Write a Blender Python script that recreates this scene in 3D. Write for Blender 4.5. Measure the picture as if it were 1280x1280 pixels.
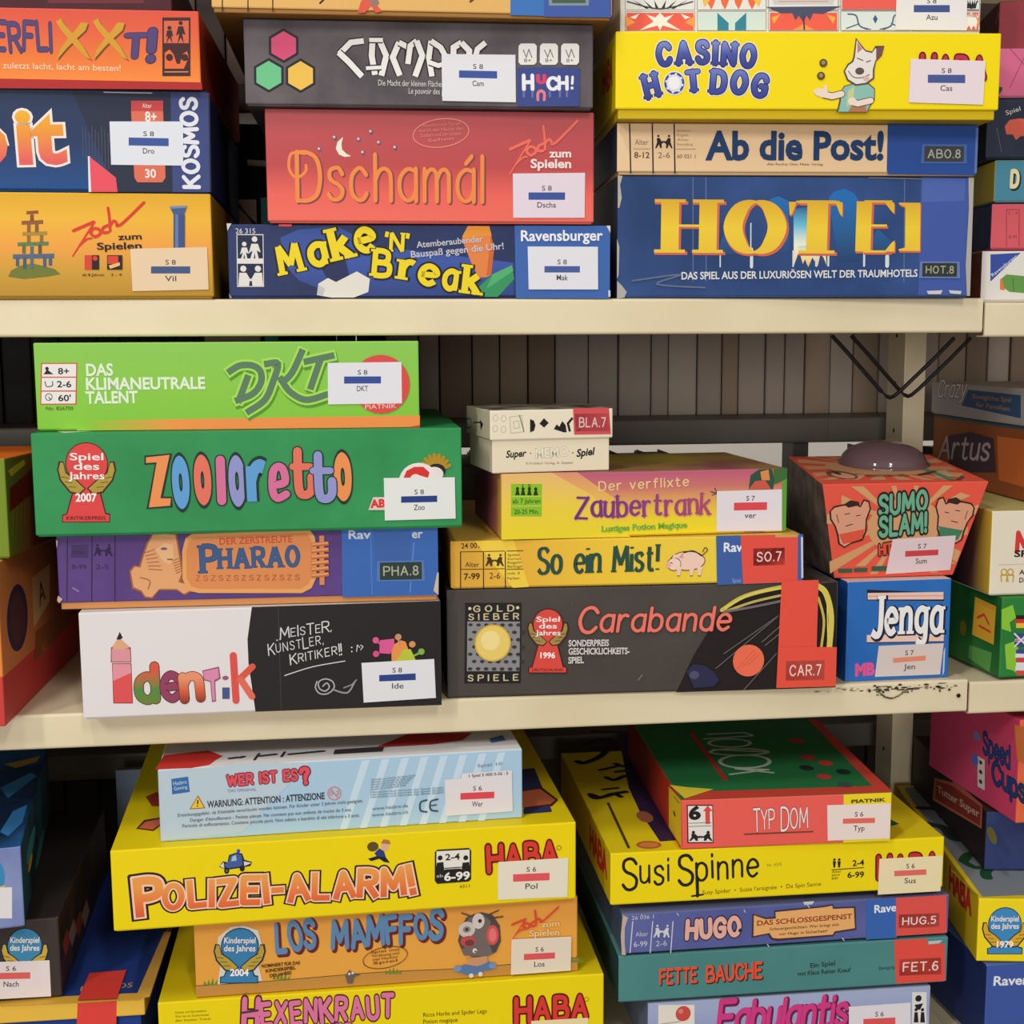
import bpy, bmesh, math, random
from mathutils import Vector, Matrix
random.seed(7)
for _o in list(bpy.data.objects): bpy.data.objects.remove(_o, do_unlink=True)
SC = bpy.context.scene
COL = SC.collection
Z0 = 1.30          # the boxes below are measured from this level

# ------------------------------------------------------------------ camera
_p, _y, _r = (math.radians(a) for a in (7.488, 6.962, -0.293))
_f = Vector((math.sin(_y)*math.cos(_p), math.cos(_y)*math.cos(_p), -math.sin(_p)))
_rt = Vector((math.cos(_y), -math.sin(_y), 0)); _up = _rt.cross(_f)
_c, _s = math.cos(_r), math.sin(_r)
_R, _U = _c*_rt + _s*_up, -_s*_rt + _c*_up
cam_d = bpy.data.cameras.new('camera'); cam = bpy.data.objects.new('camera', cam_d); COL.objects.link(cam)
cam.matrix_world = Matrix(((_R.x, _U.x, -_f.x, 0), (_R.y, _U.y, -_f.y, -1.0435), (_R.z, _U.z, -_f.z, 0.0341+Z0), (0, 0, 0, 1)))
cam_d.sensor_width = 36; cam_d.lens = 36*1650/1280; cam_d.clip_start = .02
SC.camera = cam
# ------------------------------------------------------------------ world, lamps, exposure
W = bpy.data.worlds.new('room_light'); SC.world = W; W.use_nodes = True
W.node_tree.nodes['Background'].inputs[0].default_value = (1.0, .965, .925, 1)
W.node_tree.nodes['Background'].inputs[1].default_value = 0.22
def ceiling_lamp(name, loc, sx, sy, power, aim=(0, 0, -1)):
    d = bpy.data.lights.new(name, 'AREA'); d.shape = 'RECTANGLE'; d.size = sx; d.size_y = sy
    d.energy = power; d.color = (1.0, .965, .92)
    o = bpy.data.objects.new(name, d); o.location = loc
    o.rotation_euler = Vector(aim).to_track_quat('-Z', 'Y').to_euler(); COL.objects.link(o)
ceiling_lamp('ceiling_lamp', (-.42, -.72, Z0+1.55), .12, .5, 10)
ceiling_lamp('ceiling_lamp', (-1.75, -2.1, Z0+1.55), .2, .7, 26, (.5, .65, -.55))
ceiling_lamp('ceiling_lamp', (.45, -2.25, Z0+1.55), .2, .7, 16, (0, .75, -.65))
ceiling_lamp('front_fill', (-2.4, -8.6, Z0+.30), 5.0, 1.9, 300, (.27, 1, -.03))   # added fill behind the camera, neither window nor ceiling lamp; brightens post and books
ceiling_lamp('ceiling_lamp', (.9, 2.0, Z0+1.55), 1.2, .3, 30)
vs = SC.view_settings
vs.view_transform = 'Standard'; vs.look = 'None'; vs.gamma = 1; vs.use_curve_mapping = False; vs.exposure = -0.06

# ------------------------------------------------------------------ materials
MATS = {}
def lin(h):
    out = []
    for c in (h if isinstance(h, tuple) else [int(h.lstrip('#')[i:i+2], 16) for i in (0, 2, 4)]):
        c = c/255
        out.append(c/12.92 if c <= .04045 else ((c+.055)/1.055)**2.4)
    return (*out, 1)
def mat(spec, rough=.48, spec_level=.16, metal=0.0):
    """(r, g, b) plain print; ('blend', axis, from_mm, to_mm, colours...) blended along a local axis; '#a~#b@30' mottled print"""
    key = (spec, rough, spec_level, metal)
    if key in MATS: return MATS[key]
    m = bpy.data.materials.new('print'); m.use_nodes = True
    nt = m.node_tree; b = nt.nodes['Principled BSDF']
    b.inputs['Roughness'].default_value = rough; b.inputs['Specular IOR Level'].default_value = spec_level
    b.inputs['Metallic'].default_value = metal
    if isinstance(spec, str) and '@' in spec or isinstance(spec[0], str) and len(spec[0]) > 1:
        if isinstance(spec, str): head, tail = spec.split('@')
        else: head, tail = '>', spec[1:4]
        tc = nt.nodes.new('ShaderNodeTexCoord')
        rp = nt.nodes.new('ShaderNodeValToRGB')
        if '>' in head:
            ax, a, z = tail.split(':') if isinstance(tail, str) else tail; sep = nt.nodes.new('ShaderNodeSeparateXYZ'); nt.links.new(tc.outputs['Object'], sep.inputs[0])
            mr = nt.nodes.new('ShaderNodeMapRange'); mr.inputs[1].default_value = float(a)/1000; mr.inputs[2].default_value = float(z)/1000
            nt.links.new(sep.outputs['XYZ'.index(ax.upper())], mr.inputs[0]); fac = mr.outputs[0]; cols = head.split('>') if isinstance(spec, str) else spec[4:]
        else:
            nz = nt.nodes.new('ShaderNodeTexNoise'); nz.inputs['Scale'].default_value = float(tail); nz.inputs['Detail'].default_value = 5
            nt.links.new(tc.outputs['Object'], nz.inputs['Vector']); fac = nz.outputs[0]; cols = head.split('~')
            rp.color_ramp.elements[0].position = .36; rp.color_ramp.elements[1].position = .64
        el = rp.color_ramp.elements
        if '>' in head:
            while len(el) < len(cols): el.new(.5)
            for i, c in enumerate(cols): el[i].position = i/(len(cols)-1)
        for i, c in enumerate(cols): el[i].color = lin(c)
        nt.links.new(fac, rp.inputs[0]); nt.links.new(rp.outputs[0], b.inputs['Base Color'])
    else: b.inputs['Base Color'].default_value = lin(spec)
    MATS[key] = m
    return m

# ------------------------------------------------------------------ mesh collector
class MB:
    def __init__(s): s.v, s.f, s.m, s.mats = [], [], [], []
    def mi(s, spec):
        m = spec if isinstance(spec, bpy.types.Material) else mat(spec)
        if m not in s.mats: s.mats.append(m)
        return s.mats.index(m)
    def add(s, vs, fs, spec):
        k = len(s.v); i = s.mi(spec); s.v += [tuple(p) for p in vs]
        for f in fs: s.f.append([k+a for a in f]); s.m.append(i)
    def bm(s, bm, pick):
        bm.verts.index_update(); bm.normal_update(); k = len(s.v); s.v += [tuple(v.co) for v in bm.verts]
        for f in bm.faces: s.f.append([k+v.index for v in f.verts]); s.m.append(s.mi(pick(f)))
        bm.free()
    def build(s, name, parent=None, smooth=False):
        me = bpy.data.meshes.new(name); me.from_pydata(s.v, [], s.f)
        for m in s.mats: me.materials.append(m)
        me.polygons.foreach_set('material_index', s.m)
        if smooth: me.polygons.foreach_set('use_smooth', [True]*len(s.f))
        me.update(); o = bpy.data.objects.new(name, me); COL.objects.link(o)
        if parent: o.parent = parent
        return o
def thing(name, label, cat, loc, rz=0, group=None):
    o = bpy.data.objects.new(name, None); COL.objects.link(o); o.empty_display_size = .02
    o.location = loc; o.rotation_euler = (0, 0, rz); o['label'] = label; o['category'] = cat
    if group: o['group'] = group
    return o
def box_bm(x0, x1, y0, y1, z0, z1, bev=.0009, hollow=0.0):
    bm = bmesh.new(); bmesh.ops.create_cube(bm, size=1)
    for v in bm.verts: v.co = Vector((x0 if v.co.x < 0 else x1, y0 if v.co.y < 0 else y1, z0 if v.co.z < 0 else z1))
    if bev: bmesh.ops.bevel(bm, geom=[e for e in bm.edges], offset=bev, segments=2, affect='EDGES', profile=.5)
    if hollow:
        bot = [f for f in bm.faces if f.normal.z < -.99]
        bmesh.ops.inset_region(bm, faces=bot, thickness=hollow)
        r = bmesh.ops.extrude_face_region(bm, geom=bot); bmesh.ops.delete(bm, geom=bot, context='FACES')
        for v in r['geom']:
            if isinstance(v, bmesh.types.BMVert): v.co.z = z1-.002
    return bm
def tube(mb, pts, rad, spec, n=8):
    pts = [Vector(p) for p in pts]; vs, fs = [], []
    for i, p in enumerate(pts):
        t = (pts[min(i+1, len(pts)-1)]-pts[max(i-1, 0)]).normalized(); a = t.orthogonal().normalized(); b = t.cross(a)
        for k in range(n): vs.append(p+rad*(math.cos(k*2*math.pi/n)*a+math.sin(k*2*math.pi/n)*b))
    for i in range(len(pts)-1):
        for k in range(n): fs.append([i*n+k, i*n+(k+1) % n, (i+1)*n+(k+1) % n, (i+1)*n+k])
    fs.append(list(range(n))[::-1]); fs.append([len(vs)-n+k for k in range(n)]); mb.add(vs, fs, spec)

# ------------------------------------------------------------------ drawn lettering: strokes on a grid, cap height 10
G = {
'A': '0,0 3.5,10 7,0|1.3,3.5 5.7,3.5', 'B': '0,0 0,10|~0,10 3.2,10 5.3,9 5.3,6.4 3.2,5.3 0,5.3|~0,5.3 3.7,5.3 6.2,4.3 6.2,1.1 3.7,0 0,0',
'C': '~6.6,8 5.2,9.6 3.3,10 1.2,8.7 0,5 1.2,1.3 3.3,0 5.2,.4 6.6,2', 'D': '0,0 0,10|~0,10 3,10 5.6,8.6 6.5,5 5.6,1.4 3,0 0,0',
'E': '5.5,10 0,10 0,0 5.5,0|0,5.2 4.6,5.2', 'F': '5.5,10 0,10 0,0|0,5.2 4.6,5.2', 'G': '~6.6,8 5.2,9.6 3.3,10 1.2,8.7 0,5 1.2,1.3 3.3,0 5.2,.3 6.6,1.6|6.6,1.6 6.6,4.7 3.8,4.7',
'H': '0,0 0,10|6.4,0 6.4,10|0,5.1 6.4,5.1', 'I': '0,0 0,10', 'J': '~4,10 4,3 3.4,.6 1.8,0 0,1', 'K': '0,0 0,10|6,10 0,4.4|1.9,6 6.3,0', 'L': '0,10 0,0 5.2,0',
'M': '0,0 .6,10 4,2.5 7.4,10 8,0', 'N': '0,0 0,10 6.4,0 6.4,10', 'O': '~~3.5,10 1.2,8.7 0,5 1.2,1.3 3.5,0 5.8,1.3 7,5 5.8,8.7', 'P': '0,0 0,10|~0,10 3.4,10 5.8,9 5.8,5.9 3.4,4.8 0,4.8',
'Q': '~~3.5,10 1.2,8.7 0,5 1.2,1.3 3.5,0 5.8,1.3 7,5 5.8,8.7|4.3,2.3 7,-.6', 'R': '0,0 0,10|~0,10 3.4,10 5.8,9 5.8,6 3.4,4.9 0,4.9|2.8,4.9 6.2,0',
'S': '~5.6,8.3 4.3,9.7 2.5,10 .7,9.2 .4,7.2 1.6,5.8 4,4.8 5.6,3.2 5.2,1 3.3,0 1.4,.3 0,1.7', 'T': '0,10 6.2,10|3.1,10 3.1,0', 'U': '~0,10 0,4 .7,1.2 3.1,0 5.5,1.2 6.2,4 6.2,10',
'V': '0,10 3.4,0 6.8,10', 'W': '0,10 2.4,0 4.8,8.5 7.2,0 9.6,10', 'X': '0,0 6.4,10|0,10 6.4,0', 'Y': '0,10 3.3,5 6.6,10|3.3,5 3.3,0', 'Z': '0,10 6,10 0,0 6.2,0',
'a': '~5,6.5 2.6,7 .6,5.6 0,3.4 .6,1.2 2.4,0 4.2,.8 5,2.6|5,7 5,0', 'b': '0,10 0,0|~0,4.6 1,6.5 2.8,7 4.6,5.8 5.1,3.5 4.6,1.2 2.8,0 1,.5 0,2.2', 'c': '~4.6,5.6 3.4,6.8 2.2,7 .5,5.6 0,3.5 .5,1.2 2.2,0 3.6,.2 4.7,1.4',
'd': '5,10 5,0|~5,4.6 4,6.5 2.3,7 .5,5.8 0,3.5 .5,1.2 2.3,0 4,.5 5,2.2', 'e': '~.2,3.6 4.9,3.8 4.7,5.8 2.8,7 .9,6 0,3.5 .7,1.2 2.6,0 4.7,1.2', 'f': '~4,9.4 2.6,10 1.6,9 1.5,7 1.5,0|0,6.6 3.6,6.6',
'g': '~5,6.3 2.6,7 .6,5.8 0,3.6 .6,1.4 2.4,.4 4.2,1.2 5,3|~5,7 5,-.8 4.2,-2.8 2.2,-3.2 .4,-2.4', 'h': '0,10 0,0|~0,4.4 1.2,6.4 2.8,7 4.3,6.2 4.7,4.4 4.7,0', 'i': '0,6.8 0,0|0,8.9 0,9.6', 'j': '~1.5,6.8 1.5,-1.6 .6,-3 -1,-3|1.5,8.9 1.5,9.6',
'k': '0,10 0,0|4.4,6.8 0,2.8|1.5,4.2 4.8,0', 'l': '0,10 0,0', 'm': '0,7 0,0|~0,4.6 1,6.4 2.3,7 3.5,6.2 3.7,4.6 3.7,0|~3.7,4.6 4.7,6.4 6,7 7.2,6.2 7.4,4.6 7.4,0', 'n': '0,7 0,0|~0,4.4 1.2,6.4 2.8,7 4.3,6.2 4.7,4.4 4.7,0',
'o': '~~2.5,7 .6,5.9 0,3.5 .6,1.1 2.5,0 4.5,1.1 5.1,3.5 4.5,5.9', 'p': '0,7 0,-3.2|~0,4.6 1,6.5 2.8,7 4.6,5.8 5.1,3.5 4.6,1.2 2.8,0 1,.5 0,2.2', 'q': '5,7 5,-3.2|~5,4.6 4,6.5 2.3,7 .5,5.8 0,3.5 .5,1.2 2.3,0 4,.5 5,2.2',
'r': '0,7 0,0|~0,4 1,6.2 2.4,7 3.6,6.6', 's': '~4.2,5.7 3.2,6.9 2,7 .6,6.4 .4,5 1.4,4 3,3.3 4.2,2.2 3.8,.7 2.4,0 1,.2 0,1.2', 't': '~1.6,9.4 1.6,2 2.2,.4 3.2,0 4.2,.5|0,6.8 3.8,6.8', 'u': '~0,7 0,2.4 .5,.7 2,0 3.6,.7 4.7,2.6|4.7,7 4.7,0',
'v': '0,7 2.4,0 4.8,7', 'w': '0,7 1.8,0 3.6,6 5.4,0 7.2,7', 'x': '0,0 4.6,7|0,7 4.6,0', 'y': '0,7 2.4,.4|~4.8,7 2.4,0 1.4,-2.4 -.2,-3', 'z': '0,7 4.3,7 0,0 4.5,0',
'!': '0,10 0,3.4|0,.1 0,.7', '?': '~0,8 .8,9.6 2.6,10 4.4,9.2 4.6,7.2 3,5.4 2.5,3.4|2.5,.1 2.5,.7', '-': '0,4.6 3,4.6', "'": '.4,10.4 0,7.4', '.': '0,0 0,.5', ',': '.4,.6 -.3,-1.4', ':': '0,1 0,1.5|0,5.5 0,6', '1': '0,8 1.8,10 1.8,0',
'2': '~0,8 .9,9.6 2.8,10 4.6,9 4.7,7 3,4.4 0,0|0,0 5,0', '6': '~4.6,9.2 2.6,10 .8,8 0,4 .6,1 2.5,0 4.6,1 5,3.2 4,5.4 2.2,5.8 .4,4.2', '7': '0,10 5,10 1.6,0', '8': '~~2.5,5.4 .7,6.4 .6,8.8 2.5,10 4.4,8.8 4.3,6.4|~~2.5,5.2 .4,4 .2,1.4 2.5,0 4.8,1.4 4.6,4', '5': '4.6,10 .8,10 .4,5.4|~.4,5.4 2,6 4,5.4 4.9,3.4 4.2,1 2.2,0 .2,.8', '9': '~.4,.8 2.4,0 4.2,2 5,6 4.4,9 2.5,10 .4,9 0,6.8 1,4.6 2.8,4.2 4.6,5.8', '0': '~~2.5,10 .6,8.5 0,5 .6,1.5 2.5,0 4.4,1.5 5,5 4.4,8.5',
'\u00e1': '~5,6.5 2.6,7 .6,5.6 0,3.4 .6,1.2 2.4,0 4.2,.8 5,2.6|5,7 5,0|2.6,8.4 4.4,10', '\u00dc': '~0,10 0,4 .7,1.2 3.1,0 5.5,1.2 6.2,4 6.2,10|1.8,11.6 1.8,12|4.4,11.6 4.4,12',
}
def catmull(p, closed, k=5):
    n = len(p); out = []
    rng = range(n if closed else n-1)
    for i in rng:
        a = p[(i-1) % n] if closed or i > 0 else p[0]; b = p[i % n]; c = p[(i+1) % n]; d = p[(i+2) % n] if closed or i+2 < n else p[n-1]
        for j in range(k):
            t = j/k; out.append(tuple(.5*(2*b[q]+(c[q]-a[q])*t+(2*a[q]-5*b[q]+4*c[q]-d[q])*t*t+(3*b[q]-a[q]-3*c[q]+d[q])*t**3) for q in (0, 1)))
    if not closed: out.append(p[-1])
    return out
def ribbon(pts, wf, closed=False, cap='round'):
    """outline strips of a stroke: list of (verts2d, faces)"""
    pts = [Vector(p) for p in pts]; q = [pts[0]]
    for p in pts[1:]:
        if (p-q[-1]).length > 1e-5: q.append(p)
    if closed and (q[0]-q[-1]).length < 1e-5: q.pop()
    n = len(q)
    if n < 2: return []
    if cap == 'square' and not closed:
        d0, d1 = (q[0]-q[1]).normalized(), (q[-1]-q[-2]).normalized()
        q[0] = q[0]+d0*wf(d0)*.42; q[-1] = q[-1]+d1*wf(d1)*.42
    runs = [[]]; seg = []
    for i in range(n): runs[-1].append(i); seg.append(i)
    if not closed:                                   # split at sharp corners
        runs = [[0]]
        for i in range(1, n):
            runs[-1].append(i)
            if i < n-1:
                d0, d1 = (q[i]-q[i-1]).normalized(), (q[i+1]-q[i]).normalized()
                if d0.dot(d1) < .3: runs.append([i])
    out = []
    for r in runs:
        vs = []; m = len(r)
        for j, i in enumerate(r):
            if closed: d0, d1 = (q[i]-q[i-1]).normalized(), (q[(i+1) % n]-q[i]).normalized()
            else:
                d1 = (q[r[j+1]]-q[i]).normalized() if j < m-1 else (q[i]-q[r[j-1]]).normalized()
                d0 = (q[i]-q[r[j-1]]).normalized() if j > 0 else d1
            t = (d0+d1); t = t.normalized() if t.length > 1e-6 else d1
            nrm = Vector((-t.y, t.x)); h = wf(t)/2/max(.5, abs(t.dot(d1)))
            vs += [q[i]+nrm*h, q[i]-nrm*h]
        fs = [[2*j, 2*j+1, 2*j+3, 2*j+2] for j in range(m-1)]
        if closed: fs.append([2*m-2, 2*m-1, 1, 0])
        out.append((vs, fs))
    if not closed and cap != 'flat':
        ends = ([0, n-1] if cap == 'round' else [])+[r[0] for r in runs[1:]]
        for e in ends:
            t = (q[min(e+1, n-1)]-q[max(e-1, 0)]).normalized(); R = wf(t)/2*.98
            out.append(([q[e]+Vector((math.cos(a*math.pi/6), math.sin(a*math.pi/6)))*R for a in range(12)], [list(range(12))]))
    return out
def stroke_text(s, w=1.6, con=1.0, slant=0.0, serif=0.0, gap=2.2, cap='round', space=4.0, squash=1.0):
    """per character: (polygons in grid units, x0, x1)"""
    chars = []; x = 0.0
    def wf(t): return w*(con+(1-con)*abs(t.y)**1.2)
    for ch in s:
        if ch == ' ': x += space; continue
        if ch not in G: continue
        polys = []; xs = []
        for st in G[ch].split('|'):
            cl = st.startswith('~~'); sm = st.startswith('~'); p = [tuple(float(a) for a in c.split(',')) for c in st.lstrip('~').split()]
            xs += [a for a, b in p]
            ends = [(p[0], p[1]), (p[-1], p[-2])]
            pp = catmull(p, cl) if sm else p
            polys += ribbon(pp, wf, cl, cap)
            if serif and not cl:
                for e, o_ in ends:
                    if abs(e[0]-o_[0]) < abs(e[1]-o_[1])*.8 and (e[1] in (0, 10, 7, -3.2)):
                        hh = w*.28*(.6+con); y = e[1]; s0 = serif
                        polys.append(([(e[0]-s0-w/2, y-hh/2), (e[0]+s0+w/2, y-hh/2), (e[0]+s0+w/2, y+hh/2), (e[0]-s0-w/2, y+hh/2)], [[0, 1, 2, 3]]))
        x0, x1 = min(xs), max(xs)
        sh = x-x0
        pl = [([((v[0]+sh)+slant*v[1], v[1]) for v in vs], fs) for vs, fs in polys]
        chars.append((pl, x, x+(x1-x0))); x += (x1-x0)+gap
    return chars
_fcache = {}
def font_mesh(s, font, off, shear=0.0):
    k = (s, font, off, shear)
    if k in _fcache: return _fcache[k]
    cu = bpy.data.curves.new('lettering', 'FONT'); cu.body = s; cu.size = 1; cu.offset = off; cu.shear = shear; cu.resolution_u = 3
    ob = bpy.data.objects.new('lettering', cu)
    me = ob.to_mesh(); vs = [(v.co.x, v.co.y) for v in me.vertices]; fs = [list(p.vertices) for p in me.polygons]
    ob.to_mesh_clear(); bpy.data.objects.remove(ob); bpy.data.curves.remove(cu)
    x0 = min(v[0] for v in vs)+off; x1 = max(v[0] for v in vs)-off
    _fcache[k] = (vs, fs, x0, x1)
    return _fcache[k]
CAPH = .729

# ------------------------------------------------------------------ print on a face of a box
LAY = .00002
class Sheet:
    """collects prints (mm on a face) into a mesh collector; every later print lies a hair above the earlier ones"""
    def __init__(s, mb, place): s.mb, s.place, s.k = mb, place, 1
    def put(s, vs, fs, col, sub=0): s.mb.add([s.place(x/1000, y/1000, s.k*LAY+sub*1.5e-6) for x, y in vs], fs, col)
    def poly(s, col, pts):
        p = [(pts[i], pts[i+1]) for i in range(0, len(pts), 2)]
        a = sum(p[i-1][0]*p[i][1]-p[i][0]*p[i-1][1] for i in range(len(p)))
        if a < 0: p = p[::-1]
        s.put(p, [list(range(len(p)))], col); s.k += 1
    def disc(s, col, x, y, rx, ry, n=28): s.poly(col, [c for i in range(n) for c in (x+rx*math.cos(2*math.pi*i/n), y+ry*math.sin(2*math.pi*i/n))])
    def line(s, col, w, pts, smooth=0, cap='round'):
        p = [(pts[i], pts[i+1]) for i in range(0, len(pts), 2)]
        if smooth: p = catmull(p, smooth == 2)
        for j, (vs, fs) in enumerate(ribbon(p, lambda t: w, smooth == 2, cap)): s.put(vs, fs, col, j)
        s.k += 1
    def text(s, t, col, x0, y0, x1, y1, h, font='sans', off=0.0, out=(), shear=0.0):
        d = Vector((x1-x0, y1-y0)); L = d.length; d.normalize(); n = Vector((-d.y, d.x))
        for c, o in list(out)+[(col, 0)]:
            vs, fs, a, b = font_mesh(t, font, off+o, shear); k = L/max(b-a, 1e-6); hh = h/CAPH
            s.put([(x0+d.x*(v[0]-a)*k+n.x*v[1]*hh, y0+d.y*(v[0]-a)*k+n.y*v[1]*hh) for v in vs], fs, c); s.k += 1
    def draw(s, t, col, x0, y0, x1, y1, h, out=(), arc=0.0, bounce=(), turn=(), size=(), shift=(0, 0), **st):
        d = Vector((x1-x0, y1-y0)); L = d.length; d.normalize(); n = Vector((-d.y, d.x))
        w0 = st.pop('w', 1.6)
        base = stroke_text(t, w=w0, **st); a = min(c[1] for c in base); b = max(c[2] for c in base); k = L/max(b-a, .1)*1.0; hh = h/10
        for lay, (c, o) in enumerate(list(out)+[(col, 0)]):
            ch = stroke_text(t, w=w0+o, **st); j = 0
            for i, (pl, cx0, cx1) in enumerate(ch):
                cm = (cx0+cx1)/2; u = (cm-a)/max(b-a, .1)
                dy = arc*4*u*(1-u)+(bounce[i % len(bounce)] if bounce else 0); an = math.radians(turn[i % len(turn)]) if turn else 0
                sz = size[i % len(size)] if size else 1; ca, sa = math.cos(an), math.sin(an)
                cc = c[i % len(c)] if isinstance(c, list) else c
                for vs, fs in pl:
                    q = []
                    for v in vs:
                        X, Y = (v[0]-cm)*k*sz, (v[1]-5)*hh*sz
                        X, Y = X*ca-Y*sa, X*sa+Y*ca
                        X += (cm-a)*k; Y += 5*hh+dy
                        if lay < len(out): X += shift[0]; Y += shift[1]
                        q.append((x0+d.x*X+n.x*Y, y0+d.y*X+n.y*Y))
                    s.put(q, fs, cc, j); j += 1
            s.k += 1
PLACES = {
 'front': lambda w, h, d, t: (lambda u, v, o: (u, -o, v)),
 'left':  lambda w, h, d, t: (lambda u, v, o: (-w/2-o, -u, v)),
 'right': lambda w, h, d, t: (lambda u, v, o: (w/2+o, u, v)),
 'top':   lambda w, h, d, t: (lambda u, v, o: (u, v, h-.0003+o)),
}
def run(mb, place, ops):
    sh = Sheet(mb, place)
    for o in ops: getattr(sh, o[0])(*o[1], **(o[2] if len(o) > 2 else {}))
    return sh.k
NB = 0
def game_box(label, cat, x, y, z, w, h, d, yaw, cols, ops, peek=0.0, traycol=None, inset=.0015, stickers=(), split=None, name='game_box', tilt=0.0, group=None):
    """x, y: middle of the front bottom edge; cols: body, or dict front/left/right/top; ops: {face: [prints]}"""
    yaw = math.radians(yaw)
    root = thing(name, label, cat, (x, y, z+Z0), yaw, group)
    if tilt: root.rotation_euler.y = math.radians(tilt)
    if not isinstance(cols, dict): cols = {'front': cols}
    f = cols['front']
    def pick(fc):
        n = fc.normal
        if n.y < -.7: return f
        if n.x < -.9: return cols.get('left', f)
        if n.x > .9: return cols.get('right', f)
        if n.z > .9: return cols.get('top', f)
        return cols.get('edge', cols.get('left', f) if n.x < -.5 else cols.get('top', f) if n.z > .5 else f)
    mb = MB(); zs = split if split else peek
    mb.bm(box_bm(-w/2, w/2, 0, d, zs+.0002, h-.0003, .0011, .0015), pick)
    tops = 1
    for face, lst in ops.items():
        if face == 'tray': continue
        k = run(mb, PLACES[face](w, h, d, 0), lst)
        if face == 'front': tops = k
    lid = mb.build('lid', root)
    if zs:
        tr = MB(); i = inset; tc = traycol or f
        tr.bm(box_bm(-w/2+i, w/2-i, i, d-i, .0002, h-.003, .0008), lambda fc: tc)
        if 'tray' in ops: run(tr, lambda u, v, o: (u, i-o, v), ops['tray'])
        tr.build('tray', root)
    for st in stickers:
        nm, fc, lst = st[:3]; sm = MB()
        base = PLACES[fc](w, h, d, 0); off = (tops+2)*LAY if fc == 'front' else 60*LAY
        if len(st) > 3 and st[3]:
            ii = st[3]; pl = lambda u, v, o, b=base, off=off: (lambda q: (q[0], q[1]+ii, q[2]))(b(u, v, o+off))
        else: pl = lambda u, v, o, b=base, off=off: b(u, v, o+off)
        run(sm, pl, lst); sm.build(nm, root)
    return root

# ------------------------------------------------------------------ the room behind
def wall(name, x0, x1, y0, y1, z0, z1, spec):
    m = MB(); m.bm(box_bm(x0, x1, y0, y1, z0, z1, 0), lambda f: spec); o = m.build(name); o['kind'] = 'structure'; return o
wall('wall_back', -3, 3, 3.0, 3.1, 0, 3.0, mat('#e6e0d6', .8))
wall('floor', -3, 3, -3.2, 3.1, -.1, 0, mat('#8c8880~#9a958c@6', .6))

# ------------------------------------------------------------------ steel shelving
def steel(name, base, dirt, rough=.45):
    m = bpy.data.materials.new(name); m.use_nodes = True; nt = m.node_tree; b = nt.nodes['Principled BSDF']
    b.inputs['Roughness'].default_value = rough; b.inputs['Specular IOR Level'].default_value = .4
    tc = nt.nodes.new('ShaderNodeTexCoord'); nz = nt.nodes.new('ShaderNodeTexNoise'); nz.inputs['Scale'].default_value = 9; nz.inputs['Detail'].default_value = 6
    rp = nt.nodes.new('ShaderNodeValToRGB'); rp.color_ramp.elements[0].color = lin(dirt); rp.color_ramp.elements[1].color = lin(base)
    rp.color_ramp.elements[0].position = .25; rp.color_ramp.elements[1].position = .6
    nt.links.new(tc.outputs['Object'], nz.inputs['Vector']); nt.links.new(nz.outputs[0], rp.inputs[0]); nt.links.new(rp.outputs[0], b.inputs['Base Color'])
    return m
CREAM = steel('cream_enamel', '#e6d8b6', '#dccca8'); GREYS = steel('grey_enamel', '#6a645c', '#5c564e')
BLACKW = mat('#1c1a1a', .4, .5)
def board(name, parent, x0, x1, z, depth, m, lip=.0282, y0=0.0, marks=()):
    """folded sheet shelf: front lip with rounded edges turned under, thin deck, rear flange"""
    R = .0022; s = 1 if depth > 0 else -1
    prof = [(depth, z), (R*s, z)]
    prof += [(R*s*(1-math.sin(a)), z-R*(1-math.cos(a))) for a in (.5, 1.05, math.pi/2)]
    prof += [(0, z-lip+R)]+[(R*s*(1-math.cos(a)), z-lip+R*(1-math.sin(a))) for a in (.5, 1.05, math.pi/2)]
    prof += [(.014*s, z-lip), (.014*s, z-lip+.0012), (.0022*s, z-lip+.0012), (.0022*s, z-.0014), (depth-.0012*s, z-.0014), (depth-.0012*s, z-.02), (depth, z-.02)]
    mb = MB(); n = len(prof); vs = [(x, y0+p[0], p[1]+Z0) for x in (x0, x1) for p in prof]
    fs = [[i, (i+1) % n, n+(i+1) % n, n+i] for i in range(n)]
    def ok(f):
        return f
    mb.add(vs, fs, m); mb.add(vs, [list(range(n)), [n+i for i in range(n)][::-1]], m)
    sh = Sheet(mb, lambda u, v, o: (u, y0-o, v+Z0))
    for c, pts in marks: sh.put([(p[0]*1000, p[1]*1000) for p in pts], [list(range(len(pts)))], c); sh.k += 1
    o = mb.build(name, parent)
    bm = bmesh.new(); bm.from_mesh(o.data); bmesh.ops.recalc_face_normals(bm, faces=[f for f in bm.faces if len(f.verts) != 99]); bm.to_mesh(o.data); bm.free()
    return o
unit = thing('shelving_unit', 'cream steel shelving bay with three shelves full of game boxes', 'shelf', (0, 0, 0))
rnd = random.Random(5); marks = []
def blot(x, z, w, h, c='#5a4c3c'):
    k = 7; marks.append((c, [(x+w*math.cos(i*2*math.pi/k)*(.6+.5*rnd.random()), z+h*math.sin(i*2*math.pi/k)*(.6+.5*rnd.random())) for i in range(k)]))
for i in range(40):
    x = .37+.14*rnd.random()**.6; blot(x, -.2566-.003-.0035*rnd.random(), .0006+.0026*rnd.random(), .0003+.0006*rnd.random(), ('#8a7a60', '#9a8a70', '#5a4c3c')[i % 3])
for i in range(22): blot(.428+.07*rnd.random(), -.2566-.0042-.0022*math.sin(i), .0015+.0035*rnd.random(), .0004+.0008*rnd.random(), ('#463c34', '#2c2420')[i % 2])
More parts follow.
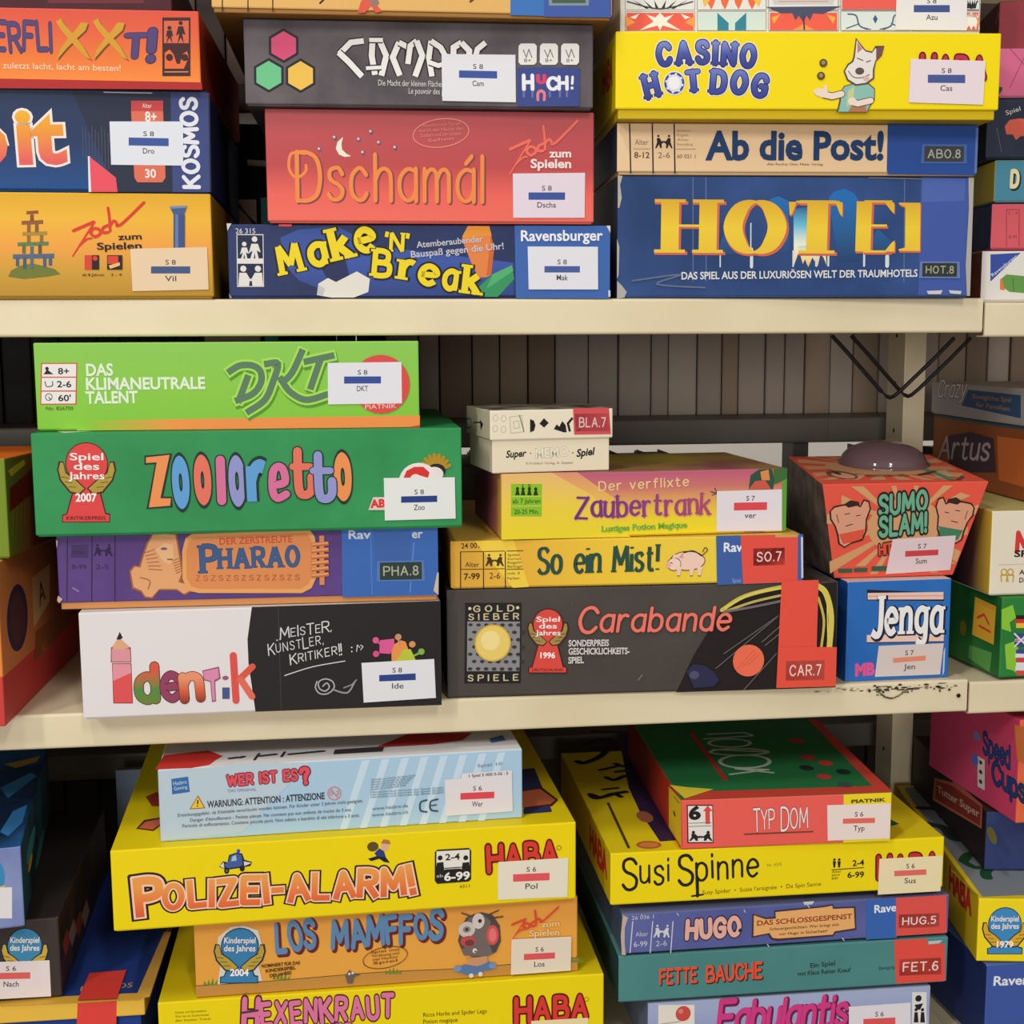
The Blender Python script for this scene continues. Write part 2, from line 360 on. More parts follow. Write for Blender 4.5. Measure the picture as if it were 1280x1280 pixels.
for i in range(16):
    a = i/15*3.0; blot(.437+.026*i/15, -.2625-.0075*math.sin(a), .0012+.0014*rnd.random(), .0005+.0007*rnd.random(), '#5a4c3c')
for i in range(14): blot(.43+.075*rnd.random(), -.2566-.004-.008*rnd.random(), .0008+.001*rnd.random(), .0005+.0012*rnd.random(), '#463c34')
blot(.5105, -.2700, .0022, .0022, '#1e1a18')
board('shelf_board', unit, -.78, .5187, .0652, .33, CREAM)
board('shelf_board', unit, -.78, .5187, -.2566, .33, CREAM, marks=marks)
board('shelf_board', unit, -.78, .5187, -.5800, .33, CREAM)
board('shelf_board', unit, -.78, .5187, .3900, .33, CREAM)
m = MB()
m.bm(box_bm(.5745, .598, .280, .324, Z0-1.29, Z0+.62, .001), lambda f: CREAM)
sh = Sheet(m, lambda u, v, o: (.5745-o, u, v+Z0))
for k in range(-9, 12): sh.disc('#2a2622', 302, k*50+35, 2.4, 2.4, 10)
m.build('upright_post', unit)
m = MB()
for dx, dy in ((0, 0), (.028, .024)):
    P3 = [(.4465, .0352), (.4630, .0185), (.4960, -.0168), (.5015, -.0216), (.5050, -.0230), (.5085, -.0216), (.5150, -.0165), (.5470, .0135), (.5660, .0325)]
    tube(m, [(x+dx, .150+dy, z+Z0) for x, z in P3], .0019, BLACKW)
m.build('wire_support', unit)
m = MB(); tube(m, [(x, .150, z+Z0) for x, z in ((.470, -.2860), (.486, -.2890), (.496, -.2960), (.503, -.2985), (.512, -.2975), (.540, -.2895), (.558, -.2840))], .0019, BLACKW); m.build('wire_support', unit)
m = MB(); tube(m, [(x, .20, z+Z0) for x, z in ((-.0965, .155), (-.082, .138), (-.06, .129))], .0019, BLACKW); m.build('wire_support', unit)
m = MB(); tube(m, [(-.094, .296, Z0+.205), (-.05, .296, Z0+.203)], .003, mat('#a89c88', .5)); m.build('cross_rod', unit)
unit2 = thing('shelving_unit', 'next cream steel shelving bay, cut off by the photo\'s edge', 'shelf', (0, 0, 0))
for z in (.0616, -.2590, -.5822, .386): board('shelf_board', unit2, .5208, 1.05, z, .272, CREAM)
rear = thing('shelving_unit', 'dim grey shelving behind the game shelves, holding rows of books', 'shelf', (0, 0, 0))
for z in (-.0535, .2900, -.4000, -.7600):
    board('shelf_board', rear, -.85, .5196, z, .36, GREYS, .0272, .350); board('shelf_board', rear, .5199, 1.3, z, .36, GREYS, .0272, .350)
m = MB(); m.bm(box_bm(.498, .516, .40, .44, Z0-1.29, Z0-.056, .001), lambda f: GREYS); m.build('upright_post', rear)
m = MB(); m.bm(box_bm(-.75, -.73, .40, .44, Z0-1.29, Z0-.056, .001), lambda f: GREYS); m.build('upright_post', rear)
# the books of the other side: a row whose tops and spines show dimly between the games
def book(x, y, z, w, h, d, col, label, group):
    t = thing('book', label, 'book', (x+w/2, y, z+Z0), 0, group)
    c = MB(); e = .0016
    for x0, x1, y0, y1, z0, z1 in ((-w/2+.0003, -w/2+e, 0, d, 0, h), (w/2-e, w/2-.0003, 0, d, 0, h), (-w/2+e, w/2-e, 0, e, 0, h)): c.bm(box_bm(x0, x1, y0, y1, z0, z1, .0004), lambda f: mat(col, .7, .2))
    c.build('cover', t)
    p = MB(); p.bm(box_bm(-w/2+e, w/2-e, e, d-.003, .002, h-.003, 0), lambda f: mat('#b8ac98', .8, .2)); p.build('pages', t)
rb = random.Random(11)
GB = 'books on the shelf behind the games'
x = -.60; i = 0
while x < 1.05:
    w = .018+.022*rb.random(); c = ('#a2948a', '#94826f', '#a89c90', '#82705f', '#9a8e84')[rb.randrange(5)]
    h = .175+.02*rb.random()
    lab = 'dull brown grey book standing in the dim row behind the middle shelf games'
    if x < .02: c, h = ('#120f0e' if x < -.2 else '#241f1d'), .315  # gap's darkness put into these left books' colour; height added to close it
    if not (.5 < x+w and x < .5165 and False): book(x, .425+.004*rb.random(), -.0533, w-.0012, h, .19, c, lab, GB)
    x += w
book(-.150, .38, -.0533, .058, .232, .018, (220, 196, 188), 'faded pinkish grey book seen in the gap beside the tall red box', GB)
book(-.088, .38, -.0533, .014, .234, .018, '#5fb4b0', 'thin teal and white book seen beside the tall red box', GB)
x = -.60
while x < 1.05:
    w = .022+.026*rb.random(); low = .385 < x < .64; dk = x < .0
    h = .20+.02*rb.random() if low else .285+.012*rb.random()
    if not (x < .517 and x+w > .497) and not (x < -.72): book(x, .445+.01*rb.random(), -.3998, w-.0012, h, .19, '#1f1b19' if dk else ('#6e6256', '#54483f', '#7a7066')[rb.randrange(3)], 'dull book standing in the dark lower row behind the games', 'books on the lower shelf behind the games')  # near black at the left stands in for shade in the gap
    x += w
x = -.60
while x < 1.1:
    w = .026+.03*rb.random()
    book(x, .43+.01*rb.random(), .2902, w-.0012, .21+.03*rb.random(), .19, ('#4a3c34', '#5a4a40', '#3e3430')[rb.randrange(3)], 'dark brown book in the row behind the upper shelf games', 'books behind the upper shelf games'); x += w
x = -.60
while x < 1.05:
    w = .03+.03*rb.random()
    if not (x < .517 and x+w > .497): book(x, .445+.01*rb.random(), -.7598, w-.0012, .30+.015*rb.random(), .19, '#1d1918' if x < 0 else ('#4e443c', '#3e3630')[rb.randrange(2)], 'dark book in the lowest row seen behind the bottom shelf games', 'books behind the bottom shelf games')  # row added to cover the bright wall; left books coloured near black as shade
    x += w
book(-.246, .30, -.5797, .045, .178, .02, '#a8bcdc', 'pale blue book standing at the back of the bottom shelf beside the large yellow box', 'books at the back of the bottom shelf')

# ------------------------------------------------------------------ the game boxes
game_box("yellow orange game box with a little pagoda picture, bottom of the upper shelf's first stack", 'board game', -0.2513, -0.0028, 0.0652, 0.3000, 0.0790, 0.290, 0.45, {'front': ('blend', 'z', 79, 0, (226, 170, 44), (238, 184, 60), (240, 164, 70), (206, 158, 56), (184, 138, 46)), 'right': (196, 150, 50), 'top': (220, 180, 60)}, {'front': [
  ('poly', ((112, 122, 50), [-0.6, 16.6, 1.9, 21.3, 9, 24.9, 17.2, 26.6, 26.3, 24.3, 33.2, 22.5, 37.6, 18.4, 28.2, 16.6, 10.8, 14.8])),
  ('poly', ((86, 104, 130), [3.7, 33.1, 33.7, 33.8, 33.5, 30.2, 3.5, 29.6])),
  ('poly', ((96, 130, 84), [7.6, 41.9, 30.1, 42.6, 29.9, 39.6, 7.4, 39])),
  ('poly', ((170, 140, 60), [11.4, 49.5, 29.3, 50.2, 29.2, 47.3, 11.3, 46.6])),
  ('poly', ((146, 92, 56), [11.3, 57.7, 26.8, 58.4, 26.7, 55.5, 11.1, 54.8])),
  ('poly', ((150, 80, 60), [15.1, 64.8, 23.7, 65.4, 23.6, 63.1, 15, 62.4])),
  ('poly', ((80, 96, 120), [5.7, 30.7, 8.3, 30.7, 7.9, 24.3, 5.4, 24.3])),
  ('poly', ((72, 90, 110), [10.9, 30.7, 13.5, 30.8, 13, 22.5, 10.5, 22.5])),
  ('poly', ((90, 110, 120), [16.5, 39, 19.1, 39, 18.2, 22.5, 15.7, 22.5])),
  ('poly', ((80, 96, 120), [25.4, 31.4, 27.9, 31.4, 27.5, 23.7, 25, 23.7])),
  ('poly', ((80, 96, 120), [29.4, 31.4, 32, 31.4, 31.7, 24.9, 29.1, 24.9])),
  ('poly', ((110, 110, 60), [10.8, 40.2, 13.4, 40.2, 13, 33.7, 10.5, 33.7])),
  ('poly', ((96, 90, 60), [22.4, 40.2, 24.9, 40.2, 24.6, 33.7, 22, 33.7])),
  ('poly', ((150, 110, 50), [14.6, 47.2, 17.2, 47.2, 16.9, 41.9, 14.4, 41.9])),
  ('poly', ((140, 110, 60), [23.9, 47.3, 26.4, 47.3, 26.1, 42, 23.6, 42])),
  ('poly', ((150, 96, 60), [15.1, 55.4, 17.6, 55.4, 17.3, 49.6, 14.8, 49.6])),
  ('poly', ((140, 90, 60), [20.8, 55.4, 23.3, 55.5, 23.1, 49.6, 20.5, 49.6])),
  ('poly', ((140, 80, 50), [17.7, 62.4, 20.2, 62.5, 20, 57.8, 17.5, 57.8])),
  ('line', ((222, 62, 50), 2.24, [48.3, 50.7, 63.2, 57.2])),
  ('poly', ((222, 62, 50), [63.8, 58.4, 64.8, 57.2, 47.1, 31.4, 46.4, 32])),
  ('line', ((222, 62, 50), 1.41, [52, 39.5, 57.4, 44.3, 61.1, 45.1], 1)),
  ('line', ((222, 62, 50), 2.11, [62.8, 46.8, 60.8, 49.2, 63, 52.4, 67.2, 51.6, 67.6, 48.4, 64.3, 46.4], 2)),
  ('line', ((222, 62, 50), 2.11, [73.6, 54.8, 69.9, 52.8, 69.7, 49.6, 73.4, 49.6], 1)),
  ('line', ((222, 62, 50), 1.96, [74.2, 67.7, 74.9, 59.7, 75, 50.8], 1)),
  ('line', ((222, 62, 50), 1.97, [75.2, 54.9, 78, 58.1, 80, 56.5, 80.4, 54.5, 85.3, 57.3, 100.7, 71.9], 1)),
  ('text', ('zum', (38, 34, 34), 80.8, 44, 97.8, 44.7, 4.7), {'off': 0.02}),
  ('text', ('Spielen', (38, 34, 34), 65.2, 36.8, 97.5, 37.5, 5.3), {'off': 0.02}),
  ('poly', ((38, 34, 34), [55.7, 32.6, 66.2, 32.7, 65.8, 22, 55.2, 22])),
  ('poly', ((220, 70, 54), [55.7, 32.6, 61, 32.7, 60.5, 22, 55.2, 22])),
  ('disc', ((220, 70, 54), 63.2, 30.3, 1.8, 1.8, 24)),
  ('poly', ((38, 34, 34), [72.1, 32.7, 83.2, 32.7, 82.8, 22, 71.6, 22])),
  ('poly', ((220, 70, 54), [72.6, 32.1, 80.3, 32.1, 80, 26.2, 72.4, 26.2])),
  ('poly', ((236, 190, 120), [72.9, 25, 81.2, 27.4, 81.1, 25, 74, 22.6])),
  ('text', ('ab 8 Jahren', (38, 34, 34), 53.3, 17.2, 69.1, 17.2, 2.1)),
  ('text', ('2 - 4', (38, 34, 34), 74.3, 17.2, 82, 17.3, 2.1)),
  ('poly', ((64, 84, 134), [122.1, 63.2, 130.4, 63.2, 129.3, 35.3, 121, 35.2])),
  ('poly', ((104, 124, 170), [123.3, 63.2, 125.6, 63.2, 124.6, 35.2, 122.2, 35.2])),
  ('poly', ((70, 92, 140), [119.4, 69.1, 132.4, 69.7, 129.8, 63.2, 122.1, 63.2])),
  ('poly', ((120, 140, 180), [119.4, 69.1, 132.4, 69.7, 131.7, 68, 119.9, 67.3])),
 ],
}, peek=0.0015, group='board games on the upper shelf', stickers=[
 ('library_label', 'front', [
  ('poly', ((232, 206, 170), [89.3, 37.5, 146.1, 38.9, 146.2, 7.1, 89.7, 5.9])),
  ('poly', ((70, 88, 130), [104.1, 24.4, 133.1, 24.5, 132.9, 19.1, 103.8, 19.1])),
  ('text', ('S 8', (78, 74, 82), 114.8, 25.8, 122.4, 25.8, 3.7), {'off': 0.01}),
  ('text', ('Vil', (78, 74, 82), 114, 13.4, 122.3, 13.4, 4.2), {'off': 0.01}),
 ]),
])

game_box('dark blue game box with white publisher name running up its right edge', 'board game', -0.2510, -0.0031, 0.1442, 0.3000, 0.0753, 0.290, 0.33, {'front': ('blend', 'z', 75.3, 0, (44, 58, 88), (40, 58, 98), (30, 78, 140)), 'right': (50, 60, 108), 'top': (40, 52, 80)}, {'front': [
  ('poly', ((42, 48, 70), [51.8, 72.3, 151.5, 73.5, 150.2, 0.9, 81.5, 0.3, 71.4, 23.6])),
  ('poly', ((62, 74, 128), [122.9, 73, 150.4, 73.5, 149.1, 0.9, 121.9, 0.6])),
  ('line', ((74, 76, 92), 0.69, [58.1, 47.7, 57.7, 25.7])),
  ('line', ((74, 76, 92), 0.69, [60.3, 45.4, 59.9, 24.6])),
  ('line', ((74, 76, 92), 0.69, [62.5, 43.2, 62.2, 23.4])),
  ('line', ((74, 76, 92), 0.69, [65, 47.8, 64.4, 22.3])),
  ('line', ((74, 76, 92), 0.69, [67.2, 45.5, 66.7, 21.2])),
  ('line', ((74, 76, 92), 0.7, [69.4, 43.3, 69, 20])),
  ('line', ((74, 76, 92), 0.69, [71.9, 47.9, 71.2, 18.9])),
  ('line', ((74, 76, 92), 0.7, [74.1, 45.6, 73.5, 17.8])),
  ('line', ((74, 76, 92), 0.7, [76.4, 43.4, 75.8, 16.6])),
  ('text', ('Drop', ('blend', 'z', 64.1, 21.8, (240, 190, 40), (236, 150, 60), (226, 96, 96)), -86.5, 21.7, 1.9, 22.2, 35.4), {'off': 0.05, 'out': [((240, 228, 220), 0.03)]}),
  ('text', ('it', ('blend', 'z', 64.1, 21.8, (240, 190, 40), (236, 150, 60), (226, 96, 96)), 13.2, 21.1, 44.2, 22.1, 40.5), {'off': 0.035, 'out': [((240, 228, 220), 0.03)]}),
  ('poly', ((220, 230, 240), [61.1, 26.3, 62.9, 25.8, 62.3, 0.1, 60.5, 0.1])),
  ('poly', ((232, 84, 96), [62.3, 25.8, 80.7, 10.8, 81.5, 0.3, 62.3, 0.1])),
  ('poly', ((200, 72, 74), [94.1, 66.8, 117.4, 67.2, 117, 56.1, 93.7, 55.8])),
  ('poly', ((222, 112, 88), [93.8, 59.2, 117.1, 59.6, 117, 11.2, 114.5, 7.6, 96.3, 7.5, 94.2, 11])),
  ('text', ('Alter', (240, 220, 214), 102, 61.7, 109, 61.8, 3.5)),
  ('text', ('8+', (244, 236, 230), 104, 51.9, 112.1, 52, 7.5), {'off': 0.02}),
  ('text', ('30', (244, 236, 230), 102.3, 11, 110, 11.1, 6.5), {'off': 0.02}),
  ('draw', ('KOSMOS', (226, 228, 238), 141.5, 4.4, 141.4, 68.7, 11.2), {'w': 2.5, 'gap': 2.6}),
  ('line', ((200, 204, 210), 0.69, [74.7, 72.5, 109.5, 72.5])),
 ],
}, peek=0.0012, group='board games on the upper shelf', stickers=[
 ('library_label', 'front', [
  ('poly', ((222, 226, 234), [77.9, 51.5, 131.4, 52.3, 130.3, 20.1, 77.7, 20.1])),
  ('poly', ((62, 86, 158), [91.3, 40.1, 120.4, 39.9, 120.2, 34.1, 91, 34.3])),
  ('text', ('S 8', (78, 74, 82), 102.1, 41.3, 109.7, 41.3, 3.6), {'off': 0.01}),
  ('text', ('Dro', (78, 74, 82), 101.3, 28.6, 109.5, 28.6, 4.1), {'off': 0.01}),
 ]),
])

game_box("red to orange game box with navy and yellow title, in the upper shelf's first stack", 'board game', -0.2545, -0.0073, 0.2195, 0.3000, 0.0554, 0.280, -1.24, {'front': ('blend', 'z', 57, 4.9, (218, 84, 66), (226, 98, 66), (232, 120, 56), (244, 140, 64)), 'right': (190, 70, 50), 'top': (180, 60, 50)}, {'front': [
  ('poly', ((176, 44, 44), [-28.2, 5.1, 150.3, 4.2, 150.7, -1, -28.7, -2.2])),
  ('draw', ('VERFLI', (84, 70, 120), -6.9, 25.1, 42.9, 24.8, 19.1), {'w': 1.8, 'out': [((60, 40, 70), 0.5)], 'bounce': [0, 0.6, -0.6, 0.6, 1.1, 0], 'turn': [4, -4, 3, -3, 2, 0], 'gap': 2.6}),
  ('poly', ((120, 70, 34), [48.2, 44.8, 51.7, 47.1, 54.4, 42.7, 60.3, 36, 66.8, 27.6, 72.1, 18.1, 68.7, 19.7, 62.7, 25.9, 56.7, 32.6, 51.4, 39.2])),
  ('poly', ((120, 70, 34), [65.8, 44.6, 71, 44.1, 69, 39, 62.5, 33.2, 55.3, 26.3, 47.5, 17.7, 50.1, 25.1, 56.2, 33.1, 61.6, 38.8])),
  ('poly', ((210, 154, 50), [47.4, 45.7, 50.9, 48, 53.5, 43.5, 59.4, 36.9, 65.9, 28.5, 71.2, 19, 67.8, 20.6, 61.8, 26.8, 55.9, 33.5, 50.5, 40.1])),
  ('poly', ((210, 154, 50), [65, 45.4, 70.1, 45, 68.1, 39.9, 61.6, 34.1, 54.4, 27.2, 46.6, 18.6, 49.2, 26, 55.3, 34, 60.7, 39.7])),
  ('poly', ((120, 70, 34), [74.4, 45.3, 78, 47.6, 80.6, 43.1, 86.6, 36.5, 93.1, 28.1, 98.5, 18.5, 95.1, 20.1, 89, 26.3, 83, 33, 77.6, 39.7])),
  ('poly', ((120, 70, 34), [92.1, 45, 97.3, 44.6, 95.3, 39.4, 88.8, 33.7, 81.6, 26.7, 73.8, 18.1, 76.4, 25.5, 82.5, 33.6, 87.9, 39.3])),
  ('poly', ((210, 154, 50), [73.6, 46.2, 77.1, 48.5, 79.7, 44, 85.7, 37.3, 92.3, 29, 97.6, 19.4, 94.2, 21, 88.2, 27.2, 82.2, 33.9, 76.7, 40.6])),
  ('poly', ((210, 154, 50), [91.3, 45.9, 96.4, 45.4, 94.5, 40.3, 87.9, 34.6, 80.7, 27.6, 72.9, 19, 75.5, 26.4, 81.6, 34.4, 87, 40.2])),
  ('draw', ('T!', (84, 70, 120), 95.9, 21.1, 113.8, 21.9, 15.9), {'w': 2.4, 'slant': 0.12, 'out': [((60, 40, 70), 0.5)], 'size': [0.95, 1.3]}),
  ('text', ('Doch wer zuletzt lacht, lacht am besten!', (246, 206, 170), -22.2, 12.5, 92.1, 11.3, 4.5), {'off': 0.01}),
  ('poly', ((70, 40, 40), [123.6, 49.9, 143.8, 50.3, 142.3, 8.6, 122, 8.3])),
  ('poly', ((216, 104, 74), [124.7, 47.6, 142.6, 48, 142, 32, 124, 31.7])),
  ('disc', ((64, 40, 44), 128.5, 42.6, 1.5, 1.5, 24)),
  ('poly', ((64, 40, 44), [126.7, 40.9, 130.2, 40.9, 130.9, 36.3, 129.5, 37.1, 130.4, 31.3, 128.2, 35.8, 125.8, 31.2, 127.1, 37.1, 125.6, 35.8])),
  ('disc', ((64, 40, 44), 136.7, 46.2, 1.5, 1.5, 24)),
  ('poly', ((64, 40, 44), [134.9, 43.9, 138.4, 43.9, 139.9, 37.7, 137.6, 38.8, 138.5, 31.4, 136.3, 35.9, 133.9, 31.3, 135.3, 38.8, 132.9, 37])),
  ('poly', ((230, 110, 60), [124.4, 24.9, 127.9, 27.3, 130.7, 23.9, 132.8, 17.1, 135.1, 17.1, 137.1, 24, 140.6, 26.3, 141.6, 21.8, 137.8, 13.7, 123.9, 13.5])),
  ('disc', ((70, 40, 40), 127.7, 21.6, 2.6, 2.6, 24)),
  ('disc', ((70, 40, 40), 138.7, 21.7, 2.6, 2.6, 24)),
  ('line', ((236, 150, 110), 0.69, [123.8, 11.2, 140.7, 11.5])),
 ],
}, peek=0.0012, group='board games on the upper shelf')

game_box("dark maroon game box set back at the top of the upper shelf's first stack", 'board game', -0.2620, 0.0180, 0.2755, 0.2700, 0.0450, 0.250, 0.50, {'front': (74, 36, 44), 'right': (50, 24, 30)}, {'front': [
  ('poly', ((110, 50, 60), [44.7, 16.8, 114.6, 18.7, 114.3, 10.6, 44.4, 8.8])),
 ],
}, peek=0.003, traycol=(44, 22, 28), group='board games on the upper shelf')

game_box('navy game box with bold yellow lettering and building blocks, bottom of its upper shelf stack', 'board game', 0.0579, 0.0018, 0.0652, 0.2969, 0.0571, 0.270, -0.94, {'front': '#2a3358~#2f3d6c@18', 'right': (60, 100, 170), 'left': (34, 40, 64), 'top': (48, 60, 100)}, {'front': [
  ('poly', (('blend', 'z', 57.1, 0, (56, 82, 150), (64, 90, 168), (50, 70, 130)), [-108.1, 46.6, -94.5, 52.8, -64.8, 55.2, -34.1, 40.3, 71.7, 27.8, 71.7, 2.7, -65.5, 2.3, -95.1, 14.3, -107.2, 28])),
  ('poly', ((44, 52, 92), [-80, 27.9, -59, 30.4, -55.4, 14.2, -71.6, 11.7])),
  ('poly', ((226, 222, 212), [-81.6, 3, -80.2, 11.7, -72.8, 16.1, -69.1, 14.2, -66.6, 13, -50.4, 21.1, -40.5, 15.4, -41.9, 5.4, -53.1, 1.1, -70.5, 1.1])),
  ('poly', ((196, 196, 196), [-81.6, 3, -80.3, 11.1, -75.3, 8, -76.7, 2.4])),
  ('poly', ((64, 104, 176), [72.8, 56.5, 148.5, 56.5, 148.4, 0, 73.6, 0.2])),
  ('poly', ((232, 150, 56), [31.7, 47.8, 36.1, 55.9, 52.9, 55.9, 54.8, 48.4, 34.2, 42.8])),
  ('poly', ((228, 132, 70), [31.1, 46.5, 54.2, 49, 56, 39, 54.2, 18.4, 50.4, 16.5, 44.2, 16.5, 38.6, 27.8])),
  ('poly', ((206, 106, 52), [54.2, 49, 56.7, 39, 54.2, 18.4, 50.4, 17.8])),
  ('poly', ((58, 150, 96), [42.9, 7.8, 55.4, 19, 70.4, 25.9, 72.3, 15.2, 59.2, 1.4, 45.4, 1.5])),
  ('poly', ((84, 176, 116), [55.4, 19, 70.4, 25.9, 71.7, 21.5, 50.4, 7.7])),
  ('draw', ('M', (238, 214, 40), -107.3, 19.3, -92.5, 22.4, 20.6), {'w': 2.4, 'serif': 0.9, 'cap': 'flat', 'out': [((38, 34, 34), 1.4)]}),
  ('draw', ('a', (238, 214, 40), -83.8, 25.5, -73.2, 27.9, 21.2), {'w': 2.4, 'serif': 0.9, 'cap': 'flat', 'out': [((38, 34, 34), 1.4)]}),
  ('draw', ('k', (238, 214, 40), -65.8, 30.4, -54.6, 32.9, 22.4), {'w': 2.5, 'serif': 0.9, 'cap': 'flat', 'out': [((38, 34, 34), 1.4)]}),
  ('draw', ('e', (238, 214, 40), -47.8, 36, -36.6, 38.5, 22.4), {'w': 2.3, 'serif': 0.9, 'cap': 'flat', 'out': [((38, 34, 34), 1.4)]}),
  ('draw', ("'N'", (238, 214, 40), -27.9, 37.2, -11.2, 36, 13.7), {'w': 2.0, 'serif': 0.6, 'gap': 2.4, 'cap': 'flat', 'out': [((38, 34, 34), 1.2)]}),
  ('draw', ('B', (238, 214, 40), -37.4, 18.5, -26.2, 17.3, 18.7), {'w': 2.3, 'serif': 0.9, 'cap': 'flat', 'out': [((38, 34, 34), 1.4)]}),
  ('draw', ('r', (238, 214, 40), -16.3, 16, -7.6, 14.7, 18.8), {'w': 2.4, 'serif': 0.9, 'cap': 'flat', 'out': [((38, 34, 34), 1.4)]}),
  ('draw', ('e', (238, 214, 40), -1.4, 12.2, 9.8, 11, 19.4), {'w': 2.3, 'serif': 0.9, 'cap': 'flat', 'out': [((38, 34, 34), 1.4)]}),
  ('draw', ('a', (238, 214, 40), 16.7, 8.4, 25.4, 7.2, 19.4), {'w': 2.3, 'serif': 0.9, 'cap': 'flat', 'out': [((38, 34, 34), 1.4)]}),
  ('draw', ('k', (238, 214, 40), 32.9, 5.3, 42.9, 4, 20.1), {'w': 2.5, 'serif': 0.9, 'cap': 'flat', 'out': [((38, 34, 34), 1.4)]}),
  ('text', ('Atemberaubender', (196, 196, 206), -3.7, 39.1, 47.9, 44, 5), {'off': 0.015}),
  ('text', ('Bauspaß gegen die Uhr!', (196, 196, 206), -8.1, 31.6, 64.1, 38.4, 5.3), {'off': 0.015}),
  ('text', ('26 315', (220, 220, 224), -141.9, 49.7, -127.1, 49.7, 4)),
  ('poly', ((226, 222, 216), [-141.3, 49.1, -121, 49.1, -121.7, 9.3, -142.1, 9.3])),
  ('poly', ((36, 44, 74), [-140.7, 48.5, -121.6, 48.4, -121.9, 30.8, -141, 30.8])),
  ('disc', ((226, 222, 216), -135.7, 41.7, 1.7, 1.7, 24)),
  ('poly', ((226, 222, 216), [-137.6, 39.1, -133.8, 39.1, -132.4, 34.2, -134.6, 35.4, -133.6, 30.4, -135.3, 30.4, -135.8, 34.2, -136.8, 30.4, -138.5, 30.4, -136.9, 35.4, -139.2, 33.7])),
  ('disc', ((226, 222, 216), -127.8, 45.4, 2.1, 2.1, 24)),
  ('poly', ((226, 222, 216), [-130.3, 41.9, -125.4, 41.9, -123.4, 35.4, -126.4, 36.9, -125, 30.4, -127.5, 30.4, -128, 35.4, -129, 30.4, -131.5, 30.4, -129.5, 36.9, -132.6, 34.6])),
  ('poly', ((226, 222, 216), [-141, 30.8, -121.9, 30.8, -122, 26.9, -141.1, 26.9])),
  ('poly', ((36, 44, 74), [-141.1, 26.9, -122, 26.9, -122.3, 9.9, -141.5, 10])),
  ('disc', ((226, 222, 216), -137, 23.1, 2.3, 2.3, 24)),
  ('poly', ((226, 222, 216), [-140.1, 20, -134.8, 20, -132.2, 15.4, -133, 10, -141.1, 10])),
  ('disc', ((226, 222, 216), -125.9, 23.1, 2.3, 2.3, 24)),
  ('poly', ((226, 222, 216), [-122.9, 20, -128.3, 20, -131, 15.4, -130.4, 10, -122.3, 9.9])),
  ('poly', ((226, 222, 216), [-134.5, 15.4, -129.1, 15.4, -129.1, 13.8, -134.5, 13.8])),
  ('text', ('Ravensburger', (236, 238, 244), 77.9, 44.6, 142.3, 45.2, 8.4), {'off': 0.022}),
  ('poly', ((208, 80, 76), [-109.2, 56.7, -99.3, 56.7, -99.4, 54.9, -109.2, 54.9])),
  ('poly', ((220, 216, 210), [145.3, 56.5, 148.5, 56.5, 148.5, 50.9])),
  ('poly', ((210, 206, 200), [-148.5, 57.1, -144.8, 57.1, -148, 51.5])),
  ('poly', ((150, 140, 130), [-148.4, 4.4, -146, 1, -148.1, 0.6])),
  ('poly', ((210, 210, 216), [147.1, 6.3, 148.7, 6.3, 148.8, 1.3, 147.2, 1.3])),
 ],
}, peek=0.0016, group='board games on the upper shelf', stickers=[
 ('library_label', 'front', [
  ('poly', ((226, 226, 234), [82.9, 40.3, 138.6, 40.2, 138.9, 7, 83.6, 7.1])),
  ('poly', ((74, 94, 158), [96.1, 25.2, 124.3, 25.2, 124.3, 20.2, 96.1, 20.2])),
  ('text', ('S 8', (78, 74, 82), 106.5, 26.6, 113.8, 26.6, 3.9), {'off': 0.01}),
  ('text', ('Mak', (78, 74, 82), 105.8, 14.3, 114.7, 14.2, 4.4), {'off': 0.01}),
 ]),
])

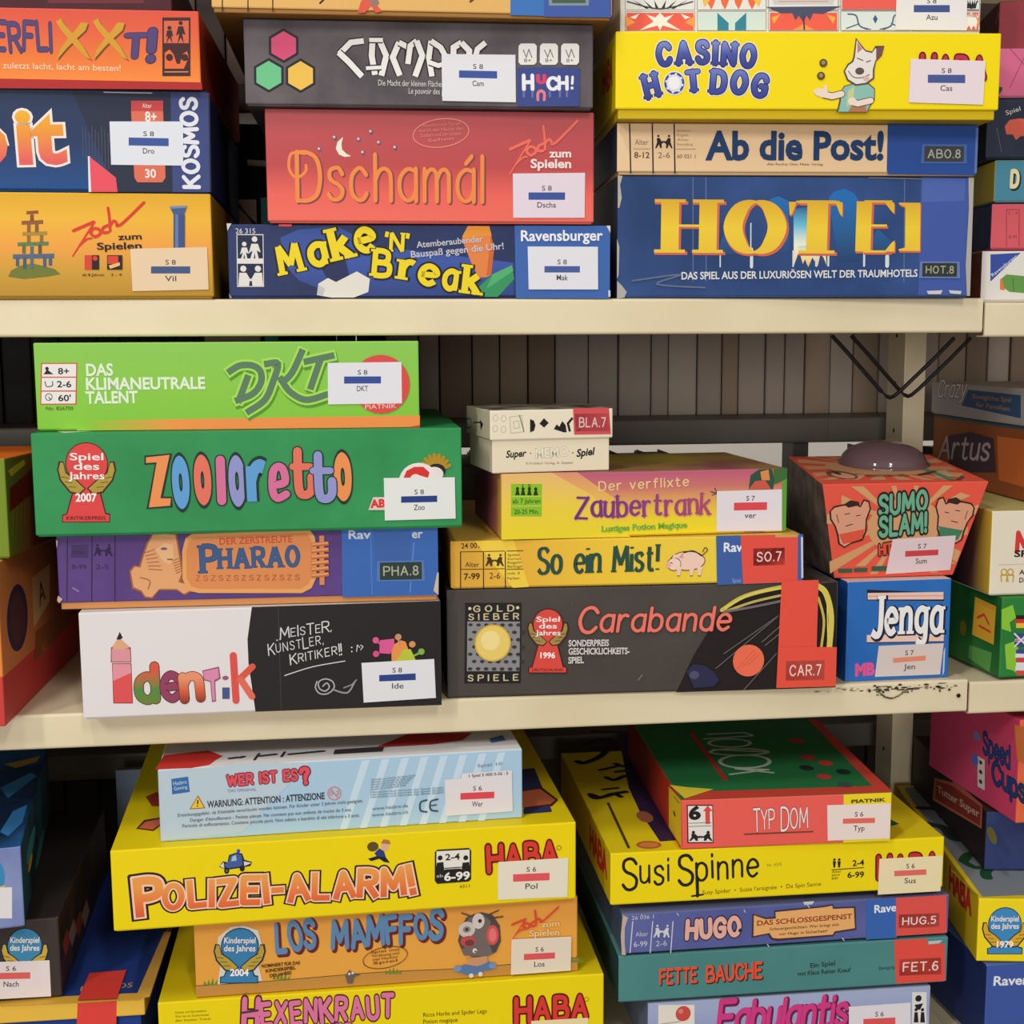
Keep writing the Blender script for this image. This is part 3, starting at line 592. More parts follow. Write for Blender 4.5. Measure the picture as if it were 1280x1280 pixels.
game_box('tall muted red game box with thin orange lettering and a white moon', 'board game', 0.0666, -0.0025, 0.1224, 0.2521, 0.0854, 0.250, -0.93, {'front': ('blend', 'z', 86.6, -0.6, (184, 86, 90), (190, 82, 86), (192, 78, 80), (236, 104, 92), (240, 112, 98)), 'left': (130, 60, 60), 'top': (180, 80, 80)}, {'front': [
  ('draw', ('Dschamál', (240, 140, 74), -102.6, 18, 38.5, 17, 33.9), {'w': 1.2, 'con': 0.7, 'gap': 2.6, 'out': [((132, 72, 76), 0.3)], 'shift': (1, -0.7), 'size': [1.05, 1, 1, 1, 1, 1, 1, 1]}),
  ('line', ((240, 140, 74), 2.09, [-97, 51.9, -106.8, 51.9, -108.8, 40.8, -103.5, 34, -96.7, 38.4, -96, 43.3], 1)),
  ('poly', ((236, 232, 214), [-67.6, 64.5, -71.9, 60.8, -73.2, 55.8, -70.9, 51.5, -66.6, 49.7, -61.7, 50.4, -65.4, 52.2, -68.4, 55.2, -68.9, 59.5])),
  ('disc', ((110, 90, 110), -85.4, 55.1, 1.6, 1.6, 10)),
  ('disc', ((206, 196, 196), -86, 55.7, 1, 1, 10)),
  ('disc', ((110, 90, 110), -55.4, 62.7, 1.6, 1.6, 10)),
  ('disc', ((206, 196, 196), -56, 63.3, 1, 1, 10)),
  ('disc', ((110, 90, 110), -52.5, 52.9, 1.6, 1.6, 10)),
  ('disc', ((206, 196, 196), -53.1, 53.5, 1, 1, 10)),
  ('disc', ((110, 90, 110), -40.2, 60.4, 1.6, 1.6, 10)),
  ('disc', ((206, 196, 196), -40.8, 61, 1, 1, 10)),
  ('disc', ((110, 90, 110), -73.7, 63.8, 1.6, 1.6, 10)),
  ('disc', ((206, 196, 196), -74.3, 64.4, 1, 1, 10)),
  ('disc', ((110, 90, 110), -46.2, 68.4, 1.6, 1.6, 10)),
  ('disc', ((206, 196, 196), -46.8, 69, 1, 1, 10)),
  ('disc', ((110, 90, 110), -28, 56.8, 1.6, 1.6, 10)),
  ('disc', ((206, 196, 196), -28.6, 57.4, 1, 1, 10)),
  ('line', ((232, 150, 130), 0.68, [28.5, 71, 26.2, 65.4, 18.8, 60.6, 8.3, 57.8, -2.6, 57.8, -10.8, 60.6, -14.2, 65.4, -11.9, 71, -4.5, 75.8, 6, 78.6, 16.9, 78.6, 25.1, 75.9], 2)),
  ('text', ('Wandern mit Tieren', (222, 140, 122), -7.5, 72.4, 22, 74.5, 2.5)),
  ('text', ('durch die Nacht des', (222, 140, 122), -10, 68.7, 24.4, 70.8, 2.5)),
  ('text', ('Zaubers und der Geister', (222, 140, 122), -8.9, 65, 23.1, 67.1, 2.5)),
  ('text', ('Sehen', (222, 140, 122), -2.8, 61.3, 16.9, 63.4, 2.5)),
  ('line', ((238, 112, 94), 2.29, [60.5, 56.7, 75.4, 63.4])),
  ('poly', ((238, 112, 94), [76, 64.6, 77, 63.4, 60, 37, 59.2, 37.6])),
  ('line', ((238, 112, 94), 1.43, [64.6, 45.3, 70, 50.2, 73.7, 51.1], 1)),
  ('line', ((238, 112, 94), 2.15, [75.3, 52.7, 73.2, 55.2, 75.4, 58.5, 79.6, 57.7, 80.1, 54.4, 76.9, 52.3], 2)),
  ('line', ((238, 112, 94), 2.15, [86.1, 61, 82.3, 58.9, 82.3, 55.7, 86, 55.7], 1)),
  ('line', ((238, 112, 94), 2.0, [86.2, 74.1, 87.2, 65.9, 87.6, 56.9], 1)),
  ('line', ((238, 112, 94), 2.01, [87.7, 61, 90.4, 64.3, 92.5, 62.7, 93, 60.7, 97.8, 63.6, 112.9, 78.5], 1)),
  ('text', ('zum', (240, 222, 216), 91, 50.9, 107.7, 51.1, 6.2), {'off': 0.03}),
  ('text', ('Spielen', (240, 222, 216), 76.6, 42.8, 107.7, 43, 6.8), {'off': 0.03}),
 ],
}, peek=0.0012, group='board games on the upper shelf', stickers=[
 ('library_label', 'front', [
  ('poly', ((228, 214, 226), [62.3, 38.3, 118.9, 39.3, 118.6, 5, 62.5, 4.7])),
  ('poly', ((62, 86, 158), [74.5, 24.1, 103.2, 24.3, 103.1, 18.6, 74.5, 18.5])),
  ('text', ('S 8', (78, 74, 82), 85.1, 25.5, 92.6, 25.6, 3.9), {'off': 0.01}),
  ('text', ('Dscha', (78, 74, 82), 81.4, 12.6, 96, 12.7, 4.4), {'off': 0.01}),
 ]),
])

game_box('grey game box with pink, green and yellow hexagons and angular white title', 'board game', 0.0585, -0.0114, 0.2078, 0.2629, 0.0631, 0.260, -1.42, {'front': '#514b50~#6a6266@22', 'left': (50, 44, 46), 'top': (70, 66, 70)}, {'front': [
  ('poly', ((44, 40, 48), [-101.8, 56.3, -91, 50.2, -91.2, 37.5, -102.2, 31.1, -113.1, 37.2, -112.9, 49.9])),
  ('poly', ((216, 82, 122), [-101.8, 54.2, -92.8, 49.1, -93, 38.6, -102.2, 33.2, -111.2, 38.3, -111, 48.8])),
  ('poly', ((44, 40, 48), [-113.3, 34.8, -102.5, 28.7, -102.7, 16, -113.8, 9.6, -124.6, 15.7, -124.4, 28.4])),
  ('poly', ((110, 196, 140), [-113.4, 32.7, -104.3, 27.6, -104.5, 17.1, -113.7, 11.7, -122.8, 16.8, -122.6, 27.4])),
  ('poly', ((44, 40, 48), [-89.8, 34.9, -79, 28.7, -79.2, 16.1, -90.3, 9.6, -101.1, 15.8, -100.9, 28.4])),
  ('poly', ((236, 192, 84), [-89.9, 32.8, -80.8, 27.6, -81, 17.1, -90.2, 11.7, -99.3, 16.8, -99.1, 27.4])),
  ('line', ((40, 36, 40), 5.84, [-42.6, 48.1, -52.3, 46.8, -60.9, 38.3], 0), {'cap': 'flat'}),
  ('line', ((234, 232, 228), 4.03, [-42.6, 48.1, -52.3, 46.8, -60.9, 38.3], 0), {'cap': 'flat'}),
  ('line', ((40, 36, 40), 6.18, [-61.4, 39.5, -53.7, 32.4, -44.3, 22.3], 0), {'cap': 'flat'}),
  ('line', ((234, 232, 228), 4.37, [-61.4, 39.5, -53.7, 32.4, -44.3, 22.3], 0), {'cap': 'flat'}),
  ('line', ((40, 36, 40), 6.17, [-36, 48.2, -36.8, 37.4, -34.6, 23.6], 0), {'cap': 'flat'}),
  ('line', ((234, 232, 228), 4.37, [-36, 48.2, -36.8, 37.4, -34.6, 23.6], 0), {'cap': 'flat'}),
  ('line', ((40, 36, 40), 6.17, [-30.6, 48.3, -25.9, 37.5, -29.8, 23.1], 0), {'cap': 'flat'}),
  ('line', ((234, 232, 228), 4.37, [-30.6, 48.3, -25.9, 37.5, -29.8, 23.1], 0), {'cap': 'flat'}),
  ('line', ((40, 36, 40), 4.83, [-38.4, 48.8, -28.2, 48.9], 0), {'cap': 'flat'}),
  ('line', ((234, 232, 228), 3.03, [-38.4, 48.8, -28.2, 48.9], 0), {'cap': 'flat'}),
  ('line', ((40, 36, 40), 4.5, [-41.2, 28.3, -29.7, 29.1], 0), {'cap': 'flat'}),
  ('line', ((234, 232, 228), 2.69, [-41.2, 28.3, -29.7, 29.1], 0), {'cap': 'flat'}),
  ('line', ((40, 36, 40), 6.18, [-15.9, 23.3, -21.1, 36.4, -16.2, 47.3], 0), {'cap': 'flat'}),
  ('line', ((234, 232, 228), 4.38, [-15.9, 23.3, -21.1, 36.4, -16.2, 47.3], 0), {'cap': 'flat'}),
  ('line', ((40, 36, 40), 5.84, [-16.2, 47.3, -9, 43.8, -9.8, 31.8], 0), {'cap': 'flat'}),
  ('line', ((234, 232, 228), 4.03, [-16.2, 47.3, -9, 43.8, -9.8, 31.8], 0), {'cap': 'flat'}),
  ('line', ((40, 36, 40), 5.84, [-9.8, 31.8, -7.8, 45, -2.9, 48.7], 0), {'cap': 'flat'}),
  ('line', ((234, 232, 228), 4.04, [-9.8, 31.8, -7.8, 45, -2.9, 48.7], 0), {'cap': 'flat'}),
  ('line', ((40, 36, 40), 6.17, [-2.9, 48.7, 1.2, 37.9, -4.5, 22.8], 0), {'cap': 'flat'}),
  ('line', ((234, 232, 228), 4.37, [-2.9, 48.7, 1.2, 37.9, -4.5, 22.8], 0), {'cap': 'flat'}),
  ('line', ((40, 36, 40), 5.85, [8.2, 23, 6, 36.8, 7.9, 48.8], 0), {'cap': 'flat'}),
  ('line', ((234, 232, 228), 4.04, [8.2, 23, 6, 36.8, 7.9, 48.8], 0), {'cap': 'flat'}),
  ('line', ((40, 36, 40), 5.84, [7.9, 48.8, 15.1, 44.1, 21, 33.4], 0), {'cap': 'flat'}),
  ('line', ((234, 232, 228), 4.03, [7.9, 48.8, 15.1, 44.1, 21, 33.4], 0), {'cap': 'flat'}),
  ('line', ((40, 36, 40), 5.17, [21, 33.4, 13.1, 30.9, 6.5, 33.2], 0), {'cap': 'flat'}),
  ('line', ((234, 232, 228), 3.37, [21, 33.4, 13.1, 30.9, 6.5, 33.2], 0), {'cap': 'flat'}),
  ('line', ((40, 36, 40), 6.18, [24.5, 25, 24.7, 44.2, 30.8, 47.9], 0), {'cap': 'flat'}),
  ('line', ((234, 232, 228), 4.38, [24.5, 25, 24.7, 44.2, 30.8, 47.9], 0), {'cap': 'flat'}),
  ('line', ((40, 36, 40), 6.17, [30.8, 47.9, 36.7, 42, 35.3, 25.2], 0), {'cap': 'flat'}),
  ('line', ((234, 232, 228), 4.37, [30.8, 47.9, 36.7, 42, 35.3, 25.2], 0), {'cap': 'flat'}),
  ('line', ((40, 36, 40), 5.84, [48.9, 48.2, 42.8, 43.3, 41.5, 38.5], 0), {'cap': 'flat'}),
  ('line', ((234, 232, 228), 4.03, [48.9, 48.2, 42.8, 43.3, 41.5, 38.5], 0), {'cap': 'flat'}),
  ('line', ((40, 36, 40), 5.84, [41.5, 37.3, 47.4, 31.3, 43.7, 24.1], 0), {'cap': 'flat'}),
  ('line', ((234, 232, 228), 4.04, [41.5, 37.3, 47.4, 31.3, 43.7, 24.1], 0), {'cap': 'flat'}),
  ('text', ('Die Macht der kleinen Flächen', (214, 212, 210), -32.3, 15.8, 17.1, 15.3, 4.5)),
  ('text', ('Le pouvoir des petites surfaces', (214, 212, 210), -9.5, 10.1, 39.9, 9.6, 4.5)),
  ('poly', ((232, 230, 226), [75.9, 47.9, 86.2, 48.1, 88, 46.3, 87.8, 34.3, 86, 32.5, 75.8, 32.3, 74, 34.1, 74.1, 46.1])),
  ('line', ((120, 112, 116), 0.72, [77.7, 43.2, 80, 37.8, 81.9, 43.8, 84.2, 37.8])),
  ('text', ('8+', (90, 84, 88), 78.2, 34.2, 83.6, 34.2, 3)),
  ('poly', ((232, 230, 226), [92.2, 48.2, 102.4, 48.3, 104.2, 46.5, 104.1, 34.5, 102.3, 32.7, 92, 32.5, 90.2, 34.3, 90.4, 46.3])),
  ('line', ((120, 112, 116), 0.72, [93.9, 43.4, 96.3, 38, 98.2, 44, 100.5, 38.1])),
  ('text', ('8+', (90, 84, 88), 94.4, 34.4, 99.9, 34.5, 3)),
  ('poly', ((232, 230, 226), [108.4, 48.4, 118.7, 48.5, 120.5, 46.8, 120.3, 34.7, 118.5, 32.9, 108.3, 32.8, 106.5, 34.5, 106.6, 46.6])),
  ('line', ((120, 112, 116), 0.72, [110.2, 43.6, 112.5, 38.2, 114.4, 44.3, 116.8, 38.3])),
  ('text', ('8+', (90, 84, 88), 110.7, 34.6, 116.1, 34.7, 3)),
  ('poly', ((62, 76, 140), [73.3, 30.5, 120.9, 31.1, 120.6, 2.3, 73, 1.6])),
  ('draw', ('H', (236, 236, 240), 78, 14.3, 84.6, 14.4, 10.2), {'w': 2.8}),
  ('draw', ('C', (236, 236, 240), 96.6, 14.6, 103.3, 14.7, 8.4), {'w': 2.8}),
  ('draw', ('H', (236, 236, 240), 105.1, 14.7, 111.1, 14.8, 9), {'w': 2.8}),
  ('line', ((236, 236, 240), 1.92, [115.4, 23.9, 115.1, 19])),
  ('disc', ((236, 236, 240), 115, 15.7, 1.1, 1.1, 24)),
  ('draw', ('U', (222, 66, 110), 88.9, 19.3, 93.7, 19.3, 5.4), {'w': 4}),
  ('line', ((232, 128, 138), 2.17, [88.7, 6.6, 88.8, 11.5, 91.2, 13.3, 93.6, 11.5, 93.5, 6.7], 1)),
  ('line', ((104, 114, 168), 1.81, [77.9, 12.5, 77.9, 8.9])),
  ('line', ((104, 114, 168), 1.81, [84.6, 12.6, 84.5, 9])),
  ('line', ((104, 114, 168), 1.81, [97.8, 12.8, 97.8, 9.2])),
  ('line', ((104, 114, 168), 1.81, [105.7, 12.9, 105.6, 9.3])),
  ('line', ((104, 114, 168), 1.81, [111.1, 13, 111, 9.4])),
 ],
}, peek=0.001, group='board games on the upper shelf', stickers=[
 ('library_label', 'front', [
  ('poly', ((226, 226, 232), [15.6, 39.3, 71.6, 39.5, 71.8, 4.6, 15.8, 5])),
  ('poly', ((62, 86, 158), [28.7, 27.5, 57.6, 27.3, 57.6, 21.9, 28.6, 22.1])),
  ('text', ('S 8', (78, 74, 82), 39.4, 28.7, 46.9, 28.7, 3.7), {'off': 0.01}),
  ('text', ('Cam', (78, 74, 82), 38.8, 16.2, 47.3, 16.2, 4.2), {'off': 0.01}),
 ]),
])

game_box("tan game box with a blue end panel, topmost of the upper shelf's second stack", 'board game', 0.0539, -0.0261, 0.2709, 0.2957, 0.0434, 0.290, -0.83, {'front': (224, 178, 104), 'left': (190, 146, 80), 'top': (214, 170, 100), 'edge': (190, 140, 74)}, {'front': [
  ('line', ((60, 48, 36), 0.89, [-139, 36.5, -140.2, 0.8])),
  ('line', ((60, 48, 36), 0.89, [-120.7, 36.9, -121.8, 1.1])),
  ('line', ((60, 48, 36), 0.89, [-102.9, 37.3, -103.9, 1.5])),
  ('poly', ((220, 92, 70), [-42.3, 1.6, -39.8, 9.6, -35.6, 14.2, -31, 10.9, -24.1, 3.1, -28.8, 1.9, -32.2, 6.3, -37, 1.7])),
  ('disc', ((150, 120, 110), -29.8, 9.2, 3.5, 2.8, 24)),
  ('line', ((60, 44, 36), 1.35, [-69.5, 7.8, -64.8, 12.4])),
  ('line', ((110, 60, 40), 1.71, [41.1, 11.3, 47.1, 16])),
  ('poly', ((62, 116, 186), [71.2, 47.2, 96.3, 47.8, 96.2, 2.1, 70.9, 2.2])),
  ('poly', ((66, 92, 164), [96.3, 47.8, 146.9, 49.1, 147.1, 2, 96.2, 1.5])),
  ('poly', ((134, 146, 160), [99.8, 30.8, 130, 31.5, 130.1, 10.3, 99.8, 9.7])),
  ('poly', ((70, 96, 76), [102.3, 30.9, 127.6, 31.5, 127.6, 12, 102.2, 11.4])),
 ],
}, peek=0.003, traycol=(170, 120, 62), group='board games on the upper shelf')

game_box('wide blue game box with big serif capitals and worn corners, bottom of its stack', 'board game', 0.3570, -0.0046, 0.0652, 0.2889, 0.0957, 0.270, -2.69, {'front': '#27406e~#3a5894@9', 'left': (40, 50, 70), 'right': (120, 120, 130), 'top': (60, 76, 116), 'edge': (120, 124, 136)}, {'front': [
  ('poly', ((68, 92, 166), [100.7, 95.3, 143.8, 95.1, 143.7, 1.9, 101.7, 2.2])),
  ('poly', ((80, 104, 178), [102, 94.6, 137.3, 94.5, 137.1, 76.8, 101.8, 75.7])),
  ('line', ((92, 112, 150), 0.81, [-84.4, 94.2, -83.2, 13.5])),
  ('line', ((92, 112, 150), 0.81, [-74, 94.1, -72.7, 13.5])),
  ('line', ((92, 112, 150), 0.82, [87.1, 93.4, 89.3, 12.5])),
  ('poly', (('blend', 'z', 77.5, 27, (38, 110, 182), (44, 96, 150), (40, 66, 112)), [-24.4, 70, -22.6, 77.6, -15.5, 80.1, -7, 76.3, -5.7, 35.9, -23.2, 36])),
  ('poly', (('blend', 'z', 77.5, 27, (38, 110, 182), (44, 96, 150), (40, 66, 112)), [25.5, 78.6, 29.3, 83.6, 38.4, 86.1, 46.3, 82.3, 50.3, 76, 51.3, 29.2, 34.3, 29.3])),
  ('poly', (('blend', 'z', 77.5, 27, (38, 110, 182), (44, 96, 150), (40, 66, 112)), [-61.1, 46.3, -57.3, 51.3, -48.1, 46.2, -46.7, 34.8, -63.6, 33.7])),
  ('poly', (('blend', 'z', 77.5, 27, (38, 110, 182), (44, 96, 150), (40, 66, 112)), [60.1, 45.6, 66.4, 54.4, 77.1, 45.5, 79.9, 34.1, 61.6, 34.2])),
  ('poly', (('blend', 'z', 72.4, 27, (40, 90, 150), (110, 190, 220), (236, 240, 220), (250, 214, 120)), [-3, 69.9, 11.3, 72.4, 15.8, 42.1, 16, 28.1, 13.3, 33.2, 9.5, 25.7, 6.1, 34.5, 1.5, 34.6, -1.6, 25.7])),
  ('poly', (('blend', 'z', 46, 27, (120, 180, 210), (240, 240, 210), (246, 200, 96)), [1.4, 40.9, 23.6, 42.7, 25.2, 25.6, 22.5, 31.9, 19.8, 34.5, 18, 25.6, 13.3, 32, 10.2, 24.4, 8.1, 32, 5.6, 26.9])),
  ('line', ((208, 222, 226), 1.01, [-61.7, 37.5, -61.5, 24.8])),
  ('line', ((208, 222, 226), 2.53, [-36.3, 38.6, -36.1, 24.7])),
  ('line', ((208, 222, 226), 1.27, [-2.4, 37.1, -2.2, 25.1])),
  ('line', ((208, 222, 226), 1.9, [16.5, 34.5, 16.7, 25.6])),
  ('line', ((208, 222, 226), 1.52, [26.3, 38.2, 26.5, 25.5])),
  ('line', ((208, 222, 226), 1.65, [55.7, 36.2, 55.9, 25.4])),
  ('line', ((208, 222, 226), 3.17, [74.7, 32.9, 74.9, 25.3])),
  ('line', ((208, 222, 226), 0.95, [-37.3, 58.8, -37, 38.6])),
  ('draw', ('H', ('blend', 'z', 76.2, 34.6, (224, 176, 50), (240, 206, 60), (236, 196, 60)), -102.6, 37.1, -72, 36.9, 39.1), {'w': 3.0, 'con': 0.15, 'serif': 1.1, 'cap': 'flat', 'out': [((206, 106, 84), 0.35)], 'shift': (1.1, -1.6)}),
  ('draw', ('O', ('blend', 'z', 76.2, 34.6, (224, 176, 50), (240, 206, 60), (236, 196, 60)), -51.9, 36.5, -16.1, 36.2, 39.2), {'w': 3.0, 'con': 0.15, 'serif': 1.1, 'cap': 'flat', 'out': [((206, 106, 84), 0.35)], 'shift': (1.1, -1.6)}),
  ('draw', ('T', ('blend', 'z', 76.2, 34.6, (224, 176, 50), (240, 206, 60), (236, 196, 60)), -1.1, 36.5, 34.1, 36.3, 39.2), {'w': 3.0, 'con': 0.15, 'serif': 1.1, 'cap': 'flat', 'out': [((206, 106, 84), 0.35)], 'shift': (1.1, -1.6)}),
  ('draw', ('E', ('blend', 'z', 76.2, 34.6, (224, 176, 50), (240, 206, 60), (236, 196, 60)), 54.4, 36.8, 77.3, 36.7, 39.3), {'w': 3.0, 'con': 0.15, 'serif': 1.1, 'cap': 'flat', 'out': [((206, 106, 84), 0.35)], 'shift': (1.1, -1.6)}),
  ('poly', ((206, 106, 84), [89, 73.6, 101.4, 73.6, 102.3, 35.6, 84.6, 35.7, 84.6, 37, 89.8, 38.2, 89, 70.5, 83.8, 72.4, 83.7, 73.7])),
  ('poly', (('blend', 'z', 76.2, 34.6, (224, 176, 50), (240, 206, 60), (236, 196, 60)), [88.1, 75.2, 100.6, 75.1, 101.5, 37.2, 83.8, 37.3, 83.8, 38.5, 89, 39.8, 88.2, 72, 82.9, 73.9, 82.9, 75.2])),
  ('poly', ((206, 106, 84), [-6.2, 74.2, 0.3, 74.2, -3.4, 64.8, -5.3, 63.5])),
  ('poly', ((206, 106, 84), [31.6, 74.1, 37.4, 74, 37.6, 63.3, 35.7, 64.6])),
  ('poly', ((206, 106, 84), [72, 73.9, 79.8, 73.8, 80, 65.6, 78, 66.9])),
  ('poly', ((206, 106, 84), [72.8, 35.3, 81.4, 35.2, 81.2, 44.1, 78.6, 42.2])),
  ('poly', (('blend', 'z', 76.2, 34.6, (224, 176, 50), (240, 206, 60), (236, 196, 60)), [-7, 75.6, -0.5, 75.6, -4.2, 66.2, -6.1, 64.9])),
  ('poly', (('blend', 'z', 76.2, 34.6, (224, 176, 50), (240, 206, 60), (236, 196, 60)), [30.8, 75.4, 36.6, 75.4, 36.8, 64.7, 34.9, 66])),
  ('poly', (('blend', 'z', 76.2, 34.6, (224, 176, 50), (240, 206, 60), (236, 196, 60)), [71.2, 75.2, 79, 75.2, 79.2, 67, 77.2, 68.3])),
  ('poly', (('blend', 'z', 76.2, 34.6, (224, 176, 50), (240, 206, 60), (236, 196, 60)), [72, 36.7, 80.5, 36.6, 80.3, 45.5, 77.8, 43.6])),
  ('text', ('DAS SPIEL AUS DER LUXURIÖSEN WELT DER TRAUMHOTELS', (222, 224, 222), -92.6, 14.9, 100, 16.8, 6), {'off': 0.02}),
  ('poly', ((176, 172, 164), [-144.4, 95.7, -140.6, 95.1, -142.5, 88.2, -141.1, 78.2, -143, 70.6, -144.3, 70.6])),
  ('poly', ((176, 172, 164), [-144.5, 13.9, -140.6, 10.1, -136.7, 5, -138.6, 0.6, -144.5, 0])),
  ('poly', ((176, 172, 164), [143.8, 95.1, 139.2, 95.1, 140.6, 70.5, 139.8, 26.1, 141.8, 1.3, 144.4, 1.3])),
  ('poly', ((176, 172, 164), [-144.8, 46.8, -142.8, 40.4, -143.3, 18.4, -144.6, 15.2])),
  ('poly', ((206, 206, 204), [108.2, 5.3, 121.3, 5.9, 120, 2.7, 109.5, 2.8])),
  ('poly', ((206, 206, 204), [126.5, 5.9, 137.1, 5.2, 136.5, 2.6, 127.9, 3.3])),
  ('line', ((96, 110, 140), 1.39, [-132.2, 13.9, -93.3, 18.7, -112.7, 11.2, -73.7, 8.4], 1)),
  ('line', ((120, 126, 140), 0.75, [57.7, 94.5, 100.8, 93.7])),
 ],
}, peek=0.001, group='board games on the upper shelf', stickers=[
 ('embossed_label', 'front', [
  ('poly', ((104, 126, 182), [101.7, 28.9, 134.5, 28.7, 135.5, 15.4, 101.3, 15.6])),
  ('poly', ((52, 58, 56), [103.7, 27.6, 132.5, 27.5, 132.8, 16.6, 103.9, 16.8])),
  ('draw', ('HOT.8', (168, 170, 140), 107.1, 19.6, 129.5, 19.5, 5.4), {'w': 1.5, 'gap': 3.2, 'space': 3}),
 ]),
])

game_box('flat tan and blue game box with dark blue title, under the cartoon dog box', 'board game', 0.3563, -0.0078, 0.1609, 0.2900, 0.0401, 0.270, -3.06, {'front': (232, 198, 156), 'left': (40, 52, 76), 'top': (220, 190, 150), 'right': (170, 180, 200), 'edge': (220, 190, 150)}, {'front': [
  ('poly', ((44, 78, 152), [71.1, 39.9, 145, 39.5, 144.3, 0.6, 72.7, 1.4, 71.4, 4])),
  ('poly', ((96, 120, 176), [143, 37.5, 145, 37.5, 145, 2.6, 143, 2.6])),
  ('line', ((44, 38, 34), 1.13, [-135, 38.9, -133.9, 1.8])),
  ('line', ((44, 38, 34), 1.14, [-117.1, 38.9, -116.1, 1.8])),
  ('line', ((44, 38, 34), 1.14, [-99.8, 38.9, -98.8, 1.8])),
  ('text', ('Alter', (132, 110, 90), -130.7, 23.1, -120.1, 23.1, 4.4)),
  ('text', ('8-12', (84, 70, 60), -131.1, 13.1, -119.2, 13.1, 4.7), {'off': 0.015}),
  ('text', ('2-6', (120, 104, 88), -112.3, 13.1, -102.9, 13.1, 4.7)),
  ('line', ((170, 140, 110), 0.5, [-131.9, 20, -118.8, 20])),
  ('line', ((170, 140, 110), 0.5, [-98, 20, -82.9, 20])),
  ('disc', ((40, 34, 32), -112.3, 29.9, 0.9, 0.9, 24)),
  ('poly', ((40, 34, 32), [-113.5, 28.1, -111.4, 28.6, -109.5, 25.7, -108.2, 26.3, -107.7, 25.2, -109.7, 23.8, -109.4, 20.9, -110.7, 20.6, -111.8, 23.5, -113.6, 20.6, -114.7, 20.6, -113.2, 25.2])),
  ('disc', ((40, 34, 32), -103.8, 29.9, 0.9, 0.9, 24)),
  ('poly', ((40, 34, 32), [-102.5, 28.1, -104.6, 28.6, -106.4, 25.7, -107.7, 26.3, -108.2, 25.2, -106, 23.8, -106.2, 20.9, -104.9, 20.6, -103.9, 23.5, -102, 20.6, -100.9, 20.6, -102.6, 25.2])),
  ('text', ('Spieldauer', (176, 146, 116), -97.8, 33.3, -86.4, 33.3, 2.1)),
  ('text', ('Regeln', (176, 146, 116), -97.7, 29.8, -88.8, 29.8, 2.1)),
  ('text', ('Alter', (176, 146, 116), -97.6, 26.3, -87.5, 26.3, 2.1)),
  ('text', ('Ravensburg', (176, 146, 116), -97.5, 22.8, -84.9, 22.8, 2.1)),
  ('text', ('60 021 1', (120, 104, 88), -97.2, 13.1, -82.7, 13.1, 3.1)),
  ('text', ('Ab die Post!', (30, 60, 104), -73.9, 12.4, 67.4, 13, 22.1), {'off': 0.034}),
  ('text', ('Alle Rechte Otto Maier Verlag', (110, 88, 70), -25.5, 8, 19.4, 7.9, 1.8)),
 ],
}, peek=0.0022, traycol=(206, 172, 124), group='board games on the upper shelf', stickers=[
 ('embossed_label', 'front', [
  ('poly', ((72, 104, 170), [99.4, 24.5, 135.7, 24.5, 136.4, 9.7, 98.8, 9.7])),
  ('poly', ((62, 66, 66), [101.4, 23.2, 133.7, 23.2, 133.7, 11, 101.4, 11])),
  ('draw', ('ABO.8', (170, 172, 160), 104.7, 14.2, 130.4, 14.2, 6.1), {'w': 1.5, 'gap': 3.2, 'space': 3}),
 ]),
])

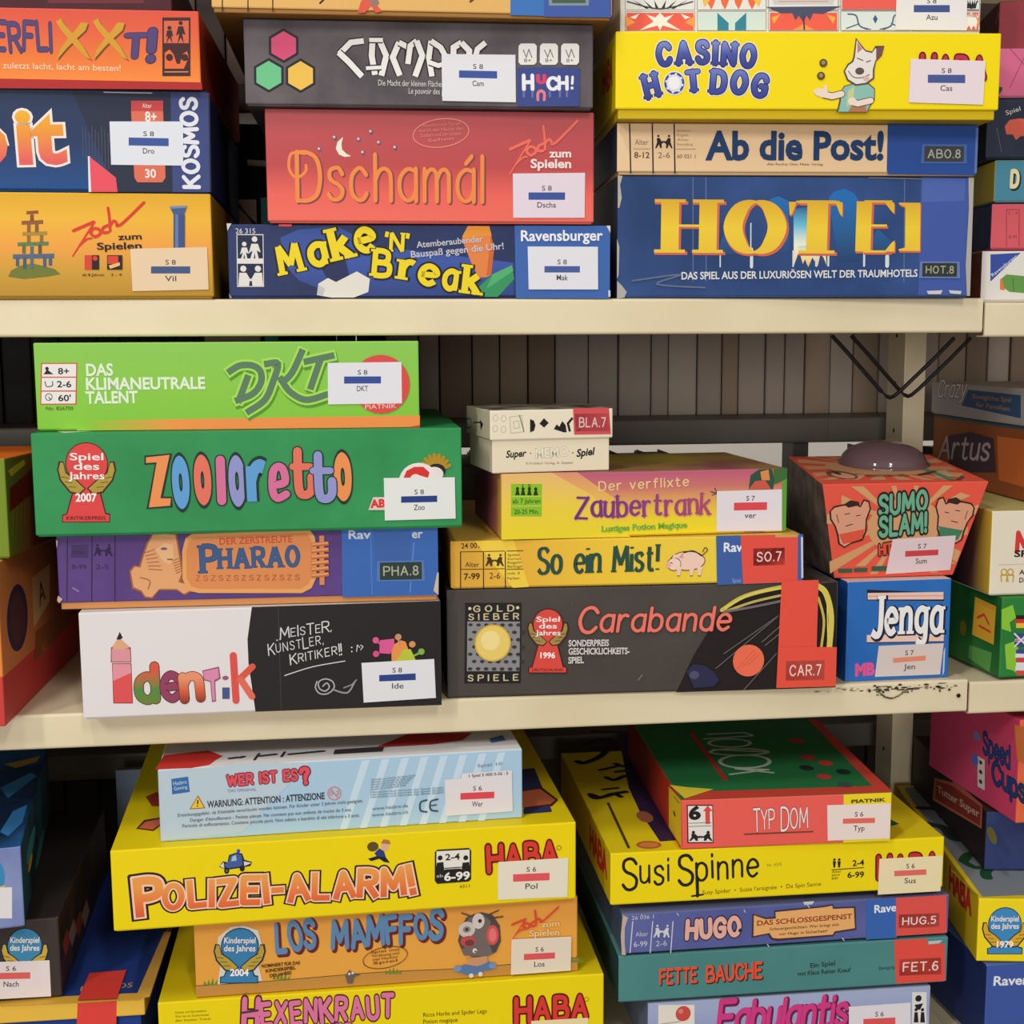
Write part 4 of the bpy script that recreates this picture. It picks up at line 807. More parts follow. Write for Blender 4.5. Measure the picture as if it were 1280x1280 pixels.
game_box('yellow game box with a cartoon dog and blue lettering, on the tan and blue box', 'board game', 0.3562, -0.0277, 0.2009, 0.2994, 0.0653, 0.290, -4.33, {'front': (246, 220, 14), 'left': (232, 206, 12), 'top': (240, 216, 20)}, {'front': [
  ('draw', ('CASINO', ('blend', 'z', 56.6, 39.7, (126, 140, 206), (72, 86, 164), (58, 66, 140)), -116.7, 40.8, -43.1, 40.3, 14.7), {'turn': [6, 4, 1, -1, -3, -5], 'bounce': [0, 1.2, 1.8, 1.2, 0.6, -0.6], 'w': 3.0, 'serif': 0.8, 'gap': 5.2, 'cap': 'round', 'con': 0.82, 'out': [((232, 228, 220), 2.4), ((44, 44, 96), 1.2)]}),
  ('draw', ('H', ('blend', 'z', 36.1, 15.6, (112, 126, 196), (72, 86, 164), (56, 64, 140)), -125.5, 16.8, -117.3, 17.9, 15.2), {'turn': [7], 'w': 3.0, 'serif': 0.8, 'gap': 5.2, 'cap': 'round', 'con': 0.82, 'out': [((232, 228, 220), 2.4), ((44, 44, 96), 1.2)]}),
  ('draw', ('T', ('blend', 'z', 36.1, 15.6, (112, 126, 196), (72, 86, 164), (56, 64, 140)), -93.5, 21.3, -85.1, 21.9, 13.6), {'turn': [2], 'w': 3.0, 'serif': 0.8, 'gap': 5.2, 'cap': 'round', 'con': 0.82, 'out': [((232, 228, 220), 2.4), ((44, 44, 96), 1.2)]}),
  ('draw', ('DOG', ('blend', 'z', 36.1, 15.6, (112, 126, 196), (72, 86, 164), (56, 64, 140)), -74.9, 20.7, -34, 18.2, 14.8), {'turn': [-1, -4, -8], 'bounce': [0, 0.6, -0.6], 'w': 3.0, 'serif': 0.8, 'gap': 5.2, 'cap': 'round', 'con': 0.82, 'out': [((232, 228, 220), 2.4), ((44, 44, 96), 1.2)]}),
  ('disc', ((232, 228, 220), -104.4, 26.7, 8.6, 9.1, 24)),
  ('disc', ((58, 70, 150), -104.4, 26.7, 7.8, 8.2, 24)),
  ('disc', ((222, 222, 232), -104.4, 26.7, 6, 6.5, 24)),
  ('line', ((222, 222, 232), 1.77, [-99.1, 25.5, -97.4, 25.1], 0), {'cap': 'flat'}),
  ('line', ((222, 222, 232), 1.77, [-101.3, 21.8, -100.3, 20.3], 0), {'cap': 'flat'}),
  ('line', ((222, 222, 232), 1.77, [-105.3, 20.9, -105.6, 19.2], 0), {'cap': 'flat'}),
  ('line', ((222, 222, 232), 1.76, [-108.8, 23.4, -110.3, 22.5], 0), {'cap': 'flat'}),
  ('line', ((222, 222, 232), 1.77, [-109.7, 27.9, -111.4, 28.2], 0), {'cap': 'flat'}),
  ('line', ((222, 222, 232), 1.77, [-107.5, 31.6, -108.5, 33.1], 0), {'cap': 'flat'}),
  ('line', ((222, 222, 232), 1.77, [-103.5, 32.5, -103.2, 34.2], 0), {'cap': 'flat'}),
  ('line', ((222, 222, 232), 1.77, [-100, 29.9, -98.5, 30.9], 0), {'cap': 'flat'}),
  ('disc', ((238, 238, 240), -104.4, 26.7, 4.5, 5, 24)),
  ('poly', ((96, 74, 60), [27.5, 25.2, 34.4, 27, 47.1, 26.9, 51.6, 23.3, 51.8, 14.8, 48.1, 9.3, 46.3, 5.7, 22.2, 5.8, 23.9, 13.7, 25, 21.5])),
  ('poly', ((140, 190, 180), [28.1, 24.6, 34.4, 26.4, 46.4, 26.3, 51, 22.7, 51.1, 15.4, 47.5, 9.9, 45.6, 5.7, 23.5, 5.8, 25.2, 13.7, 25.7, 21.5])),
  ('poly', ((196, 206, 140), [30.7, 21.5, 35.7, 25.1, 34.7, 11.8, 29.7, 9.4])),
  ('poly', ((176, 120, 90), [31.1, 5.8, 33.5, 10, 44.9, 10.5, 45.6, 5.7])),
  ('line', ((96, 74, 60), 5.75, [25.7, 19.1, 18.2, 17.3, 11.9, 18.6])),
  ('line', ((236, 218, 204), 4.54, [25.7, 19.1, 18.2, 17.3, 11.9, 18.6])),
  ('poly', ((236, 218, 204), [3.1, 21, 6.8, 23.4, 11.8, 22.8, 11.7, 25.8, 14.3, 25.2, 15, 18.6, 10.7, 16.2, 5.7, 18])),
  ('line', ((96, 74, 60), 5.48, [48.6, 14.2, 38.5, 11.8, 34.1, 13])),
  ('line', ((236, 218, 204), 4.26, [48.6, 14.2, 38.5, 11.8, 34.1, 13])),
  ('disc', ((236, 218, 204), 34, 13.6, 3.2, 3, 24)),
  ('poly', ((96, 74, 60), [33.9, 46.4, 35.5, 61, 40.7, 54.9, 43.3, 51.9, 48.4, 50.7, 50.9, 55, 57.9, 55, 56.2, 47.7, 51.8, 43.4, 50.7, 37.3, 50.8, 30.6, 45.2, 26.3, 36.3, 25.1, 29.3, 29.4, 26.6, 36.1, 29.6, 41.5, 32.7, 43.4])),
  ('poly', ((230, 224, 218), [35.2, 46.4, 36.2, 59.2, 40.8, 53.1, 43.4, 50.7, 48.5, 49.5, 50.9, 53.1, 54.8, 52.5, 54.9, 48.3, 51.1, 44, 49.4, 37.3, 49.5, 31.2, 44.5, 27.6, 36.9, 26.4, 30.5, 30, 27.8, 36.1, 30.3, 40.3, 34, 42.8])),
  ('poly', ((196, 130, 130), [36.8, 57.9, 40.8, 52.5, 37, 49.4])),
  ('poly', ((120, 80, 84), [51.6, 53.1, 57.3, 54.4, 55.5, 47.7, 51.8, 44.6])),
  ('disc', ((96, 80, 76), 39.2, 36.1, 3.5, 2.7, 24)),
  ('line', ((96, 74, 60), 0.61, [30.4, 36.1, 34.3, 31.8, 40.6, 31.2, 46.9, 33.6], 1)),
  ('line', ((96, 74, 60), 0.73, [37.1, 45.8, 41.6, 44])),
  ('line', ((96, 74, 60), 0.73, [44.2, 42.8, 47.3, 44])),
  ('disc', ((220, 180, 170), 44.4, 30.6, 2.5, 1.8, 24)),
  ('disc', ((96, 74, 52), 10.7, 42.1, 3.1, 3, 24)),
  ('disc', ((160, 138, 110), 10.7, 42.4, 1.6, 1.6, 24)),
  ('disc', ((96, 74, 52), 9.1, 32.5, 3.1, 3, 24)),
  ('disc', ((160, 138, 110), 9.1, 32.8, 1.6, 1.6, 24)),
  ('draw', ('HABA', (196, 52, 74), 88, 31.8, 137.1, 31.1, 15.4), {'w': 2.2, 'gap': 3.2, 'out': [((96, 24, 22), 1.6)], 'size': [1.08, 0.96, 1, 0.96]}),
 ],
'left': [
  ('draw', ('HABA', (212, 70, 50), -87.9, 33.9, -22.2, 30.7, 19.4), {'w': 3}),
 ],
}, peek=0.0072, traycol=(206, 176, 20), inset=0.0022, group='board games on the upper shelf', stickers=[
 ('library_label', 'front', [
  ('poly', ((232, 218, 222), [78.7, 45.3, 137.5, 44.1, 136.9, 11.2, 78.1, 12.8])),
  ('poly', ((74, 90, 150), [92.5, 33.6, 121.9, 33.6, 122.1, 27.4, 92.7, 27.5])),
  ('text', ('S 8', (78, 74, 82), 103.3, 34.9, 111, 34.9, 3.8), {'off': 0.01}),
  ('text', ('Cas', (78, 74, 82), 102.8, 21.6, 112.1, 21.6, 4.3), {'off': 0.01}),
 ]),
])

game_box("white patterned game box with decorated square tiles, topmost of the upper shelf's third stack", 'board game', 0.3612, 0.0040, 0.2668, 0.2926, 0.0780, 0.280, -1.00, {'front': (226, 224, 218), 'left': (200, 196, 190)}, {'front': [
  ('poly', ((150, 152, 152), [-142.7, 51.9, -87.3, 53.2, -86.9, 21.1, -142.5, 20])),
  ('poly', ((226, 228, 224), [-142.2, 51.4, -87.8, 52.7, -87.4, 21.6, -142, 20.5])),
  ('poly', ((150, 152, 152), [-142.5, 19.2, -86.9, 20.3, -86.7, 5.4, -142.4, 4.4])),
  ('poly', ((226, 228, 224), [-142, 18.7, -87.4, 19.8, -87.2, 5.9, -141.9, 4.9])),
  ('poly', ((232, 98, 80), [-141.3, 18.1, -88, 19.1, -87.8, 5.9, -141.3, 4.9])),
  ('poly', ((240, 236, 226), [-114.7, 18.6, -110.9, 15.1, -103.8, 17.6, -109.6, 12.1, -98.2, 5.7, -112.7, 9.1, -114.6, 5.4, -116.6, 9, -131, 5.1, -119.8, 11.9, -125.6, 17.2, -118.5, 15])),
  ('poly', ((240, 160, 80), [-142, 15.7, -134.3, 11.1, -141.9, 7.3])),
  ('poly', ((240, 236, 226), [-138.7, 14.6, -131.1, 17.7, -134.3, 13.5])),
  ('poly', ((240, 160, 80), [-87.3, 16.8, -95, 11.8, -87.2, 8.3])),
  ('poly', ((240, 236, 226), [-90.6, 15.5, -98.3, 18.3, -95, 14.2])),
  ('poly', ((44, 44, 50), [-136.4, 27.8, -123.3, 21.5, -125.9, 21.4])),
  ('poly', ((44, 44, 50), [-128, 27.9, -119.5, 21.5, -122, 21.5])),
  ('poly', ((44, 44, 50), [-119.6, 28.1, -115.7, 21.6, -118.2, 21.6])),
  ('poly', ((44, 44, 50), [-110, 28.3, -111.3, 21.7, -113.9, 21.6])),
  ('poly', ((44, 44, 50), [-101.6, 28.5, -107.5, 21.8, -110, 21.7])),
  ('poly', ((44, 44, 50), [-93.2, 28.6, -103.7, 21.8, -106.2, 21.8])),
  ('line', ((60, 60, 64), 0.89, [-140.8, 26.5, -114.8, 21.6, -88.8, 27.5], 1)),
  ('poly', ((150, 152, 152), [-85.8, 53.2, -30.4, 54.5, -29.8, 22.2, -85.4, 21.1])),
  ('poly', ((226, 228, 224), [-85.3, 52.7, -31, 54, -30.3, 22.7, -84.9, 21.6])),
  ('poly', ((150, 152, 152), [-85.3, 20.3, -29.8, 21.4, -29.5, 6.5, -85.1, 5.5])),
  ('poly', ((226, 228, 224), [-84.8, 19.8, -30.3, 20.9, -30, 7, -84.6, 6])),
  ('poly', ((236, 110, 70), [-78.6, 32.5, -69.7, 32.7, -72.1, 25.5, -74, 21.8, -76.6, 26])),
  ('poly', ((236, 110, 70), [-67.8, 32.8, -58.8, 33, -61.2, 25.7, -63.1, 22, -65.7, 26.2])),
  ('poly', ((236, 110, 70), [-56.9, 33, -47.9, 33.2, -50.3, 25.9, -52.2, 22.3, -54.8, 26.4])),
  ('poly', ((236, 110, 70), [-46, 33.2, -37, 33.4, -39.4, 26.1, -41.3, 22.5, -43.9, 26.6])),
  ('poly', ((240, 190, 90), [-82.3, 31.3, -74.1, 30.2, -79.4, 23.5])),
  ('poly', ((240, 190, 90), [-33.2, 32.3, -41.4, 30.9, -35.8, 24.4])),
  ('poly', ((206, 224, 222), [-84.2, 19.2, -30.9, 20.3, -30.6, 6.9, -84, 6])),
  ('poly', ((52, 132, 158), [-69.2, 19.5, -68.9, 6.2, -60, 6.4, -60, 11.8])),
  ('poly', ((52, 132, 158), [-46, 20, -45.8, 6.7, -54.8, 6.5, -54.9, 11.9])),
  ('poly', ((150, 152, 152), [-28.9, 54.5, 27.7, 55.8, 28.6, 23.4, -28.2, 22.2])),
  ('poly', ((226, 228, 224), [-28.4, 54, 27.2, 55.3, 28.1, 23.8, -27.7, 22.7])),
  ('poly', ((150, 152, 152), [-28.2, 21.4, 28.6, 22.5, 29.1, 7.5, -27.9, 6.5])),
  ('poly', ((226, 228, 224), [-27.7, 20.9, 28.1, 22, 28.5, 8, -27.4, 7])),
  ('poly', ((206, 204, 206), [-26.7, 33.6, 26.5, 34.7, 24.1, 27.4, -23.9, 26.4])),
  ('line', ((196, 150, 120), 0.6, [-20.1, 28.9, 20.1, 29.8])),
  ('poly', ((232, 98, 80), [-27, 20.3, 27.5, 21.4, 27.9, 8, -26.8, 7])),
  ('poly', ((236, 150, 80), [-8.6, 7.3, 0.4, 12.4, 9.6, 7.7])),
  ('poly', ((240, 170, 80), [-25.7, 16.7, -18.6, 19.3, -23.6, 11.9])),
  ('poly', ((240, 170, 80), [26.3, 17.7, 19, 20, 24.5, 12.8])),
  ('poly', ((76, 82, 110), [-30.3, 24.5, 30.6, 26.3, 15.8, 20, 8, 20.4, 5.5, 14.9, 2.8, 18.5, 0.3, 13.6, -3.7, 18.4, -6.2, 14.7, -8.9, 20.1, -18, 19.9])),
  ('line', ((70, 60, 70), 1.21, [0.2, 18.4, 1.1, 8.1])),
  ('poly', ((150, 152, 152), [29.3, 55.8, 85.9, 57.1, 87, 24.5, 30.2, 23.4])),
  ('poly', ((226, 228, 224), [29.8, 55.4, 85.3, 56.6, 86.5, 25, 30.7, 23.9])),
  ('poly', ((150, 152, 152), [30.2, 22.6, 87, 23.7, 87.6, 8.6, 30.6, 7.6])),
  ('poly', ((226, 228, 224), [30.7, 22.1, 86.5, 23.2, 87, 9.1, 31.1, 8.1])),
  ('poly', ((232, 98, 90), [30.8, 43.3, 85.1, 44.5, 85.8, 25, 31.3, 23.9])),
  ('poly', ((214, 226, 230), [31.4, 21.5, 85.9, 22.5, 86.4, 9.1, 31.8, 8.1])),
  ('line', ((84, 100, 130), 1.22, [52.4, 9.1, 45.8, 12, 42.9, 19.3, 36.3, 20.4], 1)),
  ('line', ((84, 100, 130), 0.98, [45.7, 13.2, 35.4, 9.4])),
  ('line', ((84, 100, 130), 0.86, [55, 9.1, 49.8, 10.2])),
  ('line', ((84, 100, 130), 1.22, [65.6, 9.3, 72.1, 12.5, 74.4, 19.9, 81, 21.2], 1)),
  ('line', ((84, 100, 130), 0.98, [72, 13.7, 82.7, 10.2])),
  ('line', ((84, 100, 130), 0.86, [62.9, 9.3, 68.2, 10.6])),
  ('poly', ((70, 90, 140), [58.6, 20.2, 60.7, 17.2, 58.9, 13.5, 56.8, 17.1])),
  ('poly', ((150, 152, 152), [87.4, 57.2, 128.1, 58.1, 129.4, 25.4, 88.6, 24.6])),
  ('poly', ((226, 228, 224), [88, 56.7, 127.6, 57.6, 128.9, 25.8, 89.1, 25.1])),
  ('poly', ((150, 152, 152), [88.6, 23.7, 129.4, 24.5, 130.1, 9.4, 89.2, 8.6])),
  ('poly', ((226, 228, 224), [89.2, 23.2, 128.9, 24, 129.5, 9.9, 89.7, 9.1])),
  ('poly', ((236, 110, 70), [92, 36.1, 101.3, 36.3, 98.9, 28.9, 97, 25.2, 94.2, 29.4])),
  ('poly', ((236, 110, 70), [99.9, 36.3, 109.2, 36.5, 106.8, 29.1, 105, 25.4, 102.2, 29.6])),
  ('poly', ((236, 110, 70), [107.9, 36.4, 117.1, 36.6, 114.8, 29.2, 112.9, 25.5, 110.1, 29.8])),
  ('poly', ((236, 110, 70), [115.8, 36.6, 125.1, 36.8, 122.7, 29.4, 120.9, 25.7, 118.1, 29.9])),
  ('poly', ((240, 190, 90), [90.7, 34.9, 96.7, 33.8, 93, 27])),
  ('poly', ((240, 190, 90), [126.5, 35.6, 120.5, 34.2, 124.8, 27.6])),
  ('poly', ((206, 224, 222), [89.9, 22.6, 128.3, 23.4, 128.8, 9.9, 90.3, 9.2])),
  ('poly', ((52, 132, 158), [97.1, 22.8, 97.6, 9.3, 106.9, 9.5, 106.7, 15])),
  ('poly', ((52, 132, 158), [121, 23.2, 121.5, 9.7, 112.2, 9.6, 112, 15.1])),
  ('poly', ((150, 152, 152), [129, 58.1, 143.3, 58.4, 144.7, 25.7, 130.3, 25.4])),
  ('poly', ((226, 228, 224), [129.6, 57.6, 142.8, 57.9, 144.2, 26.1, 130.9, 25.9])),
  ('poly', ((150, 152, 152), [130.4, 24.5, 144.8, 24.8, 145.4, 9.7, 131, 9.4])),
  ('poly', ((226, 228, 224), [130.9, 24, 144.3, 24.3, 144.9, 10.1, 131.5, 9.9])),
  ('poly', ((232, 98, 80), [131.6, 23.4, 143.6, 23.7, 144.2, 10.1, 132.2, 9.9])),
  ('poly', ((240, 236, 226), [137.6, 23.6, 141.8, 19.9, 140.3, 22.4, 143.2, 16.9, 142.2, 10.1, 140, 13.8, 138.2, 10, 136, 13.7, 134.2, 10, 132.6, 16.7, 135, 22.3, 133.8, 19.8])),
  ('poly', ((240, 160, 80), [131.1, 21, 133.1, 16.1, 131.4, 12.4])),
  ('poly', ((240, 236, 226), [131.9, 19.8, 133.6, 22.9, 133, 18.5])),
  ('poly', ((240, 160, 80), [144.4, 21.2, 142.7, 16.3, 144.8, 12.6])),
  ('poly', ((240, 236, 226), [143.6, 20, 141.6, 23, 142.6, 18.7])),
  ('poly', ((44, 44, 50), [131.9, 33.3, 136.4, 26.6, 133.8, 26.5])),
  ('poly', ((44, 44, 50), [134, 33.3, 137.4, 26.6, 134.7, 26.6])),
  ('poly', ((44, 44, 50), [136, 33.3, 138.3, 26.6, 135.6, 26.6])),
  ('poly', ((44, 44, 50), [138.4, 33.4, 139.4, 26.7, 136.7, 26.6])),
  ('poly', ((44, 44, 50), [140.4, 33.4, 140.3, 26.7, 137.6, 26.6])),
  ('poly', ((44, 44, 50), [142.5, 33.5, 141.2, 26.7, 138.6, 26.6])),
  ('line', ((60, 60, 64), 0.92, [131.9, 32, 137.5, 26.6, 142.6, 32.2], 1)),
 ],
}, peek=0.0012, group='board games on the upper shelf', stickers=[
 ('library_label', 'front', [
  ('poly', ((230, 228, 232), [75.4, 40.6, 133.5, 41.2, 134.2, 9.6, 75.1, 8.9])),
  ('poly', ((70, 86, 148), [89.7, 28.1, 119.4, 28.7, 119.7, 23.2, 89.9, 22.6])),
  ('text', ('S 8', (78, 74, 82), 100.6, 29.7, 108.3, 29.8, 3.8), {'off': 0.01}),
  ('text', ('Azu', (78, 74, 82), 100.3, 17, 109.6, 17.2, 4.3), {'off': 0.01}),
 ]),
])

game_box('white game box with blue corner triangle, bottom of the upper stack past the shelf joint', 'board game', 0.6055, 0.0000, 0.0619, 0.1700, 0.0422, 0.170, -7.00, {'front': (224, 218, 212), 'left': (120, 60, 50), 'top': (210, 206, 200)}, {'front': [
  ('poly', ((56, 80, 160), [-78, 39.1, -53, 40.3, -77.1, 16.9])),
  ('text', ('Ravensburger', (226, 228, 236), -75.3, 20.9, -55.5, 37, 2.9)),
  ('poly', ((98, 150, 74), [-68.6, 18.9, -64.1, 22.8, -36.2, 20, -35.5, 6.3, -60.8, 8.4, -67.7, 13])),
  ('poly', ((220, 120, 60), [-69.2, 18.9, -67.2, 18.2, -64.9, 9.7, -68.9, 10.4])),
  ('line', ((70, 110, 60), 0.65, [-58.7, 19.5, -57.5, 9])),
 ],
}, peek=0.0012, group='board games at the end of the upper shelf')

game_box('pinkish red game box with navy side, on the white box past the shelf joint', 'board game', 0.6050, 0.0010, 0.1046, 0.1550, 0.0378, 0.170, -7.00, {'front': (214, 92, 102), 'left': (30, 46, 92), 'top': (60, 60, 100)}, {'front': [
  ('line', ((150, 60, 76), 0.65, [-64.1, 2.9, -65.4, 32.7, -54.9, 32.6, -53.6, 2.9])),
  ('text', ('2 - 4', (140, 56, 72), -64, 28.8, -56, 28.8, 2.6)),
  ('text', ('8-99', (140, 56, 72), -62.4, 9.4, -55.8, 9.4, 2.6)),
 ],
}, peek=0.001, group='board games at the end of the upper shelf')

game_box('teal game box with yellow side and a cream capital D, past the upper shelf joint', 'board game', 0.6060, 0.0010, 0.1428, 0.1540, 0.0345, 0.170, -7.00, {'front': (74, 138, 162), 'left': (216, 190, 58), 'top': (200, 180, 70), 'edge': (226, 214, 130)}, {'front': [
  ('draw', ('D', (232, 220, 172), -63.3, 13.2, -58, 13.1, 12.2), {'w': 3, 'out': [((44, 44, 44), 1.2)], 'shift': (1, -1)}),
 ],
}, peek=0.001, group='board games at the end of the upper shelf')

game_box('dark navy game box with a red blot, past the upper shelf joint', 'board game', 0.6055, 0.0000, 0.1776, 0.1700, 0.0485, 0.170, -8.00, {'front': '#262c3e~#343c50@20', 'left': (30, 34, 40), 'top': (40, 44, 60)}, {'front': [
  ('poly', ((212, 96, 76), [-70.2, 26.3, -66.5, 31.4, -58.8, 32.6, -41.8, 31.2, -41.2, 17.2, -56.8, 18.6, -60.6, 15.4, -63.4, 19.9, -68.6, 20])),
  ('text', ('Spiel', (206, 200, 190), -69.3, 35.2, -57.8, 38.9, 3.8)),
  ('line', ((90, 100, 110), 0.51, [-76.6, 25.1, -71.9, 6])),
 ],
}, peek=0.001, group='board games at the end of the upper shelf')

game_box('small pink game box with dark side, second from top past the upper shelf joint', 'board game', 0.6060, 0.0010, 0.2264, 0.1540, 0.0394, 0.170, -7.00, {'front': (208, 104, 140), 'left': (52, 56, 66), 'top': (180, 90, 120), 'edge': (206, 190, 190)}, {'front': [
  ('line', ((150, 66, 100), 0.63, [-69.4, 39.3, -50.3, 19.1])),
  ('line', ((150, 66, 100), 0.63, [-53.8, 39.2, -68, 7.9])),
 ],
'left': [
  ('disc', ((110, 190, 150), 1.7, 5.7, 7.3, 2.6, 24)),
 ],
}, peek=0.001, group='board games at the end of the upper shelf')

game_box('maroon game box topmost past the upper shelf joint', 'board game', 0.6320, 0.0450, 0.2662, 0.1600, 0.0500, 0.130, -14.00, {'front': (150, 58, 66), 'left': (88, 34, 42)}, {'left': [
  ('line', ((190, 150, 150), 1.12, [-9.8, 33.2, -2.7, 41.4, 5.4, 27.2])),
 ],
}, peek=0.001, group='board games at the end of the upper shelf')

game_box('white and black game box with a pencil picture and chalk writing', 'board game', -0.0707, -0.0182, -0.2566, 0.2775, 0.0849, 0.260, 0.86, {'front': (230, 224, 224), 'left': (224, 218, 214), 'right': (36, 34, 34), 'top': (222, 218, 214), 'edge': (236, 232, 230)}, {'front': [
  ('poly', ((40, 37, 37), [-8.3, 84.7, 138.7, 84.9, 138.7, 0, -8, 0.9, -12.2, 40.1, -12.4, 59.3])),
  ('line', ((70, 66, 66), 0.5, [11.8, 85, 12, 1.9])),
  ('poly', ((226, 170, 130), [-115.1, 56.8, -109.4, 64.7, -101.5, 56.3, -101.1, 52.5, -115.3, 53])),
  ('poly', ((38, 34, 34), [-111.3, 62.9, -108.6, 68.7, -106.5, 64, -108.9, 62.2])),
  ('poly', ((150, 56, 60), [-115.7, 56.8, -100.9, 56.3, -100.9, 44.3, -116.3, 44.9])),
  ('poly', ((222, 150, 160), [-115.2, 55.5, -101.6, 55, -101.4, 44.9, -115.6, 45.5])),
  ('poly', ((226, 170, 130), [-114.9, 55.5, -108.9, 62.8, -101.9, 55.7, -108.7, 54.7])),
  ('poly', ((150, 56, 60), [-115.4, 44.2, -100.9, 43.7, -101.1, 11.7, -115.8, 12.4])),
  ('poly', ((230, 150, 160), [-114.9, 43.6, -101.5, 43, -101.3, 35.4, -115.2, 30.3])),
  ('poly', ((226, 84, 86), [-115.2, 30.3, -101.3, 36.1, -101.7, 12.4, -115.1, 13])),
  ('draw', ('d', [('blend', 'z', 37.2, 7.3, (220, 90, 70), (84, 140, 70), (120, 130, 50))], -96.2, 14.1, -83.6, 14.2, 26.4), {'out': [((90, 70, 40), 0.5)], 'w': 2.6, 'gap': 1}),
  ('draw', ('e', (150, 66, 96), -76.9, 13.9, -65.4, 14.6, 27.1), {'out': [((96, 40, 60), 0.5)], 'w': 2.2}),
  ('draw', ('n', [('blend', 'z', 30.1, 9.2, (236, 150, 110), (216, 96, 60), (120, 50, 40))], -61.8, 13.2, -49.6, 13.9, 25.9), {'out': [((120, 50, 40), 0.4)], 'w': 2.6, 'gap': 1}),
  ('poly', ((150, 80, 110), [-47.7, 35.8, -34.9, 38.4, -33.9, 28.8, -38.2, 26.4, -38, 10.8, -41.1, 10.3, -41.9, 26.5, -46.7, 28])),
  ('poly', ((220, 140, 176), [-47.1, 35.1, -35.5, 37.2, -35.1, 29.5, -38.8, 27.7, -38.6, 11.5, -40.5, 11.6, -41.3, 27.1, -46.1, 28.6])),
  ('disc', ((150, 90, 130), -30.2, 29.2, 2.4, 1.7, 24)),
  ('poly', ((70, 90, 136), [-32.9, 21.6, -27.3, 21.4, -27.6, 12.3, -33.1, 12.5])),
  ('line', ((226, 84, 78), 5.43, [-23.7, 47, -22.7, 10.7])),
  ('line', ((222, 92, 70), 5.15, [-9.2, 37.4, -19.8, 27.5])),
  ('line', ((230, 110, 90), 5.17, [-18.6, 27.5, -10.2, 13.4])),
  ('draw', ('MEISTER,', (214, 214, 212), 13.4, 59.6, 52.5, 64, 7.3), {'w': 1.1, 'slant': 0.1, 'size': [1.15, 0.85], 'bounce': [0, -0.6, 0, -0.6]}),
  ('disc', ((214, 214, 212), 10.3, 57.8, 0.6, 0.6, 8)),
  ('disc', ((214, 214, 212), 12.7, 58.4, 0.6, 0.6, 8)),
  ('draw', ('KUNSTLER,', (214, 214, 212), 3.9, 46.5, 46.2, 53.3, 7.7), {'w': 1.1, 'slant': 0.12, 'size': [1.15, 0.85, 0.85, 0.85, 0.85]}),
  ('draw', ('KRITIKER!!', (214, 214, 212), 20.5, 38.1, 60, 45, 7.4), {'w': 1.2, 'slant': 0.12, 'size': [1.1, 0.85, 0.85, 0.85, 0.85, 0.85, 0.85, 0.85, 1.2, 1.2]}),
  ('line', ((214, 214, 212), 0.78, [15.5, 29.3, 37.4, 35.5, 62.5, 39.1], 1)),
  ('disc', ((214, 214, 212), 68.1, 49.9, 0.6, 0.6, 24)),
  ('disc', ((214, 214, 212), 68.1, 46.6, 0.6, 0.6, 24)),
  ('line', ((214, 214, 212), 0.65, [71.9, 46.5, 72.5, 51.7, 74.4, 49.6])),
  ('line', ((214, 214, 212), 0.65, [75.1, 51.6, 77, 50.2, 75.1, 47.7])),
  ('line', ((176, 176, 176), 1.05, [44.8, 19.5, 48, 22, 49.9, 18.6, 46.7, 15.5, 42.3, 17.7, 41.7, 22.9, 46.7, 25.3, 52.4, 23.1, 53.6, 17.8, 48.6, 13.4, 42.3, 13.7, 39.1, 18.5, 40.4, 23.6], 1)),
  ('line', ((150, 150, 150), 1.32, [52.4, 16.6, 63.8, 13.4, 70.1, 22.4], 1)),
  ('line', ((150, 150, 150), 0.92, [61.2, 17.5, 67.6, 19.8, 71.4, 23.6])),
  ('poly', ((222, 92, 150), [90.2, 54.9, 101.6, 55.8, 101.7, 48.6, 98, 43.5, 89.7, 44.5])),
  ('poly', ((236, 150, 80), [99.2, 44.8, 101.7, 51.2, 106.8, 54.3, 110.6, 52.9, 113.3, 44.3, 105.7, 36.7, 99.3, 36.9])),
  ('poly', ((190, 200, 60), [101.9, 36.8, 109.4, 47, 114.5, 46.8, 118.5, 37.5])),
  ('disc', ((222, 92, 150), 87.1, 55, 2.5, 2.6, 24)),
  ('disc', ((222, 80, 140), 87.1, 44, 2.5, 2.6, 24)),
  ('disc', ((200, 150, 110), 104.8, 57, 2.6, 2.6, 24)),
  ('disc', ((220, 150, 90), 115.8, 50.7, 2.6, 2.6, 24)),
  ('disc', ((130, 180, 70), 122.9, 44.5, 2.6, 2.6, 24)),
  ('line', ((130, 180, 70), 1.64, [117.2, 41.5, 123.6, 44.5])),
  ('line', ((222, 92, 150), 1.3, [89, 53, 92.8, 50.3])),
  ('line', ((200, 150, 110), 1.3, [104.8, 57, 105.5, 51.1])),
 ],
}, peek=0.001, group='board games on the middle shelf', stickers=[
 ('library_label', 'front', [
  ('poly', ((228, 228, 232), [75.5, 37.2, 133, 38.2, 134, 6.3, 76.6, 4.9])),
  ('poly', ((46, 68, 140), [89.2, 26.8, 118.1, 27, 118.2, 21.6, 89.2, 21.6])),
  ('text', ('S 8', (78, 74, 82), 99.8, 28.4, 107.3, 28.3, 4.1), {'off': 0.01}),
  ('text', ('Ide', (78, 74, 82), 99.2, 15.4, 108.3, 15.2, 4.6), {'off': 0.01}),
 ]),
])

